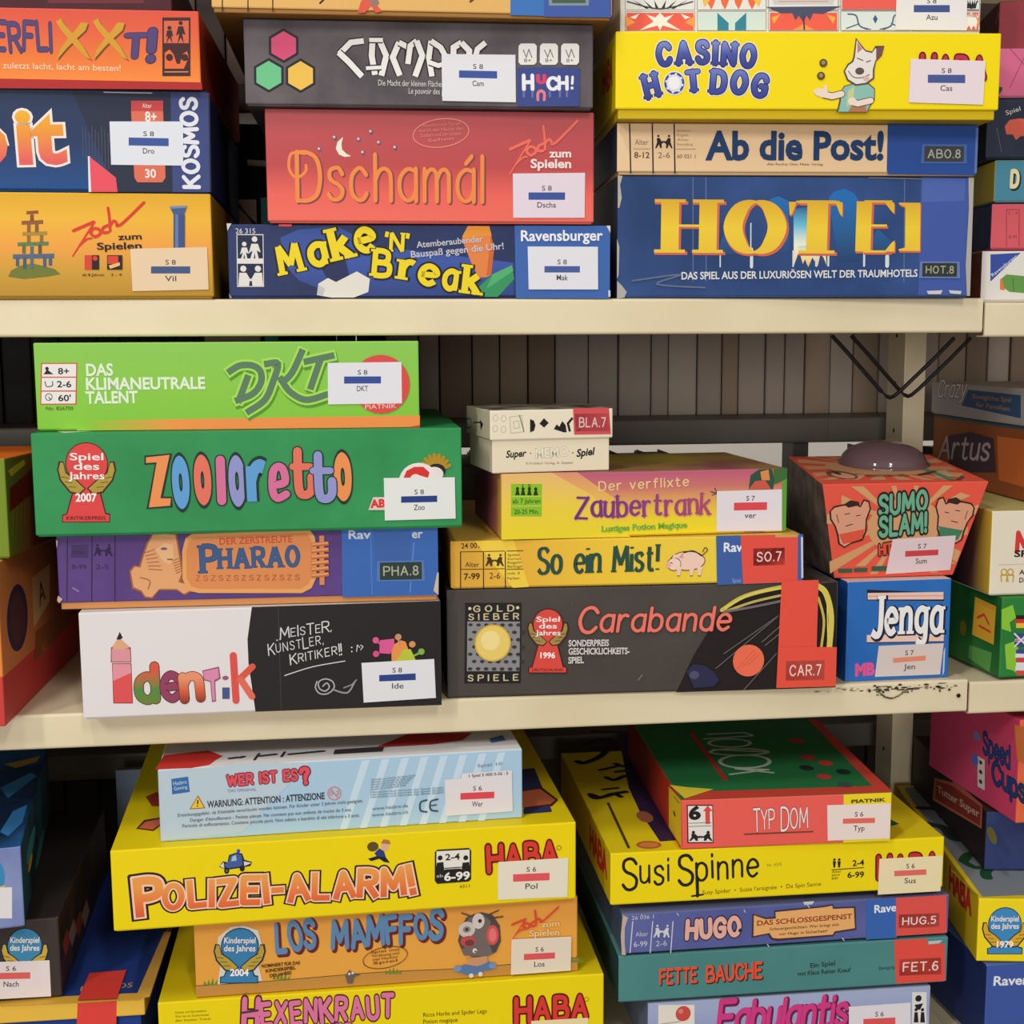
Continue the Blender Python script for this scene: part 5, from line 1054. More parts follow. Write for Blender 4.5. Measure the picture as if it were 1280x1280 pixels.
game_box('worn purple game box with a sphinx picture and blue end panel', 'board game', -0.0794, -0.0122, -0.1717, 0.2919, 0.0587, 0.270, -0.83, {'front': '#563a7a~#614688@16', 'left': (70, 52, 100), 'right': (190, 170, 150), 'top': (90, 70, 120), 'edge': (190, 160, 140)}, {'front': [
  ('line', ((52, 36, 70), 0.88, [-137.2, 58.5, -140, 7])),
  ('line', ((52, 36, 70), 0.88, [-118.9, 58.2, -121.5, 6.5])),
  ('line', ((52, 36, 70), 0.88, [-101.8, 57.8, -104, 6])),
  ('poly', ((74, 52, 104), [-134.8, 50.9, -121.8, 50.7, -122.6, 40.5, -135.6, 40.8])),
  ('disc', ((50, 34, 70), -115.3, 50, 1, 1, 24)),
  ('poly', ((50, 34, 70), [-116.7, 48.4, -114.5, 48.7, -112.8, 46.2, -111.4, 46.6, -110.9, 45.6, -113.2, 44.5, -113.1, 41.8, -114.5, 41.6, -115.4, 44.2, -117.5, 41.7, -118.6, 41.7, -116.7, 45.7])),
  ('disc', ((50, 34, 70), -106.5, 49.8, 1, 1, 24)),
  ('poly', ((50, 34, 70), [-105.3, 48.1, -107.4, 48.6, -109.5, 46.1, -110.9, 46.6, -111.5, 45.6, -109.4, 44.4, -109.8, 41.7, -108.5, 41.5, -107.2, 44, -105.5, 41.4, -104.4, 41.4, -105.7, 45.5])),
  ('text', ('Alter', (56, 40, 76), -134.2, 43.3, -124.7, 43.1, 3.8)),
  ('text', ('8-99', (56, 40, 76), -135.1, 31.9, -124.4, 31.7, 3.8)),
  ('text', ('2-5', (56, 40, 76), -117.3, 31.5, -107.7, 31.3, 3.8)),
  ('line', ((140, 120, 160), 1.29, [-135, 17.2, -131.1, 14.5])),
  ('poly', ((160, 96, 60), [-92.3, 29.6, -88.4, 34, -84.8, 33.3, -81.9, 42.2, -78.4, 51, -73.7, 58.5, -64.7, 59, -55.2, 58.2, -53.9, 48, -52.6, 37.7, -50.8, 26.7, -52.9, 20.9, -44.5, 17.5, -45.4, 12.3, -51.1, 9.2, -56.9, 13.2, -70.3, 13.6, -75.5, 7.2, -81.5, 8, -84.3, 12.6, -90.8, 15.4])),
  ('poly', ((226, 164, 112), [-91.1, 29, -87.9, 32.7, -83.7, 32, -80.7, 41.5, -77.2, 50.4, -73.2, 57.2, -64.8, 57.7, -56.4, 56.9, -55.1, 47.4, -53.9, 37.1, -52.6, 27.4, -55.4, 19.7, -45.8, 16.9, -46.6, 13, -51.6, 10.5, -56.9, 14.5, -70.2, 14.9, -76, 8.5, -80.9, 9.3, -83.6, 13.9, -89.5, 16.7])),
  ('poly', ((236, 184, 136), [-72.1, 45.8, -64.6, 50.7, -58.7, 49.3, -58.1, 37.8, -61.9, 34.1, -66.6, 36.7])),
  ('line', ((160, 96, 60), 0.57, [-80, 43.4, -72.7, 45.8])),
  ('line', ((160, 96, 60), 0.58, [-59.3, 36.6, -54.4, 38.4])),
  ('line', ((160, 96, 60), 0.57, [-79.4, 40.9, -71.7, 42.6])),
  ('line', ((160, 96, 60), 0.58, [-58.8, 34.6, -54, 36.5])),
  ('line', ((160, 96, 60), 0.58, [-78.9, 38.3, -70.6, 39.4])),
  ('line', ((160, 96, 60), 0.58, [-58.3, 32.7, -53.6, 34.5])),
  ('line', ((160, 96, 60), 0.58, [-78.3, 35.7, -69.6, 36.2])),
  ('line', ((160, 96, 60), 0.58, [-57.8, 30.8, -53.3, 32.6])),
  ('line', ((160, 96, 60), 0.58, [-77.7, 33.1, -68.6, 32.9])),
  ('line', ((160, 96, 60), 0.58, [-57.3, 28.8, -52.9, 30.6])),
  ('line', ((160, 96, 60), 0.58, [-77.2, 30.6, -67.6, 29.7])),
  ('line', ((160, 96, 60), 0.58, [-56.8, 26.9, -52.5, 28.7])),
  ('disc', ((110, 90, 120), -65.4, 46.3, 2.4, 1, 24)),
  ('line', ((120, 70, 50), 0.9, [-62.9, 37.9, -59.3, 37.9])),
  ('line', ((160, 96, 60), 0.64, [-84.2, 24.3, -77.1, 21.5, -78.7, 15.1], 1)),
  ('poly', ((232, 164, 96), [-43.8, 57.3, 46.3, 58.7, 49.9, 53.5, 51.5, 41.9, 50.5, 21, 46.6, 12.6, 39.1, 8.8, -40, 10.9, -48.4, 13, -52.2, 22.2, -51.7, 44.1, -48.8, 54.2])),
  ('poly', ((220, 140, 84), [-42.1, 54.7, 43.8, 56.2, 47.4, 51, 48.4, 40.6, 47.4, 22.4, 44.2, 15.9, 37.9, 12.1, -38.6, 14.1, -45.8, 16.2, -49.1, 23.4, -48.7, 42.7, -46.5, 51.6])),
  ('text', ('DER ZERSTREUTE', (206, 80, 60), -23, 48.6, 32.6, 49.4, 5.4), {'off': 0.02}),
  ('draw', ('PHARAO', (62, 92, 140), -35.4, 29.6, 37.1, 30.5, 15.5), {'w': 2.4, 'con': 0.75, 'serif': 0.8, 'gap': 3.4, 'size': [1.3, 0.95, 1, 0.95, 1, 0.95], 'cap': 'flat', 'out': [((44, 58, 90), 0.5)]}),
  ('draw', ('Z', (170, 98, 54), -41.9, 20.7, -38.9, 20.6, 3.9), {'w': 1.2}),
  ('draw', ('S', (170, 98, 54), -36.2, 20.6, -33.1, 20.5, 3.9), {'w': 1.2}),
  ('draw', ('Z', (170, 98, 54), -30.4, 20.5, -27.3, 20.4, 3.9), {'w': 1.2}),
  ('draw', ('S', (170, 98, 54), -24.5, 20.4, -21.5, 20.4, 3.9), {'w': 1.2}),
  ('draw', ('Z', (170, 98, 54), -18.7, 20.4, -15.7, 20.3, 3.9), {'w': 1.2}),
  ('draw', ('S', (170, 98, 54), -12.9, 20.3, -9.8, 20.2, 3.9), {'w': 1.2}),
  ('draw', ('Z', (170, 98, 54), -7.1, 20.2, -4, 20.1, 3.9), {'w': 1.2}),
  ('draw', ('S', (170, 98, 54), -1.2, 20.1, 1.9, 20.1, 3.9), {'w': 1.2}),
  ('draw', ('Z', (170, 98, 54), 4.6, 20, 7.7, 20, 3.9), {'w': 1.2}),
  ('draw', ('S', (170, 98, 54), 10.5, 20, 13.6, 19.9, 3.9), {'w': 1.2}),
  ('draw', ('Z', (170, 98, 54), 16.4, 19.9, 19.4, 19.8, 3.9), {'w': 1.2}),
  ('draw', ('S', (170, 98, 54), 22.2, 19.8, 25.3, 19.7, 3.9), {'w': 1.2}),
  ('draw', ('Z', (170, 98, 54), 28.1, 19.7, 31.2, 19.7, 3.9), {'w': 1.2}),
  ('draw', ('S', (170, 98, 54), 34, 19.7, 37.1, 19.6, 3.9), {'w': 1.2}),
  ('poly', ((222, 136, 80), [53.6, 54.1, 57.3, 54, 56.7, 15, 52.9, 15])),
  ('poly', ((190, 110, 60), [46.7, 48.4, 60.3, 49.4, 60.9, 46.2, 47.3, 45.2])),
  ('poly', ((230, 156, 100), [47.3, 48.1, 60.3, 49.1, 60.3, 47.5, 47.3, 46.5])),
  ('poly', ((190, 110, 60), [46.6, 43.6, 60.3, 44.6, 60.8, 41.3, 47.2, 40.3])),
  ('poly', ((230, 156, 100), [47.2, 43.2, 60.3, 44.3, 60.2, 42.6, 47.2, 41.6])),
  ('poly', ((190, 110, 60), [46.5, 38.7, 60.2, 39.7, 60.8, 36.5, 47.1, 35.5])),
  ('poly', ((230, 156, 100), [47.1, 38.4, 60.2, 39.4, 60.2, 37.8, 47.1, 36.8])),
  ('poly', ((190, 110, 60), [46.4, 33.9, 60.1, 34.8, 60.7, 31.6, 47, 30.6])),
  ('poly', ((230, 156, 100), [47, 33.5, 60.1, 34.5, 60.1, 32.9, 47, 31.9])),
  ('poly', ((190, 110, 60), [46.3, 29, 60, 30, 60.6, 26.7, 46.9, 25.7])),
  ('poly', ((230, 156, 100), [46.9, 28.6, 60, 29.6, 60, 28, 46.9, 27])),
  ('poly', ((190, 110, 60), [46.2, 24.1, 60, 25.1, 60.5, 21.8, 46.8, 20.8])),
  ('poly', ((230, 156, 100), [46.8, 23.7, 60, 24.7, 59.9, 23.1, 46.8, 22.1])),
  ('poly', ((58, 104, 180), [71, 58.5, 145.9, 58.7, 145.9, 4.7, 70.3, 4.7])),
  ('line', ((84, 126, 190), 0.77, [93.3, 57.8, 93.7, 6.7])),
  ('line', ((110, 140, 190), 0.78, [127.1, 46.7, 123.5, 7.3], 1)),
  ('poly', ((60, 98, 168), [95.8, 56.4, 124.6, 56.5, 123.4, 33.7, 97, 33])),
  ('text', ('Rav', (196, 204, 214), 76.5, 51, 93.3, 51, 7.1), {'off': 0.022}),
  ('text', ('er', (196, 204, 214), 125.9, 50.7, 134, 50.8, 7.1), {'off': 0.022}),
  ('poly', ((206, 186, 160), [142, 8.1, 145.1, 22.7, 146.3, 22.7, 145.9, 4.7])),
  ('poly', ((200, 180, 170), [-145.7, 54.9, -144, 54.3, -145.3, 48.6])),
  ('poly', ((196, 170, 150), [-146.2, 11.7, -142.8, 9, -145.5, 5.8, -147.1, 7.8])),
 ],
}, peek=0.0052, traycol=(206, 140, 84), inset=0.0012, group='board games on the middle shelf', stickers=[
 ('embossed_label', 'front', [
  ('poly', ((84, 122, 180), [98.2, 33, 134.8, 32.8, 135.6, 16.3, 97.5, 16.6])),
  ('poly', ((48, 60, 56), [100.1, 31.7, 132.9, 31.6, 133, 17.7, 100.1, 17.8])),
  ('draw', ('PHA.8', (170, 176, 150), 103.2, 21.4, 129.8, 21.4, 6.9), {'w': 1.5, 'gap': 3.2, 'space': 3}),
 ]),
])

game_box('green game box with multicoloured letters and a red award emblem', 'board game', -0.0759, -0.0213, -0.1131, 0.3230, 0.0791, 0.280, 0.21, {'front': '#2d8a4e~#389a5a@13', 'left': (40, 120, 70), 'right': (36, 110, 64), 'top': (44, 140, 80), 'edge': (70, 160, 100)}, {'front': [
  ('poly', ((70, 30, 26), [-132, 38.3, -113.3, 38.8, -109.2, 17.8, -106.2, 17.1, -106.5, 10.4, -141.8, 11.1, -141.5, 17.1, -138.4, 17.7])),
  ('disc', ((70, 30, 26), -121.7, 55.3, 15.7, 16.3, 24)),
  ('disc', ((222, 70, 68), -121.7, 55.3, 15, 15.6, 24)),
  ('poly', ((222, 70, 68), [-134.2, 47, -110.2, 46.5, -121.4, 34.2, -124.4, 34.3])),
  ('poly', ((222, 70, 68), [-131.2, 37.4, -114.2, 37.7, -109.9, 16.8, -106.9, 16.1, -107.2, 11.1, -141.1, 11.7, -140.8, 16.4, -137.7, 17])),
  ('poly', ((70, 30, 26), [-142.1, 57.6, -138.5, 57.2, -136.8, 49.1, -131.3, 45.2, -123.1, 36.6, -127.5, 32, -135, 33.4, -142, 42.9, -143.6, 51.1])),
  ('poly', ((176, 152, 60), [-140.9, 56.6, -138.8, 56.3, -137.5, 48.5, -131.7, 44.3, -124.3, 36.6, -128.1, 33.2, -134.3, 34.6, -140.8, 43.5, -142.4, 51])),
  ('line', ((70, 30, 26), 0.44, [-130.2, 37.7, -135.6, 38.1])),
  ('line', ((70, 30, 26), 0.44, [-133, 41.2, -138.1, 41.9])),
  ('line', ((70, 30, 26), 0.44, [-135.8, 44.7, -140.5, 45.8])),
  ('poly', ((70, 30, 26), [-101.2, 56.8, -104.8, 56.6, -107.4, 48.5, -113.3, 44.9, -122.5, 36.6, -118.5, 31.8, -110.9, 32.9, -102.9, 42.2, -100.3, 50.3])),
  ('poly', ((176, 152, 60), [-102.5, 55.9, -104.6, 55.6, -106.8, 47.9, -113, 43.9, -121.2, 36.6, -117.8, 33, -111.4, 34.2, -104, 42.8, -101.5, 50.3])),
  ('line', ((70, 30, 26), 0.44, [-115.2, 37.4, -109.7, 37.6])),
  ('line', ((70, 30, 26), 0.44, [-112, 40.8, -106.9, 41.3])),
  ('line', ((70, 30, 26), 0.44, [-108.8, 44.2, -104, 45.1])),
  ('text', ('Spiel', (250, 236, 232), -133.6, 58.3, -109.5, 57.9, 5.6), {'off': 0.015}),
  ('text', ('des', (250, 236, 232), -131.1, 51.1, -112.8, 50.7, 5.6), {'off': 0.015}),
  ('text', ('Jahres', (250, 236, 232), -135.3, 44, -109.4, 43.5, 5.6), {'off': 0.015}),
  ('text', ('2007', (252, 244, 240), -130.8, 27, -115.7, 26.7, 6.3), {'off': 0.03}),
  ('text', ('KRITIKERPREIS', (70, 30, 26), -138.3, 13.2, -109.8, 12.7, 2.8)),
  ('poly', ((40, 44, 40), [-79.1, 60.8, -58.7, 62.3, -66.7, 29.3, -60.1, 29.2, -59.9, 21, -79.2, 20.1, -71.6, 54.4, -79.4, 53.9])),
  ('poly', ((236, 146, 84), [-78, 59.5, -60.5, 61.1, -68.6, 28.1, -60.8, 27.9, -61.6, 22.3, -77.4, 21.3, -70.3, 55.6, -78.2, 55.2])),
  ('draw', ('o', (96, 160, 214), -56.6, 26, -48.8, 26.2, 39.6), {'w': 3.3, 'out': [((30, 52, 44), 1.3)], 'cap': 'flat'}),
  ('draw', ('o', (228, 116, 94), -40.3, 28.2, -32.5, 28.4, 37.7), {'w': 3.3, 'out': [((30, 52, 44), 1.3)], 'cap': 'flat'}),
  ('draw', ('o', (146, 150, 206), -14.5, 26.5, -6.7, 26.7, 38.9), {'w': 3.2, 'out': [((30, 52, 44), 1.3)], 'cap': 'flat'}),
  ('draw', ('r', (96, 160, 214), -0.1, 24.3, 10.1, 24.5, 38.9), {'w': 2.6, 'out': [((30, 52, 44), 1.3)], 'cap': 'flat'}),
  ('draw', ('o', (236, 146, 84), 65.4, 28.8, 73.8, 29, 37.6), {'w': 3.1, 'out': [((30, 52, 44), 1.3)], 'cap': 'flat'}),
  ('line', ((30, 52, 44), 8.71, [-23, 56.6, -22.9, 25.3])),
  ('line', ((216, 112, 156), 6.84, [-23, 56.6, -22.9, 25.3])),
  ('line', ((30, 52, 44), 7.82, [16.5, 36.5, 25, 38.9, 24, 48.3, 19.9, 50.8, 16.2, 45.9, 15.8, 32.2, 19.2, 26.5, 25.9, 29.5], 1)),
  ('line', ((216, 112, 156), 5.94, [16.5, 36.5, 25, 38.9, 24, 48.3, 19.9, 50.8, 16.2, 45.9, 15.8, 32.2, 19.2, 26.5, 25.9, 29.5], 1)),
  ('line', ((30, 52, 44), 8.37, [35.2, 62.4, 35.6, 33.7, 40.3, 28.6, 45.1, 32.3, 45.4, 42.3], 1)),
  ('line', ((30, 52, 44), 6.72, [31.3, 50.6, 44.4, 50.4])),
  ('line', ((228, 116, 94), 6.51, [35.2, 62.4, 35.6, 33.7, 40.3, 28.6, 45.1, 32.3, 45.4, 42.3], 1)),
  ('line', ((228, 116, 94), 5.23, [31.3, 50.6, 44.4, 50.4])),
  ('line', ((30, 52, 44), 8.37, [50.6, 59, 51.1, 30.3, 55.8, 25.2, 60.6, 28.9, 60.9, 38.9], 1)),
  ('line', ((30, 52, 44), 6.73, [46.7, 47.2, 59.9, 47])),
  ('line', ((146, 150, 206), 6.51, [50.6, 59, 51.1, 30.3, 55.8, 25.2, 60.6, 28.9, 60.9, 38.9], 1)),
  ('line', ((146, 150, 206), 5.23, [46.7, 47.2, 59.9, 47])),
  ('poly', ((222, 206, 200), [88.5, 15.8, 92.3, 25.8, 103.7, 25.6, 102.3, 15.5])),
  ('text', ('AB', (222, 52, 50), 90.4, 17.6, 101.2, 18.1, 6.3), {'off': 0.05}),
  ('line', ((176, 140, 40), 3.11, [141, 45.5, 129.8, 47.6])),
  ('line', ((176, 140, 40), 3.11, [141, 45.5, 131.1, 51.5])),
  ('line', ((176, 140, 40), 3.11, [141, 45.5, 133.4, 54.7])),
  ('line', ((176, 140, 40), 3.11, [141, 45.5, 136.5, 56.9])),
  ('line', ((176, 140, 40), 3.11, [141, 45.5, 140.1, 57.9])),
  ('line', ((176, 140, 40), 3.11, [141, 45.5, 143.8, 57.5])),
  ('line', ((176, 140, 40), 3.11, [141, 45.5, 147.2, 55.8])),
  ('line', ((176, 140, 40), 3.11, [141, 45.5, 149.9, 53.1])),
  ('line', ((176, 140, 40), 3.11, [141, 45.5, 151.7, 49.5])),
  ('disc', ((40, 34, 34), 141.6, 45.5, 7.1, 5.6, 24)),
  ('disc', ((232, 224, 220), 139.8, 43, 7.2, 5.6, 24)),
  ('disc', ((236, 226, 222), 127.8, 37, 15.5, 15, 24)),
  ('poly', ((216, 52, 48), [115.9, 40.3, 118.4, 45.9, 124.4, 48.9, 131.5, 48.8, 136.2, 44.3, 135, 40, 129, 42, 120.7, 39.6])),
  ('disc', ((236, 226, 222), 125.4, 39.5, 4.2, 3.7, 24)),
 ],
'top': [
  ('poly', ((220, 220, 214), [-147.1, 20.4, -97.9, 47.4, -101.1, 29.3, -137.3, 0.9])),
 ],
}, peek=0.0012, group='board games on the middle shelf', stickers=[
 ('library_label', 'front', [
  ('poly', ((228, 232, 228), [100.7, 40.6, 155.8, 40.2, 156.2, 7.7, 101, 7.4])),
  ('poly', ((40, 62, 130), [113.9, 26, 142, 26.1, 141.9, 21.1, 113.8, 21])),
  ('text', ('S 8', (78, 74, 82), 124.3, 27.4, 131.6, 27.4, 3.9), {'off': 0.01}),
  ('text', ('Zoo', (78, 74, 82), 123.6, 15.1, 132, 15.1, 4.4), {'off': 0.01}),
 ]),
])

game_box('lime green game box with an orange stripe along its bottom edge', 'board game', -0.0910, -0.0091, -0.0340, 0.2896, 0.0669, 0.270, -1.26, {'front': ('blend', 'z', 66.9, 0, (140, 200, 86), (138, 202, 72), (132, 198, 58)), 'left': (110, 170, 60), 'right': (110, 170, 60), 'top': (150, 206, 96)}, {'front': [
  ('poly', (('blend', 'x', -111, -8.5, (132, 198, 58), (190, 176, 64), (240, 150, 72), (240, 146, 74)), [-115.1, 7.9, 145, 9, 144.8, 0, -115.6, 0.2])),
  ('poly', ((214, 60, 56), [135.7, 0, 143, 1.3, 144.8, 1.2, 144.8, -0.6])),
  ('poly', ((206, 86, 60), [-139.6, 51.7, -112.8, 51.6, -114.9, 20, -141.8, 20.1])),
  ('poly', ((232, 230, 226), [-138.8, 50.8, -113.8, 50.7, -114.4, 41.2, -139.4, 41.3])),
  ('poly', ((232, 230, 226), [-139.5, 40.4, -114.5, 40.3, -115.1, 30.8, -140.2, 30.9])),
  ('poly', ((232, 230, 226), [-140.2, 30, -115.2, 29.8, -115.8, 20.9, -140.9, 21])),
  ('text', ('8+', (38, 34, 34), -127.3, 43.1, -119.4, 43, 4.9), {'off': 0.02}),
  ('text', ('2-6', (38, 34, 34), -128.5, 33.3, -118.3, 33.2, 4.9), {'off': 0.02}),
  ('text', ("60'", (38, 34, 34), -128.1, 22.8, -119, 22.8, 4.9), {'off': 0.02}),
  ('disc', ((38, 34, 34), -135.4, 47.4, 1.3, 1.3, 24)),
  ('poly', ((38, 34, 34), [-138.1, 43.1, -135.4, 46.8, -130.9, 43.1])),
  ('line', ((38, 34, 34), 0.61, [-137.3, 37.6, -136.3, 33.9, -132.1, 34.5, -131.9, 37.6], 1)),
  ('line', ((38, 34, 34), 0.49, [-132.7, 25.9, -133.1, 24.7, -134, 23.8, -135.3, 23.5, -136.4, 23.8, -137.3, 24.7, -137.5, 25.9, -137.1, 27.2, -136.1, 28.1, -134.9, 28.4, -133.7, 28.1, -132.9, 27.2], 2)),
  ('line', ((38, 34, 34), 0.62, [-135.1, 25.9, -134, 24.1])),
  ('text', ('No. 826700', (60, 90, 40), -137.6, 16.1, -117.6, 16, 2.8)),
  ('text', ('DAS', (226, 238, 214), -106.3, 41.8, -87, 42, 9.2), {'off': 0.03}),
  ('text', ('KLIMANEUTRALE', (226, 238, 214), -106.9, 31.3, -18.8, 31.3, 9.2), {'off': 0.03}),
  ('text', ('TALENT', (226, 238, 214), -107.6, 20.9, -69.5, 21, 9.3), {'off': 0.03}),
  ('line', ((86, 150, 50), 8.41, [1.3, 42.5, 8.7, 46.8, 18.3, 46.7, 24.2, 42.4, 24.4, 33.9, 18, 25.3, 6.3, 20.4], 1), {'cap': 'square'}),
  ('line', ((86, 150, 50), 8.43, [14.3, 37.6, 7.6, 20.4], 0), {'cap': 'square'}),
  ('line', ((86, 150, 50), 8.4, [29.2, 47.9, 37.6, 47.9, 33.5, 33.8, 26.9, 20.3, 14.4, 11.7], 1), {'cap': 'square'}),
  ('line', ((86, 150, 50), 8.37, [56, 56.9, 48.2, 41.1, 40.7, 33.8], 1), {'cap': 'square'}),
  ('line', ((86, 150, 50), 8.43, [39.6, 36.3, 46.5, 26.4, 58.4, 20.2, 73.6, 23.8], 1), {'cap': 'square'}),
  ('line', ((86, 150, 50), 8.39, [59.4, 49.6, 78.7, 53.8], 0), {'cap': 'square'}),
  ('line', ((86, 150, 50), 8.38, [70.2, 51.4, 62.3, 30], 0), {'cap': 'square'}),
  ('line', ((166, 222, 84), 8.41, [0.5, 44.4, 7.9, 48.6, 17.5, 48.6, 23.3, 44.3, 23.6, 35.7, 17.2, 27.1, 5.5, 22.3], 1), {'cap': 'square'}),
  ('line', ((166, 222, 84), 8.42, [13.5, 39.4, 6.7, 22.3], 0), {'cap': 'square'}),
  ('line', ((166, 222, 84), 8.39, [28.4, 49.8, 36.8, 49.7, 32.6, 35.7, 26.1, 22.2, 13.6, 13.6], 1), {'cap': 'square'}),
  ('line', ((166, 222, 84), 8.36, [55.2, 58.8, 47.4, 43, 39.9, 35.6], 1), {'cap': 'square'}),
  ('line', ((166, 222, 84), 8.43, [38.8, 38.1, 45.6, 28.2, 57.5, 22, 72.7, 25.7], 1), {'cap': 'square'}),
  ('line', ((166, 222, 84), 8.38, [58.5, 51.5, 77.9, 55.6], 0), {'cap': 'square'}),
  ('line', ((166, 222, 84), 8.38, [69.4, 53.2, 61.5, 31.9], 0), {'cap': 'square'}),
  ('line', ((92, 126, 98), 4.97, [0.5, 44.4, 7.9, 48.6, 17.5, 48.6, 23.3, 44.3, 23.6, 35.7, 17.2, 27.1, 5.5, 22.3], 1), {'cap': 'square'}),
  ('line', ((92, 126, 98), 4.98, [13.5, 39.4, 6.7, 22.3], 0), {'cap': 'square'}),
  ('line', ((92, 126, 98), 4.96, [28.4, 49.8, 36.8, 49.7, 32.6, 35.7, 26.1, 22.2, 13.6, 13.6], 1), {'cap': 'square'}),
  ('line', ((92, 126, 98), 4.94, [55.2, 58.8, 47.4, 43, 39.9, 35.6], 1), {'cap': 'square'}),
  ('line', ((92, 126, 98), 4.98, [38.8, 38.1, 45.6, 28.2, 57.5, 22, 72.7, 25.7], 1), {'cap': 'square'}),
  ('line', ((92, 126, 98), 4.95, [58.5, 51.5, 77.9, 55.6], 0), {'cap': 'square'}),
  ('line', ((92, 126, 98), 4.95, [69.4, 53.2, 61.5, 31.9], 0), {'cap': 'square'}),
  ('disc', ((218, 78, 72), 115.2, 33.5, 22.3, 22.7, 24)),
  ('text', ('PIATNIK', (240, 200, 190), 102.7, 14.4, 126.9, 15, 3.7)),
 ],
}, peek=0.0008, group='board games on the middle shelf', stickers=[
 ('library_label', 'front', [
  ('poly', ((226, 226, 234), [74.7, 50.2, 131.3, 50.5, 131.2, 18.6, 74.3, 18.3])),
  ('poly', ((52, 78, 154), [87, 39.7, 115.4, 39.6, 115.2, 34.1, 86.9, 34.2])),
  ('text', ('S 8', (78, 74, 82), 97.6, 41, 104.9, 41, 3.8), {'off': 0.01}),
  ('text', ('DKT', (78, 74, 82), 96.7, 28.3, 105.2, 28.3, 4.3), {'off': 0.01}),
 ]),
])

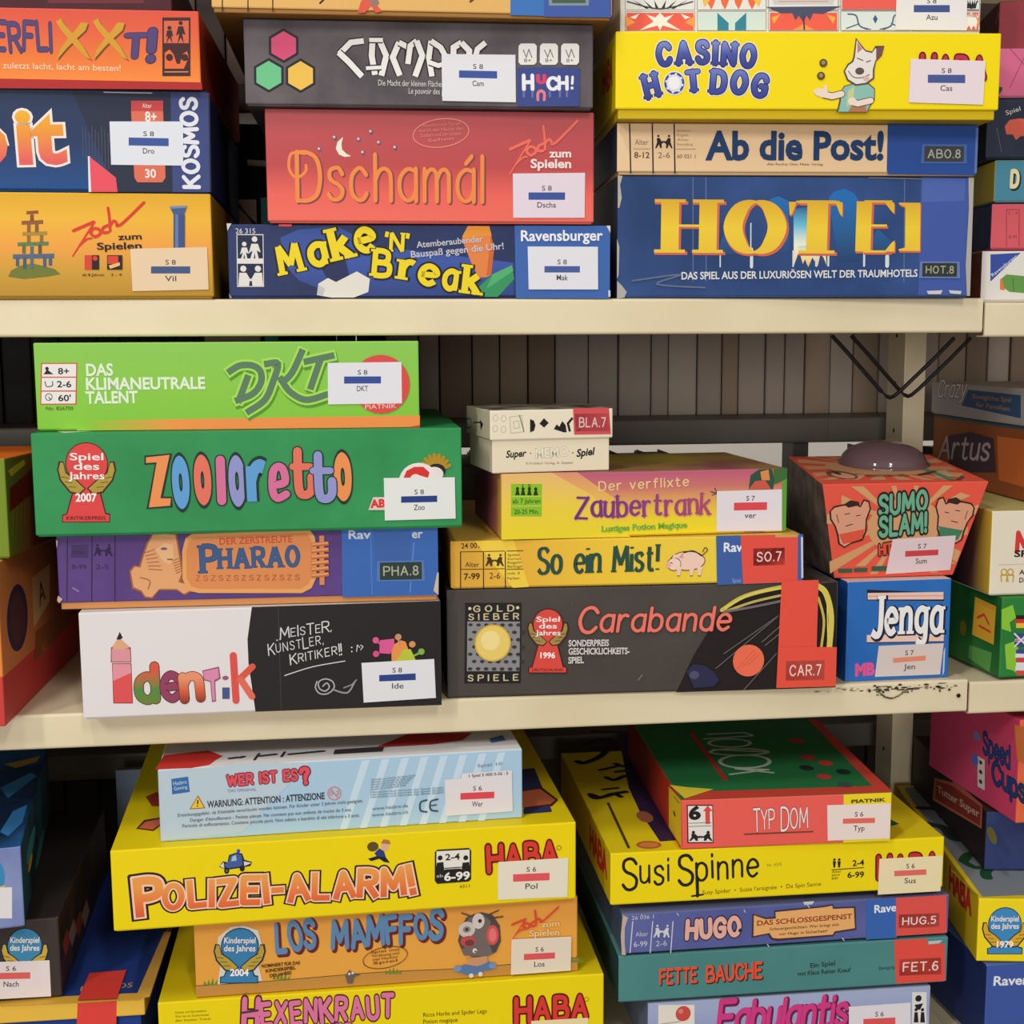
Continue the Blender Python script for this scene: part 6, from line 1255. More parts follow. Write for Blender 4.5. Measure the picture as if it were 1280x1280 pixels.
game_box('charcoal game box with thin coral script title and yellow arcs', 'board game', 0.2361, -0.0038, -0.2566, 0.3247, 0.0903, 0.200, -1.73, {'front': '#48423e~#504a46@14', 'left': (50, 46, 44), 'right': (56, 50, 48), 'top': (70, 64, 60), 'edge': (90, 84, 80)}, {'front': [
  ('poly', ((38, 32, 32), [63.8, 68.5, 82.6, 78.3, 116.2, 86.5, 161, 89.6, 162.3, 0, 26.7, -0.2, 41.3, 31.2])),
  ('poly', ((34, 32, 34), [-147.2, 79.3, -101.3, 78.3, -102.2, 11.2, -148.5, 12.5])),
  ('draw', ('GOLD', (206, 192, 150), -140.2, 71.8, -107.9, 71.7, 4.7), {'w': 1.8, 'gap': 7}),
  ('draw', ('SIEBER', (206, 192, 150), -144.2, 65.2, -104, 64.9, 4.7), {'w': 1.8, 'gap': 7}),
  ('draw', ('SPIELE', (206, 192, 150), -145.2, 14.5, -104.7, 14, 4.8), {'w': 1.8, 'gap': 7}),
  ('disc', ((222, 210, 170), -143.4, 74.5, 1.3, 1.3, 24)),
  ('disc', ((222, 210, 170), -104.6, 74.3, 1.3, 1.3, 24)),
  ('poly', ((142, 140, 142), [-145.5, 63.9, -102.8, 62.8, -103.3, 21.5, -146.3, 22.7])),
  ('disc', ((56, 54, 56), -143, 61.1, 1.9, 1.3, 8)),
  ('disc', ((56, 54, 56), -139.9, 55, 1.9, 1.3, 8)),
  ('disc', ((56, 54, 56), -143.2, 49, 1.9, 1.3, 8)),
  ('disc', ((56, 54, 56), -140.1, 42.8, 1.9, 1.4, 8)),
  ('disc', ((56, 54, 56), -143.5, 36.8, 1.9, 1.4, 8)),
  ('disc', ((56, 54, 56), -140.3, 30.7, 1.9, 1.4, 8)),
  ('disc', ((56, 54, 56), -143.7, 24.6, 1.9, 1.4, 8)),
  ('disc', ((56, 54, 56), -136.5, 60.9, 1.9, 1.3, 8)),
  ('disc', ((56, 54, 56), -133.4, 54.8, 1.9, 1.3, 8)),
  ('disc', ((56, 54, 56), -136.8, 48.8, 1.9, 1.3, 8)),
  ('disc', ((56, 54, 56), -133.6, 42.7, 1.9, 1.4, 8)),
  ('disc', ((56, 54, 56), -137, 36.7, 1.9, 1.4, 8)),
  ('disc', ((56, 54, 56), -133.8, 30.5, 1.9, 1.4, 8)),
  ('disc', ((56, 54, 56), -137.2, 24.5, 1.9, 1.4, 8)),
  ('disc', ((56, 54, 56), -130.1, 60.8, 1.9, 1.3, 8)),
  ('disc', ((56, 54, 56), -126.9, 54.7, 1.9, 1.3, 8)),
  ('disc', ((56, 54, 56), -130.3, 48.7, 1.9, 1.3, 8)),
  ('disc', ((56, 54, 56), -127.1, 42.5, 1.9, 1.4, 8)),
  ('disc', ((56, 54, 56), -130.5, 36.5, 1.9, 1.4, 8)),
  ('disc', ((56, 54, 56), -127.3, 30.3, 2, 1.4, 8)),
  ('disc', ((56, 54, 56), -130.7, 24.3, 2, 1.4, 8)),
  ('disc', ((56, 54, 56), -123.6, 60.6, 1.9, 1.3, 8)),
  ('disc', ((56, 54, 56), -120.4, 54.5, 1.9, 1.3, 8)),
  ('disc', ((56, 54, 56), -123.8, 48.5, 1.9, 1.4, 8)),
  ('disc', ((56, 54, 56), -120.6, 42.3, 2, 1.4, 8)),
  ('disc', ((56, 54, 56), -124, 36.3, 2, 1.4, 8)),
  ('disc', ((56, 54, 56), -120.8, 30.1, 2, 1.4, 8)),
  ('disc', ((56, 54, 56), -124.2, 24.1, 2, 1.4, 8)),
  ('disc', ((56, 54, 56), -117.1, 60.5, 1.9, 1.3, 8)),
  ('disc', ((56, 54, 56), -114, 54.3, 2, 1.3, 8)),
  ('disc', ((56, 54, 56), -117.3, 48.3, 2, 1.4, 8)),
  ('disc', ((56, 54, 56), -114.1, 42.2, 2, 1.4, 8)),
  ('disc', ((56, 54, 56), -117.5, 36.1, 2, 1.4, 8)),
  ('disc', ((56, 54, 56), -114.3, 29.9, 2, 1.4, 8)),
  ('disc', ((56, 54, 56), -117.7, 23.9, 2, 1.4, 8)),
  ('disc', ((56, 54, 56), -110.6, 60.3, 2, 1.3, 8)),
  ('disc', ((56, 54, 56), -107.5, 54.2, 2, 1.4, 8)),
  ('disc', ((56, 54, 56), -110.8, 48.2, 2, 1.4, 8)),
  ('disc', ((56, 54, 56), -107.6, 42, 2, 1.4, 8)),
  ('disc', ((56, 54, 56), -111, 36, 2, 1.4, 8)),
  ('disc', ((56, 54, 56), -107.8, 29.8, 2, 1.4, 8)),
  ('disc', ((56, 54, 56), -111.1, 23.7, 2, 1.4, 8)),
  ('disc', ((56, 54, 56), -104.1, 60.2, 2, 1.3, 8)),
  ('disc', ((56, 54, 56), -100.9, 54, 2, 1.4, 8)),
  ('disc', ((56, 54, 56), -104.3, 48, 2, 1.4, 8)),
  ('disc', ((56, 54, 56), -101.1, 41.8, 2, 1.4, 8)),
  ('disc', ((56, 54, 56), -104.4, 35.8, 2, 1.4, 8)),
  ('disc', ((56, 54, 56), -101.3, 29.6, 2, 1.4, 8)),
  ('disc', ((56, 54, 56), -104.6, 23.6, 2, 1.4, 8)),
  ('disc', ((212, 176, 70), -125.1, 45.8, 14.9, 15.5, 24)),
  ('disc', ((236, 206, 110), -125.1, 45.8, 13.6, 14.2, 24)),
  ('disc', ((244, 222, 150), -127, 47.9, 7.8, 8.1, 24)),
  ('poly', ((70, 30, 26), [-87.4, 47, -72.8, 47.3, -67.3, 25, -64.4, 24.4, -64.5, 19, -96.3, 19.9, -96.2, 24.8, -93.3, 25.2])),
  ('disc', ((70, 30, 26), -80, 60.3, 12.5, 12.9, 24)),
  ('disc', ((222, 76, 66), -80, 60.3, 11.8, 12.2, 24)),
  ('poly', ((222, 76, 66), [-89.5, 53.8, -70.6, 53.3, -79, 43.8, -81.3, 43.8])),
  ('poly', ((222, 76, 66), [-86.7, 46.3, -73.5, 46.4, -67.9, 24.2, -65.2, 23.7, -65.2, 19.7, -95.5, 20.6, -95.4, 24.3, -92.7, 24.7])),
  ('poly', ((70, 30, 26), [-95.9, 62.1, -93.1, 61.8, -91.6, 55.4, -87.1, 52.4, -80.4, 45.6, -83.7, 42, -89.6, 43.2, -95.4, 50.6, -96.9, 57])),
  ('poly', ((166, 138, 76), [-95, 61.4, -93.4, 61.1, -92, 55, -87.4, 51.7, -81.3, 45.7, -84.2, 43, -89.1, 44.1, -94.4, 51.1, -96, 57])),
  ('line', ((70, 30, 26), 0.47, [-86, 46.5, -90.2, 46.9])),
  ('line', ((70, 30, 26), 0.47, [-88.3, 49.3, -92.3, 49.9])),
  ('line', ((70, 30, 26), 0.47, [-90.6, 52, -94.3, 52.9])),
  ('poly', ((70, 30, 26), [-63.9, 61.3, -66.8, 61.2, -68.5, 54.9, -73, 52, -79.9, 45.6, -76.6, 41.9, -70.7, 42.7, -64.7, 49.9, -63, 56.2])),
  ('poly', ((166, 138, 76), [-64.9, 60.6, -66.5, 60.4, -68, 54.4, -72.8, 51.3, -78.9, 45.6, -76.1, 42.8, -71.2, 43.7, -65.7, 50.4, -64, 56.2])),
  ('line', ((70, 30, 26), 0.48, [-74.2, 46.2, -70, 46.3])),
  ('line', ((70, 30, 26), 0.48, [-71.9, 48.8, -67.9, 49.3])),
  ('line', ((70, 30, 26), 0.47, [-69.5, 51.5, -65.8, 52.2])),
  ('text', ('Spiel', (250, 236, 232), -89.4, 62.6, -70.5, 62.2, 4.4), {'off': 0.015}),
  ('text', ('des', (250, 236, 232), -87.2, 57, -72.9, 56.6, 4.4), {'off': 0.015}),
  ('text', ('Jahres', (250, 236, 232), -90.2, 51.4, -69.9, 50.9, 4.4), {'off': 0.015}),
  ('text', ('1996', (252, 244, 240), -86.2, 32.3, -74.4, 32, 4.9), {'off': 0.03}),
  ('text', ('DEUTSCHLAND', (70, 30, 26), -93.1, 21.7, -67.7, 21, 2.2)),
  ('draw', ('Carabande', (238, 122, 106), -54.5, 53.5, 69.4, 51.9, 19), {'w': 1.35, 'slant': 0.12, 'gap': 2.4, 'out': [((120, 50, 44), 0.4)], 'size': [1.08, 1, 1, 1, 1, 1, 1, 1, 1]}),
  ('text', ('SONDERPREIS', (216, 210, 204), -63.1, 41.5, -30.1, 41.1, 5.4), {'off': 0.03}),
  ('text', ('GESCHICKLICHKEITS-', (216, 210, 204), -63.1, 34.7, -12.9, 33.8, 5.5), {'off': 0.03}),
  ('text', ('SPIEL', (216, 210, 204), -63.2, 27.2, -50.7, 27.3, 5.5), {'off': 0.03}),
  ('line', ((206, 190, 84), 3.42, [63.8, 68.5, 82.6, 79.7, 112.8, 86.5, 129.7, 87.5], 1)),
  ('line', ((226, 212, 110), 1.09, [66.5, 70.4, 89.3, 81.6, 116.2, 85.8], 1)),
  ('line', ((190, 176, 96), 2.05, [67.9, 67.7, 89.4, 74.7, 112.9, 79.7], 1)),
  ('line', ((116, 104, 110), 2.05, [65.9, 67, 89.4, 70.6, 113, 74.9], 1)),
  ('line', ((214, 198, 90), 4.8, [143.3, 87.3, 151, 80.9, 156.2, 61.5, 155.4, 35.2], 1)),
  ('line', ((200, 182, 80), 2.06, [144.9, 76.9, 150.1, 58.2, 148.5, 35.3], 1)),
  ('line', ((230, 214, 120), 0.83, [152.5, 71.3, 153.9, 40.8])),
  ('line', ((104, 98, 94), 0.83, [59.6, 19.7, 109.8, 61.2])),
  ('line', ((104, 98, 94), 0.83, [66.2, 32, 111.2, 62.6])),
  ('line', ((104, 98, 94), 0.83, [97.9, 40.8, 113.3, 54.2])),
  ('line', ((104, 98, 94), 0.83, [100.7, 38, 114.1, 48.7])),
  ('line', ((104, 98, 94), 0.84, [83.5, 0.9, 110.3, 30.8])),
  ('disc', ((238, 112, 82), 86.9, 25.5, 13.2, 13.5, 24)),
  ('line', ((222, 92, 66), 0.69, [77.9, 19.2, 91.2, 34.1])),
  ('line', ((222, 92, 66), 0.69, [81.9, 20.5, 93.3, 31.9])),
  ('line', ((222, 92, 66), 0.69, [86, 21.7, 95.4, 29.8])),
  ('poly', ((46, 48, 78), [34.7, 17.6, 40, 23.7, 49.4, 22.7, 57.6, 17, 62.4, 9.9, 57.7, 4.5, 41.5, 3.6])),
  ('disc', ((80, 80, 110), 41.4, 14.7, 4, 3.5, 24)),
  ('line', ((120, 112, 104), 1.1, [-5.5, 11.8, -2.2, 15.9])),
  ('line', ((100, 92, 84), 0.67, [-60.8, 78.7, -59.6, 74.7])),
 ],
}, peek=0.001, group='board games on the middle shelf', stickers=[
 ('spine_tape', 'front', [
  ('poly', ((232, 84, 66), [113.4, 92, 144.6, 92, 144.4, 35.5, 161.6, 35, 161.6, 1.4, 110.8, 1.5])),
  ('line', ((214, 74, 58), 0.55, [113, 36.3, 144.4, 36.2])),
 ]),
 ('embossed_label', 'front', [
  ('poly', ((222, 92, 80), [118.6, 24.3, 151.5, 24.1, 151.8, 7.3, 118.9, 7.6])),
  ('draw', ('CAR.7', (244, 206, 196), 122.2, 11.8, 148.3, 11.8, 8.4), {'w': 1.5, 'gap': 3.2, 'space': 3}),
 ]),
])

game_box('flat yellow game box with pig drawing and red tape, on the charcoal box', 'board game', 0.2223, -0.0035, -0.1663, 0.2897, 0.0397, 0.270, -1.81, {'front': ('blend', 'x', -145.4, 70.4, (226, 172, 62), (236, 186, 62), (242, 206, 60), (240, 210, 70)), 'left': (200, 150, 50), 'right': (200, 196, 200), 'top': (230, 190, 80), 'edge': (232, 214, 150)}, {'front': [
  ('text', ('24 001 0', (60, 46, 30), -135.9, 33.4, -116.2, 33.7, 4.4), {'off': 0.015}),
  ('poly', ((244, 208, 70), [-125.2, 39.3, -93.8, 39.4, -81.4, 0.9, -94.6, 0.4])),
  ('line', ((60, 44, 34), 0.88, [-136.6, 30.7, -136.9, 1.2])),
  ('line', ((60, 44, 34), 0.88, [-118.3, 30.4, -118.4, 0.9])),
  ('line', ((60, 44, 34), 0.88, [-100.6, 30, -100.6, 0.5])),
  ('line', ((60, 44, 34), 0.61, [-136, 30.7, -118.9, 30.6])),
  ('line', ((60, 44, 34), 0.61, [-117.6, 30.7, -101.2, 30.7])),
  ('line', ((60, 44, 34), 0.62, [-136.4, 16.4, -119.3, 16.3])),
  ('line', ((60, 44, 34), 0.62, [-118, 16.3, -101.5, 16.3])),
  ('line', ((60, 44, 34), 0.61, [-99.2, 30.7, -86.1, 30.7])),
  ('line', ((60, 44, 34), 0.62, [-99.6, 15.7, -86.4, 15.7])),
  ('text', ('Alter', (70, 54, 36), -133.1, 18.3, -121.9, 18.1, 4.4)),
  ('text', ('7-99', (60, 44, 30), -134, 8.1, -121.5, 8.2, 5.2), {'off': 0.02}),
  ('text', ('2-6', (90, 74, 40), -113.6, 8.4, -105, 8.2, 5.2)),
  ('disc', ((70, 54, 30), -113.8, 27.6, 1, 1, 24)),
  ('poly', ((70, 54, 30), [-115.3, 25.9, -112.9, 26.3, -111, 23.5, -109.5, 24.1, -109, 23, -111.3, 21.7, -111.1, 18.8, -112.6, 18.6, -113.6, 21.4, -115.7, 18.7, -116.9, 18.7, -115, 23.1])),
  ('disc', ((70, 54, 30), -104.5, 27.5, 1, 1, 24)),
  ('poly', ((70, 54, 30), [-103.1, 25.7, -105.4, 26.2, -107.5, 23.5, -108.9, 24, -109.5, 23, -107.3, 21.6, -107.6, 18.8, -106.2, 18.5, -105, 21.2, -103, 18.5, -101.8, 18.4, -103.5, 22.9])),
  ('text', ('Spieler', (120, 96, 50), -98.7, 26.6, -88.8, 26.7, 2)),
  ('text', ('Karten', (120, 96, 50), -98.7, 23.4, -88.2, 23.5, 2)),
  ('text', ('Regeln', (120, 96, 50), -98.8, 20.3, -87.6, 20.4, 2.1)),
  ('text', ('Beilage', (120, 96, 50), -98.9, 17.2, -87, 17.2, 2.1)),
  ('text', ('mit 3', (120, 96, 50), -99, 11.5, -89.1, 11.6, 2.1)),
  ('text', ('Farben', (120, 96, 50), -99.1, 7.4, -89.2, 7.5, 2.1)),
  ('draw', ('So ein Mist!', (44, 80, 66), -73.9, 11.7, 23.7, 12.6, 20.6), {'w': 2.3, 'con': 0.5, 'serif': 0.5, 'gap': 2.3, 'space': 6, 'cap': 'flat', 'slant': 0.05}),
  ('disc', ((60, 44, 40), 48.6, 19.7, 14.8, 8.2, 24)),
  ('disc', ((244, 206, 190), 48.6, 19.7, 14.2, 7.5, 24)),
  ('disc', ((60, 44, 40), 37.5, 17.2, 5.9, 5.5, 24)),
  ('disc', ((246, 212, 198), 37.5, 17.2, 5.4, 4.9, 24)),
  ('disc', ((232, 180, 170), 32.9, 16.6, 2.2, 2.5, 24)),
  ('poly', ((244, 206, 190), [36.1, 22, 37.4, 26.1, 40.7, 22.6])),
  ('poly', ((220, 160, 150), [41.4, 22.6, 44.6, 26.6, 45.3, 21.8])),
  ('line', ((60, 44, 40), 0.68, [34.8, 18.6, 36.1, 17.9])),
  ('poly', ((244, 206, 190), [39.5, 15.1, 44.1, 15, 42.2, 7.5, 40.2, 7.5])),
  ('line', ((60, 44, 40), 0.55, [40.2, 7.5, 42.2, 7.5])),
  ('poly', ((244, 206, 190), [50, 14.9, 54.6, 14.8, 52.7, 7.3, 50.8, 7.3])),
  ('line', ((60, 44, 40), 0.55, [50.8, 7.3, 52.7, 7.3])),
  ('poly', ((244, 206, 190), [56.6, 14.8, 61.2, 14.7, 59.4, 7.1, 57.4, 7.2])),
  ('line', ((60, 44, 40), 0.55, [57.4, 7.2, 59.4, 7.1])),
  ('line', ((60, 44, 40), 0.68, [61.1, 24.3, 65, 28.3, 63, 30.4, 61.1, 27], 1)),
  ('line', ((60, 44, 40), 0.95, [45.3, 26.6, 53.2, 27.8, 60.4, 23.6], 1)),
  ('poly', ((64, 98, 166), [72, 40, 144.8, 40, 144.9, 0, 73.4, -0.7])),
  ('text', ('Rav', (236, 238, 244), 78.8, 26.7, 94, 26.7, 7.8), {'off': 0.022}),
  ('text', ('Spiel', (150, 166, 200), 85.9, 1.1, 93.2, 1, 3.5)),
  ('poly', ((206, 210, 220), [142.9, 37.7, 144.6, 37.7, 145.7, 3.4, 144.1, 3.5])),
 ],
}, peek=0.0009, group='board games on the middle shelf', stickers=[
 ('spine_tape', 'front', [
  ('poly', ((230, 84, 70), [92.4, 40, 140.3, 39.8, 140.9, 0.4, 95.2, -0.4])),
  ('poly', ((212, 160, 90), [121.2, 40.1, 140.2, 39.9, 140.3, 37.7, 121.3, 37.8])),
 ]),
 ('embossed_label', 'front', [
  ('poly', ((204, 62, 72), [103.1, 28.9, 129.4, 29.1, 129.8, 14.7, 103.5, 14.6])),
  ('draw', ('SO.7', (242, 206, 200), 106.7, 18.2, 126.4, 18.5, 7.2), {'w': 1.5, 'gap': 3.2, 'space': 3}),
 ]),
])

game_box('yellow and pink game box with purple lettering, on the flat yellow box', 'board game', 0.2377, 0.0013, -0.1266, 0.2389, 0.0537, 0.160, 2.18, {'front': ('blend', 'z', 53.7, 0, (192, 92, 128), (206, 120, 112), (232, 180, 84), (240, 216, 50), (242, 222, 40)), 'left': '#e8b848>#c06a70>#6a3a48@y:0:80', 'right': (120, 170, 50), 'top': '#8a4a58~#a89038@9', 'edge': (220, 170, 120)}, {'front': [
  ('poly', (('blend', 'z', 53.7, 0, (236, 190, 120), (240, 210, 70), (240, 218, 44)), [-118.8, 53.7, -78.4, 54, -44.6, 35.8, -26.3, 13.9, -13, 0, -119.4, 0.7])),
  ('poly', (('blend', 'z', 53.7, 0, (226, 150, 120), (238, 196, 80), (242, 218, 44)), [-78.4, 54, -57.5, 53.8, -27.5, 32.6, -13, 13.5, -26.3, 12.6, -44.6, 34.5])),
  ('poly', ((140, 196, 44), [-111.3, 45.6, -86.2, 44.9, -86.5, 18.6, -111.6, 19.4])),
  ('line', ((210, 214, 90), 0.66, [-110.7, 35.5, -87, 35.1])),
  ('line', ((210, 214, 90), 0.66, [-110.8, 27.6, -87, 27.2])),
  ('disc', ((40, 56, 30), -106.2, 41.6, 1.3, 1.3, 24)),
  ('poly', ((40, 56, 30), [-107, 40.9, -105.4, 40.9, -104.3, 36.3, -108.2, 36.4])),
  ('disc', ((40, 56, 30), -101.7, 41.4, 1.3, 1.3, 24)),
  ('poly', ((40, 56, 30), [-102.5, 40.8, -100.9, 40.8, -99.8, 36.1, -103.7, 36.2])),
  ('disc', ((40, 56, 30), -96.6, 41.3, 1.3, 1.3, 24)),
  ('poly', ((40, 56, 30), [-97.3, 40.7, -95.8, 40.6, -94.7, 36, -98.5, 36.1])),
  ('disc', ((40, 56, 30), -91.4, 41.1, 1.3, 1.3, 24)),
  ('poly', ((40, 56, 30), [-92.2, 40.5, -90.6, 40.5, -89.5, 35.8, -93.4, 35.9])),
  ('text', ('1 5', (60, 80, 30), -102.3, 42.8, -95.3, 42.6, 2.6)),
  ('text', ('ab 7 Jahren', (60, 80, 30), -110.2, 29.9, -87.7, 29.5, 3.9)),
  ('text', ('20-25 Min.', (60, 80, 30), -109, 21.3, -89, 21, 3.9)),
  ('draw', ('Der verflixte', (238, 206, 150), -39.3, 38.3, 35, 40.9, 7.3), {'w': 1.4, 'gap': 3.4, 'space': 6}),
  ('draw', ('Zaubertrank', [('blend', 'x', -59.1, 56.8, (104, 56, 120), (146, 70, 120), (180, 84, 104))], -57.9, 17, 53.4, 17.3, 16.6), {'w': 1.9, 'con': 0.6, 'serif': 0.5, 'gap': 2.4, 'out': [((226, 160, 140), 0.7)], 'bounce': [-0.7, 0.7, 0, 0, 0.7, 0, 0.7, 0, 0, 0.7, 0], 'turn': [-4, 3, -2, 2, -3, 3, -2, 2, 0, 3, -3]}),
  ('text', ('Lustiges Potion Magique', (120, 170, 50), -36.9, 4.9, 34.2, 6.4, 5), {'off': 0.03, 'out': [((210, 224, 80), 0.05)]}),
  ('poly', ((52, 84, 66), [86.6, 36.8, 88, 48.3, 94.9, 52.9, 106.1, 53.3, 108.9, 43.7, 107.5, 36.2])),
  ('poly', ((206, 92, 74), [86.6, 36.8, 92.1, 43.4, 100.5, 43.9, 106.1, 36.2])),
  ('poly', ((220, 140, 80), [96.3, 50.9, 103.3, 52.7, 104.7, 43.8, 97.7, 44])),
  ('poly', ((96, 160, 60), [115.2, 53.1, 119.4, 53.7, 119.4, 2.1, 115.2, 1.5])),
  ('poly', ((66, 110, 60), [107.5, 53.3, 119.4, 53.7, 119.4, 44.8, 108.9, 40.2])),
  ('poly', ((166, 90, 120), [82.3, 2.7, 101.9, 2.7, 100.5, 1, 83.7, 1.3])),
  ('line', ((90, 60, 100), 0.81, [54.1, 35.6, 59.6, 34.1])),
  ('line', ((90, 60, 100), 0.81, [57.6, 38.3, 59.6, 34.1])),
  ('line', ((90, 60, 100), 0.81, [55.5, 32.9, 59.6, 34.1])),
 ],
}, peek=0.0009, group='board games on the middle shelf', stickers=[
 ('library_label', 'front', [
  ('poly', ((230, 222, 228), [59.3, 35.8, 115.2, 36, 115.9, 1.5, 59.5, 2.5])),
  ('poly', ((222, 78, 84), [74.1, 25.9, 102.6, 25.7, 102.6, 19.2, 74.1, 19.4])),
  ('text', ('S 7', (78, 74, 82), 84.6, 27.3, 92, 27.2, 4.2), {'off': 0.01}),
  ('text', ('ver', (78, 74, 82), 83.4, 12.9, 93.2, 12.7, 4.8), {'off': 0.01}),
 ]),
])

game_box('small cream two-part box with black symbols, red tape on its lid, topmost of its stack', 'board game', 0.1605, 0.0027, -0.0729, 0.1022, 0.0511, 0.090, 6.84, {'front': (238, 228, 204), 'left': (220, 208, 180), 'top': '#3a3836~#b8ae98@40', 'edge': (244, 236, 216)}, {'front': [
  ('line', ((196, 188, 168), 0.54, [-44.7, 44.6, -44.9, 43.4, -45.7, 42.5, -46.6, 42.2, -47.6, 42.5, -48.3, 43.4, -48.5, 44.6, -48.2, 45.8, -47.5, 46.6, -46.5, 47, -45.6, 46.6, -44.9, 45.8], 2)),
  ('line', ((196, 188, 168), 0.54, [-38, 43.9, -38.3, 42.7, -39, 41.8, -40, 41.5, -41, 41.9, -41.7, 42.7, -41.9, 43.9, -41.6, 45.1, -40.9, 46, -39.9, 46.3, -38.9, 46, -38.3, 45.1], 2)),
  ('line', ((196, 188, 168), 0.55, [-44.9, 36.1, -45.2, 34.9, -45.9, 34, -46.9, 33.7, -47.9, 34, -48.5, 34.9, -48.8, 36.2, -48.5, 37.4, -47.7, 38.2, -46.8, 38.6, -45.8, 38.2, -45.1, 37.3], 2)),
  ('line', ((196, 188, 168), 0.55, [-38.2, 35.4, -38.5, 34.2, -39.2, 33.3, -40.2, 32.9, -41.2, 33.3, -41.9, 34.2, -42.1, 35.4, -41.8, 36.7, -41.1, 37.6, -40.1, 37.9, -39.1, 37.5, -38.4, 36.6], 2)),
  ('line', ((196, 188, 168), 0.6, [-35.1, 45.1, -25.2, 46.3, -23.4, 33.3, -34, 32.2, -35.1, 45.1])),
  ('line', ((196, 188, 168), 0.61, [-32, 41.4, -27.7, 42, -27.1, 36.5, -31.5, 35.9, -32, 41.4])),
  ('poly', ((38, 34, 34), [-18.3, 43.2, -15.1, 41.9, -13.8, 38.2, -15, 33.8, -18.3, 32.6])),
  ('poly', ((38, 34, 34), [-6.8, 43.7, -2.8, 39.9, -6.7, 36.2, -10.6, 39.4])),
  ('poly', ((38, 34, 34), [1.3, 34.8, 3.8, 38.6, 5.9, 36.6, 8.4, 41.1, 11.2, 37.9, 12.1, 32, 9.4, 32.1])),
  ('line', ((38, 34, 34), 1.9, [17, 43.5, 13.1, 39.1, 14.8, 32.6], 0), {'cap': 'flat'}),
  ('line', ((80, 76, 72), 0.6, [-27, 46.3, -23.4, 33.3])),
 ],
'left': [
  ('line', ((38, 34, 34), 0.95, [-69.4, 36.4, -71, 34.2, -75.2, 32.5, -81, 31.6, -86.8, 31.8, -91, 33, -92.4, 35, -90.8, 37.1, -86.4, 38.9, -80.6, 39.8, -74.9, 39.6, -70.8, 38.3], 2)),
  ('line', ((38, 34, 34), 1.07, [-61.4, 37.5, -36.5, 39])),
  ('line', ((38, 34, 34), 1.33, [-48.6, 44.2, -49.1, 30.3])),
  ('poly', ((38, 34, 34), [-36.4, 41.6, -24.5, 38.4, -33.7, 32.6])),
 ],
'tray': [
  ('text', ('Super', (38, 34, 34), -37.5, 12.6, -20.8, 13.3, 5.8), {'off': 0.03, 'shear': 0.25}),
  ('text', ('·', (38, 34, 34), -18.2, 13.2, -16.9, 13.1, 5.3)),
  ('text', ('MEMO', (240, 232, 210), -12.9, 11.6, 14.2, 12.7, 8), {'off': 0.02, 'out': [((150, 142, 126), 0.02)]}),
  ('text', ('·', (38, 34, 34), 17, 12.6, 18.4, 12.5, 5.5)),
  ('text', ('Spiel', (38, 34, 34), 21.3, 11.8, 36.9, 13.3, 6.2), {'off': 0.03, 'shear': 0.25}),
  ('text', ('© Fröhlich Verlag, A. Szepesi', (120, 110, 96), -21.5, 6.6, 18, 6.4, 2)),
 ],
}, split=0.0266, inset=0.0022, traycol=(236, 224, 196), group='board games on the middle shelf', stickers=[
 ('spine_tape', 'front', [
  ('poly', ((218, 84, 86), [17.3, 51.1, 47.6, 51.1, 49.4, 29.7, 18.3, 30])),
 ]),
 ('embossed_label', 'front', [
  ('poly', ((206, 84, 92), [18.9, 46.7, 47.2, 46.6, 48.4, 32.1, 19.5, 32.6])),
  ('draw', ('BLA.7', (238, 196, 190), 22.8, 36.2, 44.5, 35.9, 7.1), {'w': 1.5, 'gap': 3.2, 'space': 3}),
 ]),
])

game_box('small blue upright game box with white slab lettering and pink bars', 'board game', 0.4584, 0.0069, -0.2566, 0.0930, 0.0870, 0.260, 1.53, {'front': '#2a66b4~#3274c2@10', 'left': (32, 76, 146), 'right': (50, 100, 180), 'top': (220, 190, 180), 'edge': (206, 214, 226)}, {'front': [
  ('poly', ((38, 34, 34), [-29.4, 79.4, 40.1, 74.4, 40.3, 67.2, -29.1, 70.3])),
  ('poly', ((238, 200, 186), [-28.6, 76.5, 39.4, 75.1, 39.6, 68.7, -28.4, 70.9])),
  ('poly', ((238, 200, 186), [-28.2, 40.3, 41.1, 38.7, 41.2, 32.2, -28, 34])),
  ('line', ((206, 150, 140), 0.7, [-28.5, 73.7, 39.5, 71.9])),
  ('line', ((60, 40, 50), 0.83, [-28, 33.7, 41.2, 31.9])),
  ('draw', ('Jenga', (240, 238, 236), -23.3, 41.4, 38.1, 40.9, 29.3), {'w': 2.3, 'con': 0.8, 'serif': 0.8, 'gap': 3.2, 'cap': 'flat', 'out': [((34, 38, 60), 1.3)], 'shift': (0.8, -0.7), 'size': [1.12, 1, 1, 1, 1]}),
  ('text', ('MB', (222, 90, 150), -36.9, 5.5, -20.8, 5.9, 10.4), {'off': 0.06}),
  ('poly', ((196, 206, 216), [41.5, 23, 42.8, 27.2, 42.7, 5.9, 41.3, 1.8])),
 ],
}, peek=0, group='board games on the middle shelf', stickers=[
 ('library_label', 'front', [
  ('poly', ((216, 202, 196), [-17.3, 30.6, 41.3, 30.5, 39, 3.3, -20, 3.7])),
  ('poly', ((228, 140, 112), [-4.2, 19.4, 25.4, 20.4, 25.5, 16.2, -4, 15.2])),
  ('text', ('S 7', (78, 74, 82), 6.7, 21.4, 14.4, 21.5, 4.4), {'off': 0.01}),
  ('text', ('Jen', (78, 74, 82), 5.8, 9.1, 15.9, 9, 4.9), {'off': 0.01}),
 ]),
])

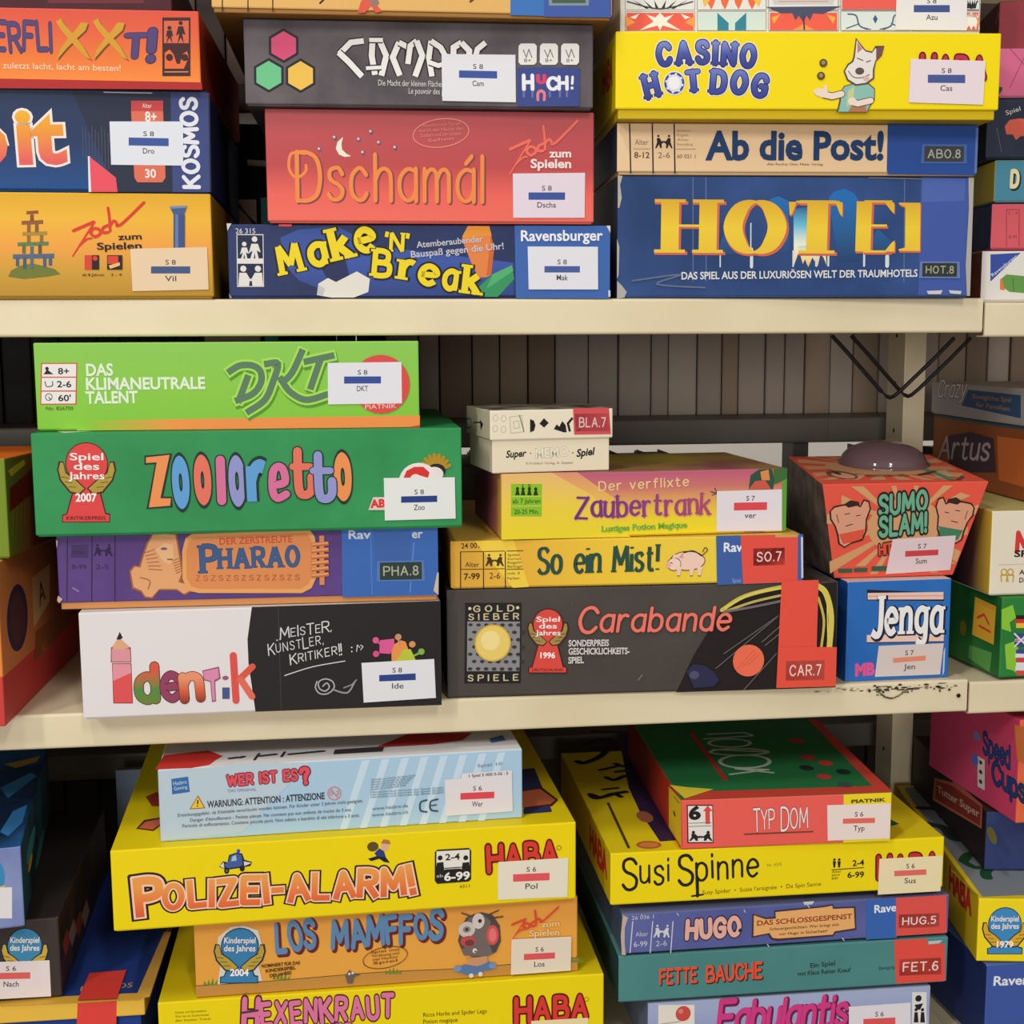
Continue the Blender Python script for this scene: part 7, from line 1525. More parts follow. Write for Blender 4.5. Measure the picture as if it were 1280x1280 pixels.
game_box('orange and red game box seen from its side, bottom left on the middle shelf', 'board game', -0.3995, -0.0270, -0.2566, 0.2700, 0.1264, 0.260, -1.40, {'front': (236, 140, 64), 'right': '#e88a48>#c87a40>#7a3a20@y:0:200', 'top': (220, 170, 90)}, {'right': [
  ('disc', ((60, 44, 74), 47.2, 74.6, 29.8, 26.4, 24)),
  ('disc', ((90, 50, 50), 47.2, 74.6, 20.6, 20.7, 24)),
  ('poly', ((214, 176, 120), [95.3, 97.9, 153.8, 99.3, 147.3, 67.5, 92, 56.4])),
  ('draw', ('A', (44, 36, 34), 115.5, 70.4, 132.1, 73.3, 17.4), {'w': 1.4}),
  ('poly', ((150, 86, 44), [96.2, 52.1, 227.9, 52.9, 224.1, 34.8, 91.5, 28.9])),
  ('draw', ('AL', (196, 130, 60), 112.1, 27.9, 139.6, 29.7, 9.4), {'w': 1}),
 ],
}, split=0.038, inset=0.0004, traycol=(206, 66, 60), group='board games on the middle shelf')

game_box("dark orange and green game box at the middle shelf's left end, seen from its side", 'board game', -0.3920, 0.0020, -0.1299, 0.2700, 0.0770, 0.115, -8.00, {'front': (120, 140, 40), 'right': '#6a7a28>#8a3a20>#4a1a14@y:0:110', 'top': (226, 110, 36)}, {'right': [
  ('poly', ((210, 170, 50), [5.7, 67.1, 37.9, 72.6, 40.6, 68.6, 11.1, 61.7])),
  ('line', ((190, 120, 40), 0.79, [8.1, 17.8, 13.3, 49.8])),
  ('line', ((190, 120, 40), 0.8, [16.1, 19.1, 21.4, 51.9])),
  ('line', ((190, 120, 40), 0.81, [24.2, 20.4, 29.7, 54.1])),
  ('line', ((190, 120, 40), 0.81, [32.5, 21.8, 38.1, 56.3])),
  ('line', ((190, 120, 40), 0.82, [40.9, 23.1, 46.6, 58.6])),
  ('poly', ((120, 30, 24), [6.9, 53.6, 88.8, 70.6, 86.1, 51.2, 4.4, 35.6])),
 ],
}, peek=0.001, group='board games on the middle shelf')

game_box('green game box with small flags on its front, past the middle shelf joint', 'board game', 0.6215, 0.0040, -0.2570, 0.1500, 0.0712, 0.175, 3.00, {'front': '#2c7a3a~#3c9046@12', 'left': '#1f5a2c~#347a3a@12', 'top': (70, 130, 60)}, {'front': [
  ('poly', ((140, 200, 60), [-75.1, 60.4, -64.9, 64.1, -61.4, 52.8, -67.1, 48.9, -65.2, 40.5, -74.3, 43.7])),
  ('poly', ((140, 200, 60), [-70.6, 29.6, -58.9, 33.2, -55.9, 2.2, -62.1, 6.7, -68.2, 8.4])),
  ('poly', ((40, 36, 36), [-61.5, 54.9, -46.6, 54.3, -46.4, 50.8, -61.3, 51.5])),
  ('poly', ((206, 60, 50), [-62, 51.5, -46.4, 50.8, -46.2, 47.3, -61.9, 48])),
  ('poly', ((230, 190, 60), [-61.1, 48, -46.2, 47.3, -46, 43.1, -60.9, 43.8])),
  ('poly', ((60, 76, 150), [-60, 24.9, -45, 24.2, -44.9, 20.6, -59.8, 21.4])),
  ('poly', ((226, 226, 230), [-60.6, 21.4, -44.9, 20.6, -44.7, 17.1, -60.4, 17.9])),
  ('poly', ((206, 70, 70), [-59.7, 17.8, -44.7, 17.1, -44.5, 12.9, -59.5, 13.6])),
  ('poly', ((226, 226, 230), [-59.5, 13.6, -44.5, 12.9, -44.3, 9.4, -59.3, 10.1])),
  ('poly', ((226, 226, 230), [-60, 10.1, -44.3, 9.4, -44.1, 5.8, -59.9, 6.6])),
  ('poly', ((210, 80, 80), [-59.1, 6.6, -44.1, 5.8, -43.9, 1.6, -58.9, 2.3])),
  ('poly', ((60, 74, 140), [-62.2, 38.9, -45.7, 38.2, -45.2, 27, -61.6, 27.7])),
  ('line', ((226, 226, 230), 2.1, [-61.9, 33.3, -45.5, 32.6], 0), {'cap': 'flat'}),
  ('line', ((200, 60, 70), 1.12, [-61.9, 33.3, -45.5, 32.6], 0), {'cap': 'flat'}),
  ('line', ((226, 226, 230), 1.4, [-62.2, 38.9, -49.7, 27.2])),
  ('line', ((226, 226, 230), 1.4, [-61.6, 27.7, -50.2, 38.4])),
 ],
'left': [
  ('poly', ((226, 170, 50), [-43.8, 63, -9.1, 61.3, -10.3, 27.4, -46.6, 28.4])),
  ('line', ((206, 70, 60), 2.48, [-38.3, 45.4, -27.9, 50.4, -19.5, 43.7])),
  ('line', ((206, 70, 60), 2.12, [-35.1, 38.9, -16.3, 37.3])),
  ('disc', ((120, 120, 40), -62.2, 30.9, 5.7, 7.2, 24)),
  ('poly', ((96, 160, 80), [-49.9, 18.2, -12.3, 19.9, -14.8, 2.2, -51.8, 6.1])),
 ],
}, peek=0.001, group='board games at the end of the middle shelf')

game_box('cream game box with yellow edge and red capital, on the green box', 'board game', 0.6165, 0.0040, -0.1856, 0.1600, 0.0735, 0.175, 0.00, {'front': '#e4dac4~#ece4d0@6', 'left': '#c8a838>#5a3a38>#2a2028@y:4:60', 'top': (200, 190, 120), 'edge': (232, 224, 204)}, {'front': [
  ('draw', ('M', (214, 60, 60), -56.5, 37.6, -42.9, 38, 16.6), {'w': 2.4}),
  ('text', ('SPIEL', (38, 34, 34), -58.5, 33.5, -31.1, 32.8, 5.9), {'off': 0.03}),
  ('line', ((196, 160, 60), 1.11, [-64.8, 20.6, -65.1, 19.3, -65.9, 18.5, -67.1, 18.2, -68.4, 18.5, -69.3, 19.5, -69.7, 20.7, -69.4, 21.9, -68.5, 22.8, -67.3, 23.1, -66.1, 22.8, -65.2, 21.8], 2)),
  ('line', ((196, 160, 60), 1.11, [-69, 12.4, -70, 18, -64.2, 17.8, -64.7, 12.3])),
  ('line', ((196, 160, 60), 1.11, [-59, 20.4, -59.3, 19.2, -60.1, 18.3, -61.4, 18, -62.6, 18.4, -63.5, 19.3, -63.9, 20.6, -63.6, 21.8, -62.8, 22.7, -61.6, 23, -60.3, 22.6, -59.4, 21.7], 2)),
  ('line', ((196, 160, 60), 1.11, [-63.2, 12.2, -64.2, 17.8, -58.5, 17.6, -58.9, 12.1])),
  ('text', ('AB 8', (38, 34, 34), -53.4, 18.2, -40.4, 17.9, 4.2), {'off': 0.02}),
  ('text', ('DENK', (38, 34, 34), -53.1, 11.3, -38.7, 10.9, 4.2), {'off': 0.02}),
  ('line', ((206, 196, 180), 0.69, [-72.5, 27, -49.6, 27.1])),
 ],
}, peek=0.001, group='board games at the end of the middle shelf')

game_box('dark orange game box with teal rim lying below the white box, past the shelf joint', 'board game', 0.6660, 0.0200, -0.1116, 0.1500, 0.0660, 0.245, -3.00, {'front': (60, 110, 120), 'left': (52, 92, 102), 'top': (60, 110, 120)}, {}, split=0.052, inset=-0.0004, traycol=(150, 84, 44), group='board games at the end of the middle shelf', stickers=[
 ('side_print', 'left', [
  ('poly', ((66, 44, 60), [-207.7, 45.3, -149.7, 53.4, -99, 51, -90.8, 20.3, -145.9, 14.8, -198.9, 17.6])),
  ('draw', ('Artus', (190, 170, 170), -226.2, 21.7, -109.2, 29.8, 21.4), {'w': 1.3, 'slant': 0.2}),
  ('poly', ((206, 110, 50), [-90.7, 53.8, -30.7, 54.7, -26.4, 12.6, -83.3, 13.6])),
 ]),
])

game_box('white game box with blue side panel, topmost of the pile past the middle shelf joint', 'board game', 0.6570, 0.0200, -0.0452, 0.1400, 0.0330, 0.245, -3.00, {'front': (216, 214, 210), 'left': (170, 168, 168), 'top': (210, 208, 204), 'edge': (226, 224, 220)}, {'left': [
  ('poly', ((54, 88, 130), [-154.1, 27.9, -40.5, 27.3, -38.5, 6.9, -167.8, 11.8])),
  ('text', ('Bewegliches Spiel', (190, 150, 70), -142.1, 20, -59, 20.1, 4.6)),
  ('text', ('für Familien', (190, 150, 70), -134, 12.7, -61.4, 12, 4.6)),
  ('draw', ('Crazy', (224, 222, 220), -229, 17.7, -161, 20.7, 16.4), {'w': 1.3, 'slant': 0.3, 'out': [((110, 70, 60), 1)]}),
 ],
}, peek=0.0008, group='board games at the end of the middle shelf')

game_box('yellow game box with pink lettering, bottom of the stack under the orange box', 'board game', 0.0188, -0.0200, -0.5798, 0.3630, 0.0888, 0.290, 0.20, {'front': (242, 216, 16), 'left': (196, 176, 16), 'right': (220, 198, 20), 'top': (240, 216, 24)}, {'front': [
  ('draw', ('HEXENKRAUT', (226, 120, 160), -112.4, 63.5, 5.6, 63.8, 17.8), {'w': 2.5, 'gap': 3.6, 'out': [((80, 36, 50), 1.5)], 'size': [1.35, 1, 0.95, 1, 1, 1.05, 1, 0.95, 1, 1], 'turn': [-4, 3, -4, 3, -2, 4, -3, 2, 3, -2], 'bounce': [1.4, 0, 0.7, -0.7, 0.7, 0, 0.7, 0, -0.7, 0.7]}),
  ('line', ((90, 60, 60), 2.05, [-115.8, 75.4, -103.1, 76.5])),
  ('draw', ("IN'S", (226, 120, 160), -50.6, 45.7, -28, 45.4, 13.9), {'w': 2.3, 'out': [((80, 36, 50), 1.2)]}),
  ('text', ('Kräuter und Spinnenbeine', (120, 104, 20), -168.1, 78.5, -143.5, 78.4, 2)),
  ('text', ('Wer hat im Zauberkessel', (120, 104, 20), -168.2, 75.1, -141.8, 74.9, 2)),
  ('text', ('den besten Trank', (120, 104, 20), -168.3, 71.7, -140, 71.3, 2)),
  ('text', ('Ricca Herbs and Spider Legs', (70, 60, 20), 30.5, 61.3, 82.8, 61, 3.8)),
  ('text', ('Potion magique', (70, 60, 20), 30.4, 55.4, 58.8, 55.1, 3.8)),
  ('draw', ('HABA', (222, 62, 52), 108.1, 51.4, 166.7, 51.4, 19), {'w': 2.2, 'gap': 3.2, 'out': [((96, 24, 22), 1.6)], 'size': [1.08, 0.96, 1, 0.96]}),
  ('line', ((120, 90, 20), 0.42, [168.5, 66.9, 168.2, 66, 167.6, 65.3, 166.7, 65.2, 165.8, 65.5, 165.2, 66.2, 164.9, 67.1, 165.2, 68, 165.8, 68.6, 166.7, 68.8, 167.6, 68.5, 168.2, 67.8], 2)),
 ],
}, peek=0.0012, group='board games on the bottom shelf', stickers=[
 ('library_label', 'front', [
  ('poly', ((240, 222, 170), [120.1, 51.3, 168.1, 50.6, 168.2, 16.3, 120, 17.2])),
  ('poly', ((226, 90, 90), [130.9, 40.6, 159.3, 39.9, 159.3, 34.2, 130.9, 34.9])),
  ('text', ('S 6', (78, 74, 82), 141.4, 41.9, 148.8, 41.6, 4.4), {'off': 0.01}),
  ('text', ('Hex', (78, 74, 82), 140.3, 28, 149.8, 27.5, 5), {'off': 0.01}),
 ]),
])

game_box('orange game box with steel blue lettering and a shaggy cartoon animal', 'board game', 0.0232, -0.0150, -0.4911, 0.3120, 0.0658, 0.280, 0.96, {'front': ('blend', 'z', 65.8, 0, (230, 158, 70), (236, 168, 70), (232, 164, 66)), 'left': (150, 110, 60), 'right': (200, 140, 60), 'top': (220, 160, 80)}, {'front': [
  ('poly', ((198, 142, 66), [-156.1, 10.7, -97.8, 10.3, -11, 11.4, 53.8, 9.7, 104.6, 10.3, 156.2, 12, 156, 1, -155.9, 1.1])),
  ('line', ((120, 84, 40), 0.71, [-156.1, 10.7, -97.8, 10.3, -11, 11.4, 53.8, 9.7, 104.6, 10.3, 156.2, 12], 1)),
  ('poly', ((104, 140, 50), [-149.9, 11, -147.1, 10.8, -149, 14.5])),
  ('poly', ((104, 140, 50), [-147.1, 10.8, -144.4, 10.6, -145.5, 15.6])),
  ('poly', ((104, 140, 50), [-144.4, 10.6, -141.6, 10.4, -142, 16.8])),
  ('poly', ((104, 140, 50), [-141.6, 10.4, -138.9, 10.2, -138.6, 15.2])),
  ('poly', ((104, 140, 50), [-138.9, 10.2, -136.1, 10.1, -135.3, 13.5])),
  ('poly', ((104, 140, 50), [-95, 11.5, -92.3, 11.4, -94.2, 15])),
  ('poly', ((104, 140, 50), [-92.3, 11.4, -89.6, 11.2, -90.8, 16.2])),
  ('poly', ((104, 140, 50), [-89.6, 11.2, -86.9, 11, -87.3, 17.3])),
  ('poly', ((104, 140, 50), [-86.9, 11, -84.2, 10.8, -84, 15.7])),
  ('poly', ((104, 140, 50), [-84.2, 10.8, -81.6, 10.6, -80.7, 14.1])),
  ('poly', ((104, 140, 50), [-4.5, 9.6, -1.9, 9.4, -3.7, 13])),
  ('poly', ((104, 140, 50), [-1.9, 9.4, 0.8, 9.2, -0.4, 14.1])),
  ('poly', ((104, 140, 50), [0.8, 9.2, 3.4, 9.1, 2.9, 15.3])),
  ('poly', ((104, 140, 50), [3.4, 9.1, 6, 8.9, 6.1, 13.7])),
  ('poly', ((104, 140, 50), [6, 8.9, 8.6, 8.7, 9.3, 12.1])),
  ('poly', ((104, 140, 50), [148.1, 8.6, 150.6, 8.4, 148.8, 11.9])),
  ('poly', ((104, 140, 50), [150.6, 8.4, 153.1, 8.2, 151.9, 13])),
  ('poly', ((104, 140, 50), [153.1, 8.2, 155.5, 8.1, 155, 14.1])),
  ('poly', ((104, 140, 50), [155.5, 8.1, 158, 7.9, 158.1, 12.6])),
  ('poly', ((104, 140, 50), [158, 7.9, 160.4, 7.7, 161.1, 11])),
  ('draw', ('LOS', (98, 140, 180), -89.9, 35, -60.2, 37.7, 22.3), {'w': 2.4, 'gap': 2.6, 'out': [((110, 40, 44), 1.1)], 'shift': (1.4, -1.4), 'turn': [-4, 4, -3]}),
  ('draw', ('MAMFFOS', (98, 140, 180), -45.7, 35.3, 42.5, 38.4, 21.4), {'w': 2.4, 'gap': 2.4, 'out': [((110, 40, 44), 1.1)], 'shift': (1.4, -1.4), 'turn': [-3, 4, -2, 3, -3, 4, -6], 'bounce': [0, -0.7, 0.7, 0, -1.4, 0, 0.7], 'size': [1, 1, 1.05, 1, 1.02, 0.9, 1.1]}),
  ('poly', ((222, 214, 200), [-138.8, 10.9, -135.1, 31.2, -139, 34.3, -136.8, 51, -126.8, 58.7, -115.9, 59.2, -105.3, 54.3, -103, 44.3, -102.2, 31.7, -106.5, 27.8, -103.2, 11.4])),
  ('poly', ((28, 44, 70), [-129.8, 26.5, -112, 26, -109, 16.6, -106.3, 15.8, -106.6, 9.5, -136.9, 11.5, -136.6, 17.3, -133.7, 17.7])),
  ('disc', ((28, 44, 70), -120.1, 42.1, 15.1, 15.5, 24)),
  ('disc', ((60, 130, 180), -120.1, 42.1, 14.3, 14.7, 24)),
  ('poly', ((60, 130, 180), [-132, 34.8, -109.1, 33.2, -119.7, 22.1, -122.5, 22.3])),
  ('poly', ((60, 130, 180), [-129, 25.6, -112.9, 25, -109.7, 15.7, -107.1, 15, -107.3, 10.3, -136, 12.2, -135.8, 16.6, -133.2, 17])),
  ('poly', ((28, 44, 70), [-139.5, 45.2, -136.1, 44.7, -134.5, 36.9, -129.2, 33, -121.3, 24.4, -125.5, 20.3, -132.6, 22, -139.4, 31.3, -141, 39.1])),
  ('poly', ((190, 160, 60), [-138.4, 44.3, -136.4, 43.8, -135.1, 36.4, -129.5, 32.1, -122.4, 24.5, -126, 21.5, -132, 23.1, -138.2, 31.8, -139.9, 39.1])),
  ('line', ((28, 44, 70), 0.49, [-128.1, 25.8, -133.3, 26.5])),
  ('line', ((28, 44, 70), 0.49, [-130.8, 29.2, -135.6, 30.2])),
  ('line', ((28, 44, 70), 0.49, [-133.5, 32.7, -138, 34])),
  ('poly', ((28, 44, 70), [-100.7, 42.4, -104.1, 42.4, -106.5, 34.9, -112, 31.8, -120.7, 24.4, -116.9, 19.7, -109.7, 20.4, -102.2, 28.7, -99.8, 36.2])),
  ('poly', ((190, 160, 60), [-101.9, 41.6, -103.9, 41.5, -105.9, 34.3, -111.8, 30.9, -119.6, 24.3, -116.3, 20.8, -110.2, 21.6, -103.3, 29.4, -101, 36.3])),
  ('line', ((28, 44, 70), 0.49, [-113.8, 24.8, -108.7, 24.7])),
  ('line', ((28, 44, 70), 0.49, [-110.8, 27.8, -106, 28.1])),
  ('line', ((28, 44, 70), 0.49, [-107.8, 30.9, -103.3, 31.5])),
  ('text', ('Kinderspiel', (250, 236, 232), -132.3, 45.5, -107.8, 43.8, 5.3), {'off': 0.015}),
  ('text', ('des Jahres', (250, 236, 232), -132.7, 38.8, -108.1, 37, 5.3), {'off': 0.015}),
  ('text', ('2004', (252, 244, 240), -128.5, 17.6, -114.2, 16.6, 5.9), {'off': 0.03}),
  ('text', ('NOMINIERT FÜR DAS', (70, 44, 30), -103.4, 22.6, -72.9, 23.3, 2.9), {'off': 0.02}),
  ('text', ('KINDERSPIEL', (70, 44, 30), -100.2, 18.2, -76.5, 19.4, 2.9), {'off': 0.02}),
  ('text', ('DES JAHRES', (70, 44, 30), -97, 13.8, -80, 15.4, 2.9), {'off': 0.02}),
  ('line', ((120, 70, 30), 0.62, [14, 26.7, 12.3, 22, 6.3, 17.7, -2.5, 15.2, -11.7, 15, -18.9, 17.2, -22, 21.3, -20.3, 26.1, -14.2, 30.3, -5.4, 32.9, 3.8, 33, 10.9, 30.8], 2)),
  ('text', ('Spiel mit', (110, 64, 30), -15.6, 28.3, 8, 29.3, 2.3)),
  ('text', ('Verdauung und', (110, 64, 30), -15.1, 25.1, 7.2, 26.2, 2.3)),
  ('text', ('viel Humor', (110, 64, 30), -14.5, 21.9, 6.5, 23.1, 2.3)),
  ('text', ('Spiel', (110, 64, 30), -14, 18.7, 5.7, 20, 2.3)),
  ('poly', ((110, 96, 90), [-36.7, 11.1, -33.2, 15.7, -30.7, 12.1, -24.1, 10.9, -29.5, 9.2, -31, 3.8, -35, 4])),
  ('disc', ((230, 226, 220), -33.4, 12.2, 1, 1, 24)),
  ('disc', ((230, 226, 220), -30.7, 12.8, 1, 1, 24)),
  ('poly', ((86, 74, 72), [58.7, 46, 62.8, 53.8, 67.9, 56.1, 75.6, 57.5, 84.3, 54.8, 90.4, 45, 91.3, 31.4, 87.3, 22.3, 79.6, 18.8, 66.9, 19.7, 59.4, 24.3, 55.8, 34.1])),
  ('poly', ((118, 104, 100), [60, 45.9, 65.3, 53.6, 76.8, 55.4, 82.9, 49.6, 82.3, 25.4, 73.3, 21.9, 62, 25.5, 58.5, 36.6])),
  ('disc', ((216, 84, 84), 84.5, 37.3, 5.1, 8.7, 24)),
  ('disc', ((230, 120, 120), 84.5, 37.3, 3.2, 6.1, 24)),
  ('disc', ((206, 196, 190), 63.1, 43.7, 7, 6.7, 24)),
  ('disc', ((216, 206, 200), 72.8, 50.3, 5.1, 6.7, 24)),
  ('disc', ((60, 50, 50), 63.1, 43.7, 1.6, 1.7, 24)),
  ('disc', ((60, 50, 50), 74.1, 50.3, 1.6, 1.7, 24)),
  ('disc', ((150, 130, 124), 63.1, 43.7, 3.2, 2.7, 24)),
  ('disc', ((60, 50, 50), 63.1, 43.7, 1.3, 1.3, 24)),
  ('disc', ((190, 80, 76), 64.1, 33.4, 6.4, 4.7, 24)),
  ('disc', ((120, 60, 60), 65.3, 32, 3.8, 2.7, 24)),
  ('poly', ((118, 104, 100), [58.2, 27.1, 64.6, 29.3, 82.4, 28.1, 84.7, 21.1, 79.6, 18.8, 60.6, 21.5])),
  ('poly', ((206, 150, 110), [63.1, 18.6, 79.6, 19.5, 80.7, 13.3, 71.8, 11.2, 62.9, 13.2])),
  ('disc', ((226, 222, 216), 69.6, 24.9, 1.9, 2, 24)),
  ('disc', ((80, 70, 70), 70.2, 24.2, 0.9, 0.9, 24)),
  ('poly', ((90, 124, 170), [52.6, 9.8, 60.3, 13.3, 73, 11.1, 80.7, 14.6, 87, 11.5, 84.4, 7.6, 76.7, 6.8, 74.1, 4.2, 62.6, 4.3, 57.6, 6.7])),
  ('disc', ((120, 150, 190), 55.1, 10.3, 3.2, 2.7, 24)),
  ('disc', ((120, 150, 190), 84.4, 11, 3.2, 2.7, 24)),
  ('disc', ((226, 216, 206), 66.4, 3.4, 1.9, 2, 24)),
  ('disc', ((226, 216, 206), 74.1, 4.2, 1.9, 2, 24)),
  ('line', ((80, 66, 64), 0.94, [65.4, 55.6, 59.1, 58.2])),
  ('line', ((80, 66, 64), 0.94, [80.6, 55.1, 89.5, 58.5])),
  ('line', ((80, 66, 64), 0.94, [83, 52.3, 93.1, 52.8])),
  ('line', ((224, 76, 56), 1.69, [100.6, 45.3, 111.7, 49.2])),
  ('poly', ((224, 76, 56), [112.1, 50.1, 112.9, 49.1, 100, 30.8, 99.5, 31.3])),
  ('line', ((224, 76, 56), 1.06, [103.5, 36.6, 107.6, 39.9, 110.3, 40.3], 1)),
  ('line', ((224, 76, 56), 1.58, [111.5, 41.4, 110, 43.3, 111.6, 45.6, 114.8, 44.8, 115.1, 42.4, 112.7, 41], 2)),
  ('line', ((224, 76, 56), 1.57, [119.5, 46.8, 116.7, 45.5, 116.7, 43.1, 119.4, 42.9], 1)),
  ('line', ((224, 76, 56), 1.47, [119.7, 56.4, 120.4, 50.4, 120.6, 43.7], 1)),
  ('line', ((224, 76, 56), 1.47, [120.7, 46.7, 122.7, 49, 124.2, 47.7, 124.6, 46.1, 128.1, 48, 139.3, 57.9], 1)),
  ('text', ('zum', (240, 206, 150), 125.3, 41.7, 140.2, 41.9, 4.7), {'off': 0.02}),
  ('text', ('Spielen', (240, 206, 150), 115.2, 34.4, 140, 33.9, 5.4), {'off': 0.02}),
 ],
}, peek=0.001, group='board games on the bottom shelf', stickers=[
 ('library_label', 'front', [
  ('poly', ((232, 218, 196), [100.1, 32.8, 150.4, 31.8, 149.9, 1.8, 99.4, 1.8])),
  ('poly', ((226, 90, 94), [110.5, 19.3, 136.6, 18.8, 136.5, 13.4, 110.3, 13.9])),
  ('text', ('S 6', (78, 74, 82), 120.2, 20.6, 127, 20.4, 4.2), {'off': 0.01}),
  ('text', ('Los', (78, 74, 82), 118.9, 7.5, 127.7, 7.1, 4.7), {'off': 0.01}),
 ]),
])

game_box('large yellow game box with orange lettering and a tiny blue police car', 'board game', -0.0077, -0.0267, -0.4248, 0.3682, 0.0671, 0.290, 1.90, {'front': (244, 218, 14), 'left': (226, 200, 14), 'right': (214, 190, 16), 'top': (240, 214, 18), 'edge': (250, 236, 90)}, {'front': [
  ('draw', ('POLIZEI-ALARM!', [('blend', 'z', 36.1, 5.1, (240, 160, 80), (236, 120, 64), (210, 70, 54))], -162.3, 17.4, 48.3, 16.8, 19.2), {'w': 2.5, 'gap': 3.3, 'cap': 'square', 'out': [((52, 30, 24), 2.6), ((248, 206, 180), 1.2)], 'size': [1.38, 0.95, 1, 1, 1, 1.05, 1.05, 1, 1, 1, 1, 1.05, 1.05, 1.15], 'turn': [3, -3, 2, -2, 3, -3, 4, 0, 4, -3, 3, -4, 2, 10], 'bounce': [0.6, -0.6, 0.6, 0, 0, 0.6, 0.6, 0, 0, 0, 0, 0, 0, 0.6]}),
  ('poly', ((40, 44, 60), [-102.1, 48.3, -99, 52.6, -95.5, 51.7, -94.1, 57.5, -88.6, 59.1, -83.9, 58.1, -82.3, 52.8, -76.4, 50.5, -77.7, 47.3, -84.3, 46.4, -96.3, 45.3])),
  ('poly', ((70, 96, 160), [-98, 49.3, -94.9, 52.4, -92.9, 56.8, -88.7, 58.4, -84.5, 56.9, -83.7, 47.7, -95.7, 46.6])),
  ('poly', ((170, 196, 220), [-91.7, 56, -88.7, 57.1, -88.3, 52.6, -92.5, 52.2])),
  ('poly', ((226, 220, 210), [-101.5, 48.9, -98.4, 51.9, -98.1, 46.7])),
  ('poly', ((226, 220, 210), [-82.9, 51.6, -77, 49.8, -82.5, 47.6])),
  ('disc', ((40, 36, 36), -96.3, 44.7, 2, 2.6, 24)),
  ('disc', ((40, 36, 36), -84.3, 45.8, 2, 2.6, 24)),
  ('disc', ((120, 110, 100), -96.3, 44.7, 0.8, 0.9, 24)),
  ('disc', ((60, 90, 180), -86.8, 60.3, 1.4, 1.6, 24)),
  ('disc', ((96, 80, 40), 18.5, 56.9, 4.5, 4, 24)),
  ('disc', ((226, 180, 150), 28.2, 56.3, 3.2, 3.7, 24)),
  ('poly', ((190, 120, 60), [25, 59.2, 27, 62.4, 31.5, 61.5, 32.7, 58])),
  ('poly', ((44, 64, 130), [19.7, 51.4, 23.6, 55.2, 27.4, 52.3, 28.6, 47.5, 22.2, 47.2])),
  ('poly', ((36, 36, 50), [14.4, 47.1, 20.9, 48.7, 28.6, 47.5, 31.8, 42.5, 27.3, 43.5, 23.4, 46.5, 16.9, 44.9])),
  ('poly', ((40, 36, 36), [70.1, 50.9, 95.6, 50.7, 97.6, 48.5, 97.3, 24.2, 95.3, 22.3, 69.6, 22.1, 67.7, 25, 68.1, 49])),
  ('poly', ((236, 232, 220), [69.4, 49.6, 96.3, 49.3, 96.1, 34.7, 93.3, 32.1, 88, 33.9, 77.2, 34, 71.8, 32.9, 69.2, 36.6])),
  ('disc', ((40, 36, 36), 72.3, 43.9, 2, 2.1, 24)),
  ('poly', ((40, 36, 36), [69.6, 40, 74.9, 40.3, 75.5, 32.7, 68.8, 33.2])),
  ('disc', ((40, 36, 36), 93.1, 42.6, 2, 2.1, 24)),
  ('poly', ((40, 36, 36), [90.4, 38.6, 95.8, 38.9, 96.4, 31.2, 89.6, 31.7])),
  ('text', ('2-4', (38, 34, 34), 76.6, 41.6, 88.1, 41.5, 5.5), {'off': 0.02}),
  ('line', ((38, 34, 34), 0.83, [73.2, 34.9, 93.4, 34.9])),
  ('text', ('6-99', (240, 238, 230), 75.7, 24.4, 96, 24.3, 6.9), {'off': 0.03}),
  ('text', ('ab', (200, 198, 190), 69.1, 27.6, 74.4, 27.6, 2.8)),
  ('text', ('4311', (130, 110, 20), 87.7, 17.3, 95.9, 17.3, 2.8)),
  ('draw', ('HABA', (222, 62, 52), 112.4, 30.8, 167.7, 32.7, 18.8), {'w': 2.2, 'gap': 3.2, 'out': [((96, 24, 22), 1.6)], 'size': [1.08, 0.96, 1, 0.96]}),
  ('line', ((120, 90, 20), 0.43, [171.7, 45.9, 171.4, 45, 170.7, 44.4, 169.8, 44.2, 168.9, 44.5, 168.2, 45.2, 168, 46.1, 168.2, 47, 168.9, 47.7, 169.8, 47.8, 170.7, 47.5, 171.4, 46.8], 2)),
 ],
'top': [
  ('poly', ((90, 44, 30), [-170, 44.9, -165.9, 64.2, -150.4, 69, -150, 52.3, -155.3, 37.1])),
  ('poly', ((222, 110, 80), [-168.3, 46.4, -164.2, 60.2, -151.3, 65.4, -151.9, 52.6, -156.3, 40.8])),
  ('poly', ((170, 60, 40), [-171.2, 121.5, -162.9, 132.4, -155.4, 118.8, -152.9, 94.4, -163, 96.1])),
  ('poly', ((54, 58, 104), [122.3, 131.2, 174, 140.5, 169.4, 27.7, 148.9, 27.4, 143.7, 79.9])),
  ('poly', ((90, 44, 30), [154, 78.2, 171, 90, 179.7, 53.3, 171.5, 38.9, 146.9, 35.4])),
  ('poly', ((228, 120, 80), [150.5, 78.7, 169.2, 83.9, 177, 53.8, 171.2, 44.9, 144.2, 39.7])),
  ('poly', ((54, 58, 104), [146.2, 35.5, 169.1, 41.3, 169, 25.9, 145, 24.3])),
  ('line', ((250, 240, 190), 2.86, [165.6, 283.9, 175.4, 282.3])),
 ],
}, peek=0.001, group='board games on the bottom shelf', stickers=[
 ('library_label', 'front', [
  ('poly', ((236, 228, 206), [119.4, 37.3, 177.6, 37, 176.9, 3.4, 119.1, 5.1])),
  ('poly', ((232, 90, 96), [131.7, 26, 162, 25.2, 161.9, 18.8, 131.7, 19.6])),
  ('text', ('S 6', (78, 74, 82), 142.9, 27.3, 150.7, 27, 4.4), {'off': 0.01}),
  ('text', ('Pol', (78, 74, 82), 141.8, 12.7, 151.7, 12.3, 5), {'off': 0.01}),
 ]),
])

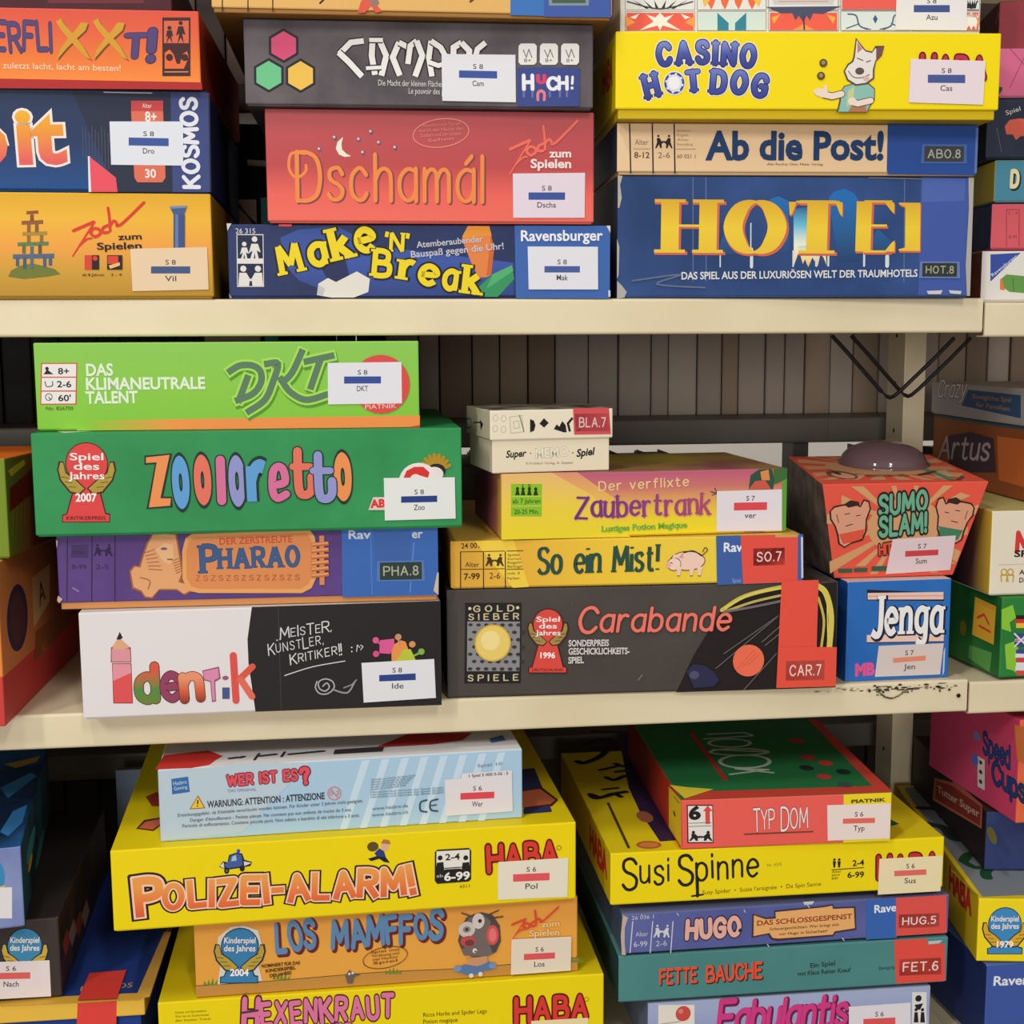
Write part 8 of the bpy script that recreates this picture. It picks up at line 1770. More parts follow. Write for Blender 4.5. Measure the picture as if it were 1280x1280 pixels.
game_box('pale blue striped game box with warning triangle, on the large yellow box', 'board game', -0.0105, -0.0133, -0.3578, 0.2896, 0.0591, 0.250, 2.82, {'front': (172, 204, 228), 'left': (190, 206, 216), 'right': (150, 186, 216), 'top': (228, 228, 230), 'edge': (240, 240, 244)}, {'front': [
  ('poly', ((200, 222, 238), [-4.7, 0.7, 1.1, 0.6, 20.5, 57.1, 14.2, 56.8])),
  ('poly', ((200, 222, 238), [11.4, 0.6, 17.1, 0.6, 36.3, 57.1, 30, 56.8])),
  ('poly', ((200, 222, 238), [27.4, 0.5, 33.2, 0.5, 52.1, 57, 45.8, 56.8])),
  ('poly', ((200, 222, 238), [43.5, 0.5, 49.3, 0.4, 67.9, 57, 61.6, 56.8])),
  ('poly', ((200, 222, 238), [59.5, 0.4, 65.3, 0.3, 83.7, 57, 77.4, 56.8])),
  ('poly', ((200, 222, 238), [75.6, 0.3, 81.4, 0.3, 99.5, 57, 93.1, 56.7])),
  ('poly', ((200, 222, 238), [91.6, 0.2, 97.4, 0.2, 115.2, 56.9, 108.9, 56.7])),
  ('poly', ((200, 222, 238), [107.6, 0.2, 113.4, 0.1, 131, 56.9, 124.7, 56.7])),
  ('poly', ((188, 206, 218), [-144.3, 57.7, -59.1, 59.9, -27.5, 57.1, -81.8, 3.9, -144, 1.3])),
  ('poly', ((58, 110, 170), [-134.7, 51.1, -121.8, 52.3, -120.9, 39.6, -134.5, 38.5])),
  ('text', ('Hasbro', (196, 220, 236), -133.2, 45.7, -122.9, 46.7, 3.3)),
  ('text', ('Gaming', (196, 220, 236), -132.9, 41.7, -122.6, 42.7, 3)),
  ('draw', ('WER IST ES', (226, 84, 96), -91.3, 42.9, -37.7, 44.5, 8), {'w': 2.7, 'gap': 3, 'space': 6, 'out': [((110, 36, 60), 1.8)]}),
  ('draw', ('?', (226, 84, 96), -33.5, 40.9, -28.4, 41.3, 11.9), {'w': 3, 'out': [((110, 36, 60), 1.6)]}),
  ('text', ('DAS ORIGINAL', (110, 110, 170), -91.7, 37.6, -69.4, 37.4, 2.4)),
  ('poly', ((130, 90, 30), [-121.7, 25.6, -114.8, 36.5, -109.5, 25.7])),
  ('poly', ((240, 196, 60), [-120.7, 26.2, -114.9, 35.3, -110.5, 26.3])),
  ('line', ((38, 34, 34), 1.0, [-115.1, 32.5, -115.3, 29.8])),
  ('disc', ((38, 34, 34), -115.5, 28, 0.6, 0.6, 8)),
  ('text', ('WARNUNG: ATTENTION : ATTENZIONE', (56, 60, 66), -107.9, 26, -16.3, 27.1, 5.7), {'off': 0.02}),
  ('line', ((222, 130, 130), 0.8, [-3.4, 30.9, -4.2, 28.3, -6.1, 26.5, -8.7, 25.9, -11.2, 26.8, -13, 28.9, -13.6, 31.6, -12.8, 34.2, -10.8, 36, -8.2, 36.6, -5.7, 35.7, -4, 33.6], 2)),
  ('text', ('0-3', (210, 130, 130), -12.4, 29.5, -4.7, 29.7, 4)),
  ('line', ((222, 130, 130), 0.8, [-11.5, 35.5, -5.5, 27])),
  ('text', ('Erstickungsgefahr, da Kleinteile verschluckt werden können. Für Kinder unter 3 Jahren nicht geeignet.', (110, 120, 130), -130.9, 20.1, 14.1, 22.4, 2.8), {'off': 0.01}),
  ('text', ("Danger d'étouffement - Petites pièces. Ne convient pas aux enfants de moins de 3 ans.", (110, 120, 130), -121.6, 15.4, 4.9, 15.6, 2.8), {'off': 0.01}),
  ('text', ('Pericolo di soffocamento. Contiene piccole parti. Non adatto a bambini di età inferiore a 3 anni.', (110, 120, 130), -127.7, 11.1, 11.1, 10.4, 2.8), {'off': 0.01}),
  ('text', ('Hersteller und Vertrieb der Spiele GmbH', (110, 130, 150), 21.2, 39.9, 56.8, 41.4, 1.7)),
  ('text', ('Hersteller und Vertrieb der Spiele GmbH', (110, 130, 150), 21.1, 37.8, 54.8, 39.5, 1.7)),
  ('text', ('Hersteller und Vertrieb der Spiele GmbH', (110, 130, 150), 21, 35.8, 52.9, 37.6, 1.7)),
  ('text', ('Hersteller und Vertrieb der Spiele GmbH', (110, 130, 150), 20.9, 33.7, 50.9, 35.7, 1.7)),
  ('text', ('Hersteller und Vertrieb der Spiele GmbH', (110, 130, 150), 20.9, 31.7, 48.9, 33.7, 1.7)),
  ('text', ('Hersteller und Vertrieb der Spiele GmbH', (110, 130, 150), 20.8, 29.6, 79.4, 29.6, 1.7)),
  ('text', ('Hersteller und Vertrieb der Spiele GmbH', (110, 130, 150), 20.7, 27.5, 79.3, 27.5, 1.7)),
  ('text', ('Hersteller und Vertrieb der Spiele GmbH', (110, 130, 150), 20.6, 25.5, 79.3, 25.5, 1.7)),
  ('text', ('www.hasbro.de', (90, 110, 130), 21.5, 15.1, 50.3, 15.9, 3)),
  ('text', ('www.hasbro.ch', (90, 110, 130), 21.3, 9.8, 50.2, 10.5, 3)),
  ('line', ((60, 80, 100), 1.34, [65.8, 20.8, 60.7, 19.2, 60.5, 12.5, 65.6, 10.8], 1)),
  ('line', ((60, 80, 100), 1.34, [74.7, 20.9, 69, 19.3, 68.8, 12.6, 74.5, 10.9], 1)),
  ('line', ((60, 80, 100), 1.07, [68.9, 15.9, 73.4, 16.3])),
  ('text', ('Spiel 10', (120, 140, 160), 107.5, 45.9, 127.8, 46.5, 2.6)),
 ],
'top': [
  ('poly', ((206, 58, 52), [-146.8, 1.8, -143.2, 37.8, -108.7, 44, -95.8, 26.7, -101, 17.3, -105.4, 5.9, -118.6, 0.5])),
  ('line', ((60, 60, 64), 5.05, [-89.8, 19.3, -84.8, 20.5])),
  ('line', ((60, 60, 64), 5.06, [-82.3, 20, -79.8, 21.6])),
  ('line', ((60, 60, 64), 2.5, [-70.7, 11.6, -67.2, 27.6])),
  ('line', ((60, 60, 64), 4.66, [-65.9, 21, -54.4, 23.1])),
  ('line', ((60, 60, 64), 2.52, [-49.3, 15.8, -46.7, 28])),
  ('line', ((60, 60, 64), 4.68, [-42.9, 20.9, -15.9, 24.3])),
  ('line', ((60, 60, 64), 1.9, [-7.2, 14.1, -5.4, 26.6], 0), {'cap': 'flat'}),
  ('line', ((60, 60, 64), 1.9, [-5.4, 14.1, -3.6, 26.6], 0), {'cap': 'flat'}),
  ('line', ((60, 60, 64), 1.9, [-3.6, 14.1, -1.8, 26.6], 0), {'cap': 'flat'}),
  ('line', ((60, 60, 64), 1.9, [-1.8, 14.1, 0.1, 26.6], 0), {'cap': 'flat'}),
  ('line', ((60, 60, 64), 1.9, [0, 14, 1.9, 26.5], 0), {'cap': 'flat'}),
  ('line', ((60, 60, 64), 1.9, [1.8, 14, 3.7, 26.5], 0), {'cap': 'flat'}),
  ('line', ((60, 60, 64), 1.9, [3.6, 14, 5.5, 26.5], 0), {'cap': 'flat'}),
  ('line', ((60, 60, 64), 1.91, [5.4, 14, 7.4, 26.5], 0), {'cap': 'flat'}),
  ('line', ((60, 60, 64), 1.91, [7.2, 14, 9.2, 26.4], 0), {'cap': 'flat'}),
  ('line', ((60, 60, 64), 1.91, [9, 13.9, 11, 26.4], 0), {'cap': 'flat'}),
  ('line', ((60, 60, 64), 1.91, [10.8, 13.9, 12.8, 26.4], 0), {'cap': 'flat'}),
  ('line', ((60, 60, 64), 1.91, [12.6, 13.9, 14.7, 26.4], 0), {'cap': 'flat'}),
  ('line', ((60, 60, 64), 1.91, [14.5, 13.9, 16.5, 26.4], 0), {'cap': 'flat'}),
  ('line', ((60, 60, 64), 1.91, [16.3, 13.8, 18.3, 26.3], 0), {'cap': 'flat'}),
  ('line', ((60, 60, 64), 1.91, [18.1, 13.8, 20.2, 26.3], 0), {'cap': 'flat'}),
  ('line', ((60, 60, 64), 1.91, [19.9, 13.8, 22, 26.3], 0), {'cap': 'flat'}),
  ('line', ((60, 60, 64), 1.91, [21.7, 13.8, 23.8, 26.3], 0), {'cap': 'flat'}),
  ('line', ((60, 60, 64), 1.91, [23.5, 13.7, 25.7, 26.3], 0), {'cap': 'flat'}),
  ('line', ((60, 60, 64), 1.91, [25.3, 13.7, 27.5, 26.2], 0), {'cap': 'flat'}),
  ('line', ((60, 60, 64), 1.91, [27.1, 13.7, 29.3, 26.2], 0), {'cap': 'flat'}),
  ('line', ((60, 60, 64), 1.91, [29, 13.7, 31.2, 26.2], 0), {'cap': 'flat'}),
  ('line', ((60, 60, 64), 1.91, [30.8, 13.6, 33, 26.2], 0), {'cap': 'flat'}),
  ('poly', ((190, 50, 46), [27.1, 24.8, 56.5, 57.4, 110.3, 49.5, 99.6, 31, 73.4, 24.8])),
  ('poly', ((70, 110, 170), [122.6, 31.1, 134.6, 38, 135.1, 24.2, 122.2, 19.9])),
 ],
}, peek=0, group='board games on the bottom shelf', stickers=[
 ('library_label', 'front', [
  ('poly', ((228, 222, 226), [80.8, 37.1, 94.1, 37.2, 94.8, 41.5, 135.9, 41.7, 136.5, 6.6, 80.8, 6.4])),
  ('poly', ((224, 76, 86), [93.3, 25, 121.3, 24.4, 121.2, 18.8, 93.2, 19.3])),
  ('text', ('S 6', (78, 74, 82), 103.7, 26.3, 110.9, 26.1, 4.1), {'off': 0.01}),
  ('text', ('Wer', (78, 74, 82), 102.6, 12.8, 111.6, 12.5, 4.7), {'off': 0.01}),
  ('text', ('1 Spiel 5 000 0-56 : 5', (60, 56, 60), 100.5, 37.8, 132.8, 38.2, 2.6), {'off': 0.015}),
 ]),
])

game_box('pale blue grey game box with pink script, lowest box in view under the teal box', 'board game', 0.3650, -0.0120, -0.5798, 0.2504, 0.0552, 0.260, -0.40, {'front': '#a9b4d6>#9aa4cc>#c4c8e0@z:55:10', 'left': (120, 130, 160), 'right': (150, 160, 190), 'top': (170, 180, 206)}, {'front': [
  ('poly', ((232, 226, 216), [-116.1, 53.3, -84.8, 51.2, -84.4, 19.3, -115.8, 21.5])),
  ('disc', ((206, 80, 70), -94.5, 43.9, 6.6, 6.9, 24)),
  ('disc', ((226, 130, 120), -96.6, 46.2, 2.1, 2.2, 24)),
  ('line', ((190, 180, 170), 1.16, [-113.8, 35.8, -97.2, 36.9])),
  ('draw', ('Fabulantis', (214, 62, 136), -63.5, 25.1, 48.5, 24.8, 26.2), {'w': 1.9, 'slant': 0.12, 'gap': 2, 'out': [((110, 36, 76), 0.9)], 'shift': (1.1, -1.1), 'size': [1.1, 1, 1, 1, 1, 1, 1, 1.1, 1, 1]}),
  ('line', ((120, 130, 150), 0.88, [40.8, 42.9, 43.7, 41.3])),
  ('poly', ((226, 224, 222), [108.2, 50.2, 121.3, 49.4, 122.4, 19.8, 109.2, 20.7])),
  ('disc', ((40, 36, 38), 114.2, 44, 2.9, 3, 24)),
  ('poly', ((40, 36, 38), [110.8, 38.3, 118.7, 39.3, 116, 33.5, 113.1, 33.7])),
  ('disc', ((40, 36, 38), 112.4, 33.8, 1.5, 1.5, 24)),
  ('poly', ((40, 36, 38), [111, 31.6, 113.9, 31.5, 115, 21.8, 110.7, 22.1])),
  ('disc', ((40, 36, 38), 118.2, 33.4, 1.5, 1.5, 24)),
  ('poly', ((40, 36, 38), [116.9, 31.3, 119.8, 31.1, 120.9, 21.4, 116.5, 21.7])),
 ],
}, peek=0.001, group='board games on the bottom shelf', stickers=[
 ('library_label', 'front', [
  ('poly', ((228, 222, 230), [51.6, 40.7, 107.1, 40.8, 108.6, -1.5, 52.8, -0.6])),
  ('poly', ((228, 90, 90), [64.9, 28.5, 93.8, 28, 94, 21.7, 65.1, 22.2])),
  ('text', ('S 6', (78, 74, 82), 75.5, 30, 83, 29.8, 4.6), {'off': 0.01}),
  ('text', ('Fab', (78, 74, 82), 74.7, 15.1, 84.9, 14.7, 5.2), {'off': 0.01}),
 ]),
])

game_box('teal game box with red lettering and red tape, under the purple blue box', 'board game', 0.3583, -0.0150, -0.5215, 0.2894, 0.0421, 0.260, -0.30, {'front': '#4b8482~#528c8a@14', 'left': (44, 76, 72), 'right': (90, 130, 130), 'top': (96, 150, 150), 'edge': (120, 170, 170)}, {'front': [  # left teal darkened: that side's shade is put into its colour
  ('draw', ('FETTE', (232, 86, 58), -108.8, 15.3, -77.6, 15.5, 12.3), {'w': 2.1, 'gap': 2.6, 'out': [((60, 40, 36), 0.8)], 'shift': (0.7, -0.7)}),
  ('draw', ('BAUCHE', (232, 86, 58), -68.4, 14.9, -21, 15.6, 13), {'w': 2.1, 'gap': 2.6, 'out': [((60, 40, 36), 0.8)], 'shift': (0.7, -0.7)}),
  ('text', ('Ein Spiel', (44, 58, 60), 22, 21.5, 43.7, 22.3, 4.3), {'off': 0.02}),
  ('text', ('von Klaus Reiner Knauf', (44, 58, 60), 10.7, 15, 57.8, 15.6, 4), {'off': 0.02}),
  ('text', ('Bewegung', (44, 66, 66), 83.1, 15.5, 97.1, 16, 3.6)),
 ],
}, peek=0.001, group='board games on the bottom shelf', stickers=[
 ('spine_tape', 'front', [
  ('poly', ((230, 82, 70), [95.6, 41.7, 125.4, 41.9, 125.6, 36.3, 141.5, 36, 143.2, 1.9, 98.9, 2.2])),
  ('poly', ((190, 200, 204), [126.2, 39.1, 139.3, 39.3, 136.7, 36.6, 127, 36.2])),
 ]),
 ('embossed_label', 'front', [
  ('poly', ((226, 88, 78), [101, 24.4, 138.7, 23.4, 139.4, 8.3, 101.5, 9.3])),
  ('draw', ('FET.6', (246, 214, 206), 104.9, 13, 135.7, 12.5, 7.6), {'w': 1.5, 'gap': 3.2, 'space': 3}),
 ]),
])

game_box('flat purple blue game box with a scroll banner, red tape at its end', 'board game', 0.3597, -0.0150, -0.4776, 0.2871, 0.0357, 0.260, 0.37, {'front': '#545c98~#6068a4@20', 'left': (70, 90, 120), 'right': (190, 190, 196), 'top': (110, 116, 160), 'edge': (150, 150, 180)}, {'front': [
  ('poly', ((196, 176, 160), [-143, 35, -138.5, 32.6, -141.3, 23.8, -141.3, 9.8, -140.2, -0.2, -143.6, 0, -144.6, 17])),
  ('text', ('26 036 1', (200, 200, 210), -135.4, 30.4, -116.6, 30.5, 3.5)),
  ('line', ((210, 210, 222), 0.83, [-134.5, 28.9, -136.6, 1.7])),
  ('line', ((210, 210, 222), 0.83, [-117.5, 27.8, -119.4, 0.4])),
  ('line', ((210, 210, 222), 0.84, [-100.1, 26.7, -101.8, -0.8])),
  ('text', ('Alter', (196, 196, 210), -132, 15.5, -121.3, 15.5, 4.2)),
  ('text', ('6-99', (196, 196, 210), -133.5, 6.4, -122, 6.3, 4.9), {'off': 0.01}),
  ('text', ('2-6', (196, 196, 210), -114.6, 5.8, -105, 5.9, 5)),
  ('disc', ((214, 212, 216), -113.4, 23.9, 0.9, 1, 24)),
  ('poly', ((214, 212, 216), [-114.9, 22, -112.7, 22.3, -111.1, 19.1, -109.7, 19.6, -109.3, 18.3, -111.5, 17, -111.5, 13.7, -112.9, 13.5, -113.7, 16.7, -115.9, 13.7, -116.9, 13.8, -114.9, 18.7])),
  ('disc', ((214, 212, 216), -104.8, 23.3, 0.9, 1, 24)),
  ('poly', ((214, 212, 216), [-103.6, 21.2, -105.7, 21.9, -107.9, 18.9, -109.2, 19.6, -109.8, 18.4, -107.8, 16.7, -108.3, 13.4, -106.9, 13.1, -105.6, 16.2, -104, 12.9, -102.9, 12.8, -104.1, 18])),
  ('draw', ('HUGO', (232, 178, 162), -87.6, 11.1, -42.7, 11.6, 14.9), {'w': 3.0, 'gap': 3.4, 'out': [((70, 46, 70), 1.5)], 'turn': [-3, 2, -3, 3]}),
  ('disc', ((50, 40, 50), -45.3, 14.7, 1.8, 1.8, 24)),
  ('disc', ((50, 40, 50), -41.8, 15.2, 1.7, 1.7, 24)),
  ('poly', ((70, 50, 60), [-31.5, 29.4, -19.9, 25.1, -12.2, 25.3, -12.7, 31, 30.8, 32.5, 39.2, 33.4, 39.9, 30.6, 59.1, 30.1, 60.6, 9.1, 41.9, 7.5, 40.5, 4.7, -9.4, 3.7, -15, 5.5, -17.6, 10, -31.7, 8])),
  ('poly', ((236, 176, 110), [-30.2, 27.9, -19.9, 23.7, -10.9, 23.8, -11.4, 29.5, 30.7, 31.1, 38.5, 32.1, 39.2, 29.2, 57.7, 28.8, 59.2, 10.7, 41.2, 9, 39.7, 6.2, -8.6, 5.8, -13.5, 6.8, -16.2, 11.3, -30.2, 9.4])),
  ('text', ('DAS SCHLOSSGESPENST', (150, 66, 40), -27.1, 18.5, 56.3, 19.5, 4.6), {'off': 0.025}),
  ('text', ('Schauergeschichten: Wer bringt sich', (70, 44, 30), -16.1, 13.5, 44.8, 13.8, 2.6), {'off': 0.01}),
  ('text', ('vor Hugo in Sicherheit?', (70, 44, 30), -7.8, 8.6, 34.8, 8.7, 2.6), {'off': 0.01}),
  ('poly', ((60, 104, 180), [69.1, 35.2, 96.3, 35.7, 97, -0.6, 69.3, -0.2])),
  ('text', ('Rave', (236, 238, 244), 76.4, 23.3, 95.8, 23.9, 7.2), {'off': 0.022}),
  ('line', ((190, 190, 206), 0.83, [-96.8, 34.1, -95.6, 32])),
  ('line', ((190, 190, 206), 0.84, [-38.9, 33.3, -37.7, 31.1])),
  ('line', ((190, 190, 206), 0.84, [16.7, 34.1, 18.1, 31.9])),
  ('line', ((190, 190, 206), 0.87, [-17.9, 1.3, -16.6, -0.9])),
  ('line', ((190, 190, 206), 0.87, [48.3, 2.7, 49.8, 0.4])),
  ('line', ((190, 190, 206), 0.83, [-127, 34.7, -125.9, 32.5])),
  ('poly', ((206, 206, 214), [12.6, 37.2, 22.4, 37.3, 20.9, 34.6, 13.9, 34.3])),
 ],
}, peek=0.0006, group='board games on the bottom shelf', stickers=[
 ('spine_tape', 'front', [
  ('poly', ((226, 86, 78), [94.9, 35.7, 140.6, 35.5, 142, 1.2, 96.3, 1.3])),
 ]),
 ('embossed_label', 'front', [
  ('poly', ((220, 92, 86), [98.1, 20.5, 134.6, 19.6, 135.1, 7.2, 98.3, 8.1])),
  ('draw', ('HUG.5', (246, 220, 212), 101.9, 11.1, 131.3, 10.7, 6.2), {'w': 1.5, 'gap': 3.2, 'space': 3}),
 ]),
])

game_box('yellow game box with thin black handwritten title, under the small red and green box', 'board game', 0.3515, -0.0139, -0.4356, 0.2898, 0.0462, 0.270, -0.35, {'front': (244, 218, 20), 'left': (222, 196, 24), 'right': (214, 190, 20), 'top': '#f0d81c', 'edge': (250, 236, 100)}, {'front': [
  ('draw', ('Susi', (38, 34, 34), -132.9, 18, -95.6, 18.8, 20.7), {'w': 1.25, 'con': 0.8, 'gap': 3, 'size': [1.3, 1, 1.1, 0.95], 'bounce': [-1.4, 0.7, -0.7, 0.7]}),
  ('draw', ('Spinne', (38, 34, 34), -85.3, 17.5, -19.2, 20.2, 20.8), {'w': 1.3, 'con': 0.8, 'gap': 3, 'size': [1.25, 1.05, 1, 1, 1, 1.05], 'bounce': [0, 0.7, 2.1, 0, 0.7, 0]}),
  ('line', ((38, 34, 34), 2.78, [-70.9, 20.2, -70.5, 4.9])),
  ('line', ((38, 34, 34), 1.67, [-75.3, 5.1, -65.7, 6])),
  ('text', ("Susy Spider  •  Suzie l'araignée  •  De Spin Sanne", (84, 70, 20), -66.4, 6, 36.6, 8.1, 3.8)),
  ('text', ('Nr. 4335', (150, 130, 30), -10.8, 27.5, 1.7, 27.9, 2.8)),
  ('disc', ((38, 34, 34), 47.8, 30.7, 1.1, 1.1, 24)),
  ('poly', ((38, 34, 34), [46.4, 29.4, 49.2, 29.2, 48.5, 23.6, 47.1, 23.7])),
  ('disc', ((38, 34, 34), 52, 30.5, 1.1, 1.1, 24)),
  ('poly', ((38, 34, 34), [50.6, 29.2, 53.4, 29, 52.8, 23.4, 51.3, 23.5])),
  ('text', ('2-4', (38, 34, 34), 64, 24.2, 73.9, 24.4, 5.3), {'off': 0.02}),
  ('line', ((38, 34, 34), 0.7, [45.7, 21.7, 73.9, 22.3])),
  ('text', ('6-99', (38, 34, 34), 59.8, 13.9, 74, 13.8, 5.3), {'off': 0.02}),
  ('text', ('Alter', (90, 76, 20), 45.7, 18.9, 54.2, 19.1, 2.1)),
  ('text', ('Jahre', (90, 76, 20), 45.7, 16, 52.8, 16.4, 2.1)),
  ('text', ('ab', (90, 76, 20), 45.7, 13.2, 51.4, 13.6, 2.1)),
  ('draw', ('HABA', (200, 52, 50), 87.5, 13.1, 139.6, 14.6, 17), {'w': 2.2, 'gap': 3.2, 'out': [((96, 24, 22), 1.6)], 'size': [1.08, 0.96, 1, 0.96]}),
 ],
'top': [
  ('poly', ((54, 40, 76), [-73.9, 337.6, -48.1, 334.2, -79.3, 21.8, -98.3, 20.6, -100.2, 92, -97.2, 156.3, -84, 252.3])),
  ('disc', ((206, 104, 60), -109.2, 14.8, 10.8, 9, 24)),
  ('disc', ((226, 140, 70), -109.2, 14.8, 8.1, 5.4, 24)),
  ('disc', ((170, 110, 80), -98.5, 79.7, 7.1, 14.1, 24)),
  ('line', ((38, 34, 34), 5.72, [-133.8, 141, -127.6, 133.6, -115.2, 142.9, -109.5, 133.4], 1)),
  ('line', ((38, 34, 34), 4.96, [-122.1, 155, -107.7, 157.7])),
  ('line', ((38, 34, 34), 6.19, [-112.7, 188.5, -106.3, 180.6, -93.2, 190.7, -87.5, 180.5], 1)),
  ('line', ((38, 34, 34), 5.37, [-100.2, 203.7, -85.2, 206.7])),
  ('line', ((38, 34, 34), 6.59, [-95.4, 228, -89, 219.6, -75.3, 230.4, -69.5, 219.5], 1)),
  ('line', ((38, 34, 34), 5.73, [-82.3, 244.2, -66.8, 247.4])),
  ('line', ((38, 34, 34), 6.62, [-136.4, 143.5, -132.4, 132.1, -112.2, 142.6, -102.4, 145.7], 1)),
  ('line', ((38, 34, 34), 7.69, [-132.4, 240.5, -126.8, 234.7, -107.2, 252.7, -94.1, 277.7], 1)),
  ('line', ((38, 34, 34), 7.25, [-114.4, 296.9, -87.9, 310.4, -85.4, 287.5], 1)),
  ('line', ((38, 34, 34), 6.52, [-100.2, 338.2, -76.2, 335])),
  ('line', ((38, 34, 34), 4.92, [-114.9, 210.6, -95.3, 220.4])),
  ('line', ((84, 70, 20), 2.55, [-124.5, 118.1, -127.4, 10.1])),
  ('poly', ((40, 110, 70), [114.3, 46, 118.7, 33.6, 108.8, 29.1])),
 ],
'left': [
  ('draw', ('HABA', (206, 52, 44), -94.9, 13.2, -17.5, 18.5, 19.5), {'w': 3}),
 ],
}, peek=0.0008, group='board games on the bottom shelf', stickers=[
 ('library_label', 'front', [
  ('poly', ((240, 224, 180), [87.4, 29.4, 143.7, 29.3, 142.8, -2.4, 86.9, -2.5])),
  ('poly', ((230, 110, 104), [100.9, 18, 129.5, 17.9, 129.6, 13, 101, 13.1])),
  ('text', ('S 6', (78, 74, 82), 111.5, 19.6, 118.9, 19.5, 4.4), {'off': 0.01}),
  ('text', ('Sus', (78, 74, 82), 110.3, 6.4, 120.4, 6.1, 5), {'off': 0.01}),
 ]),
])

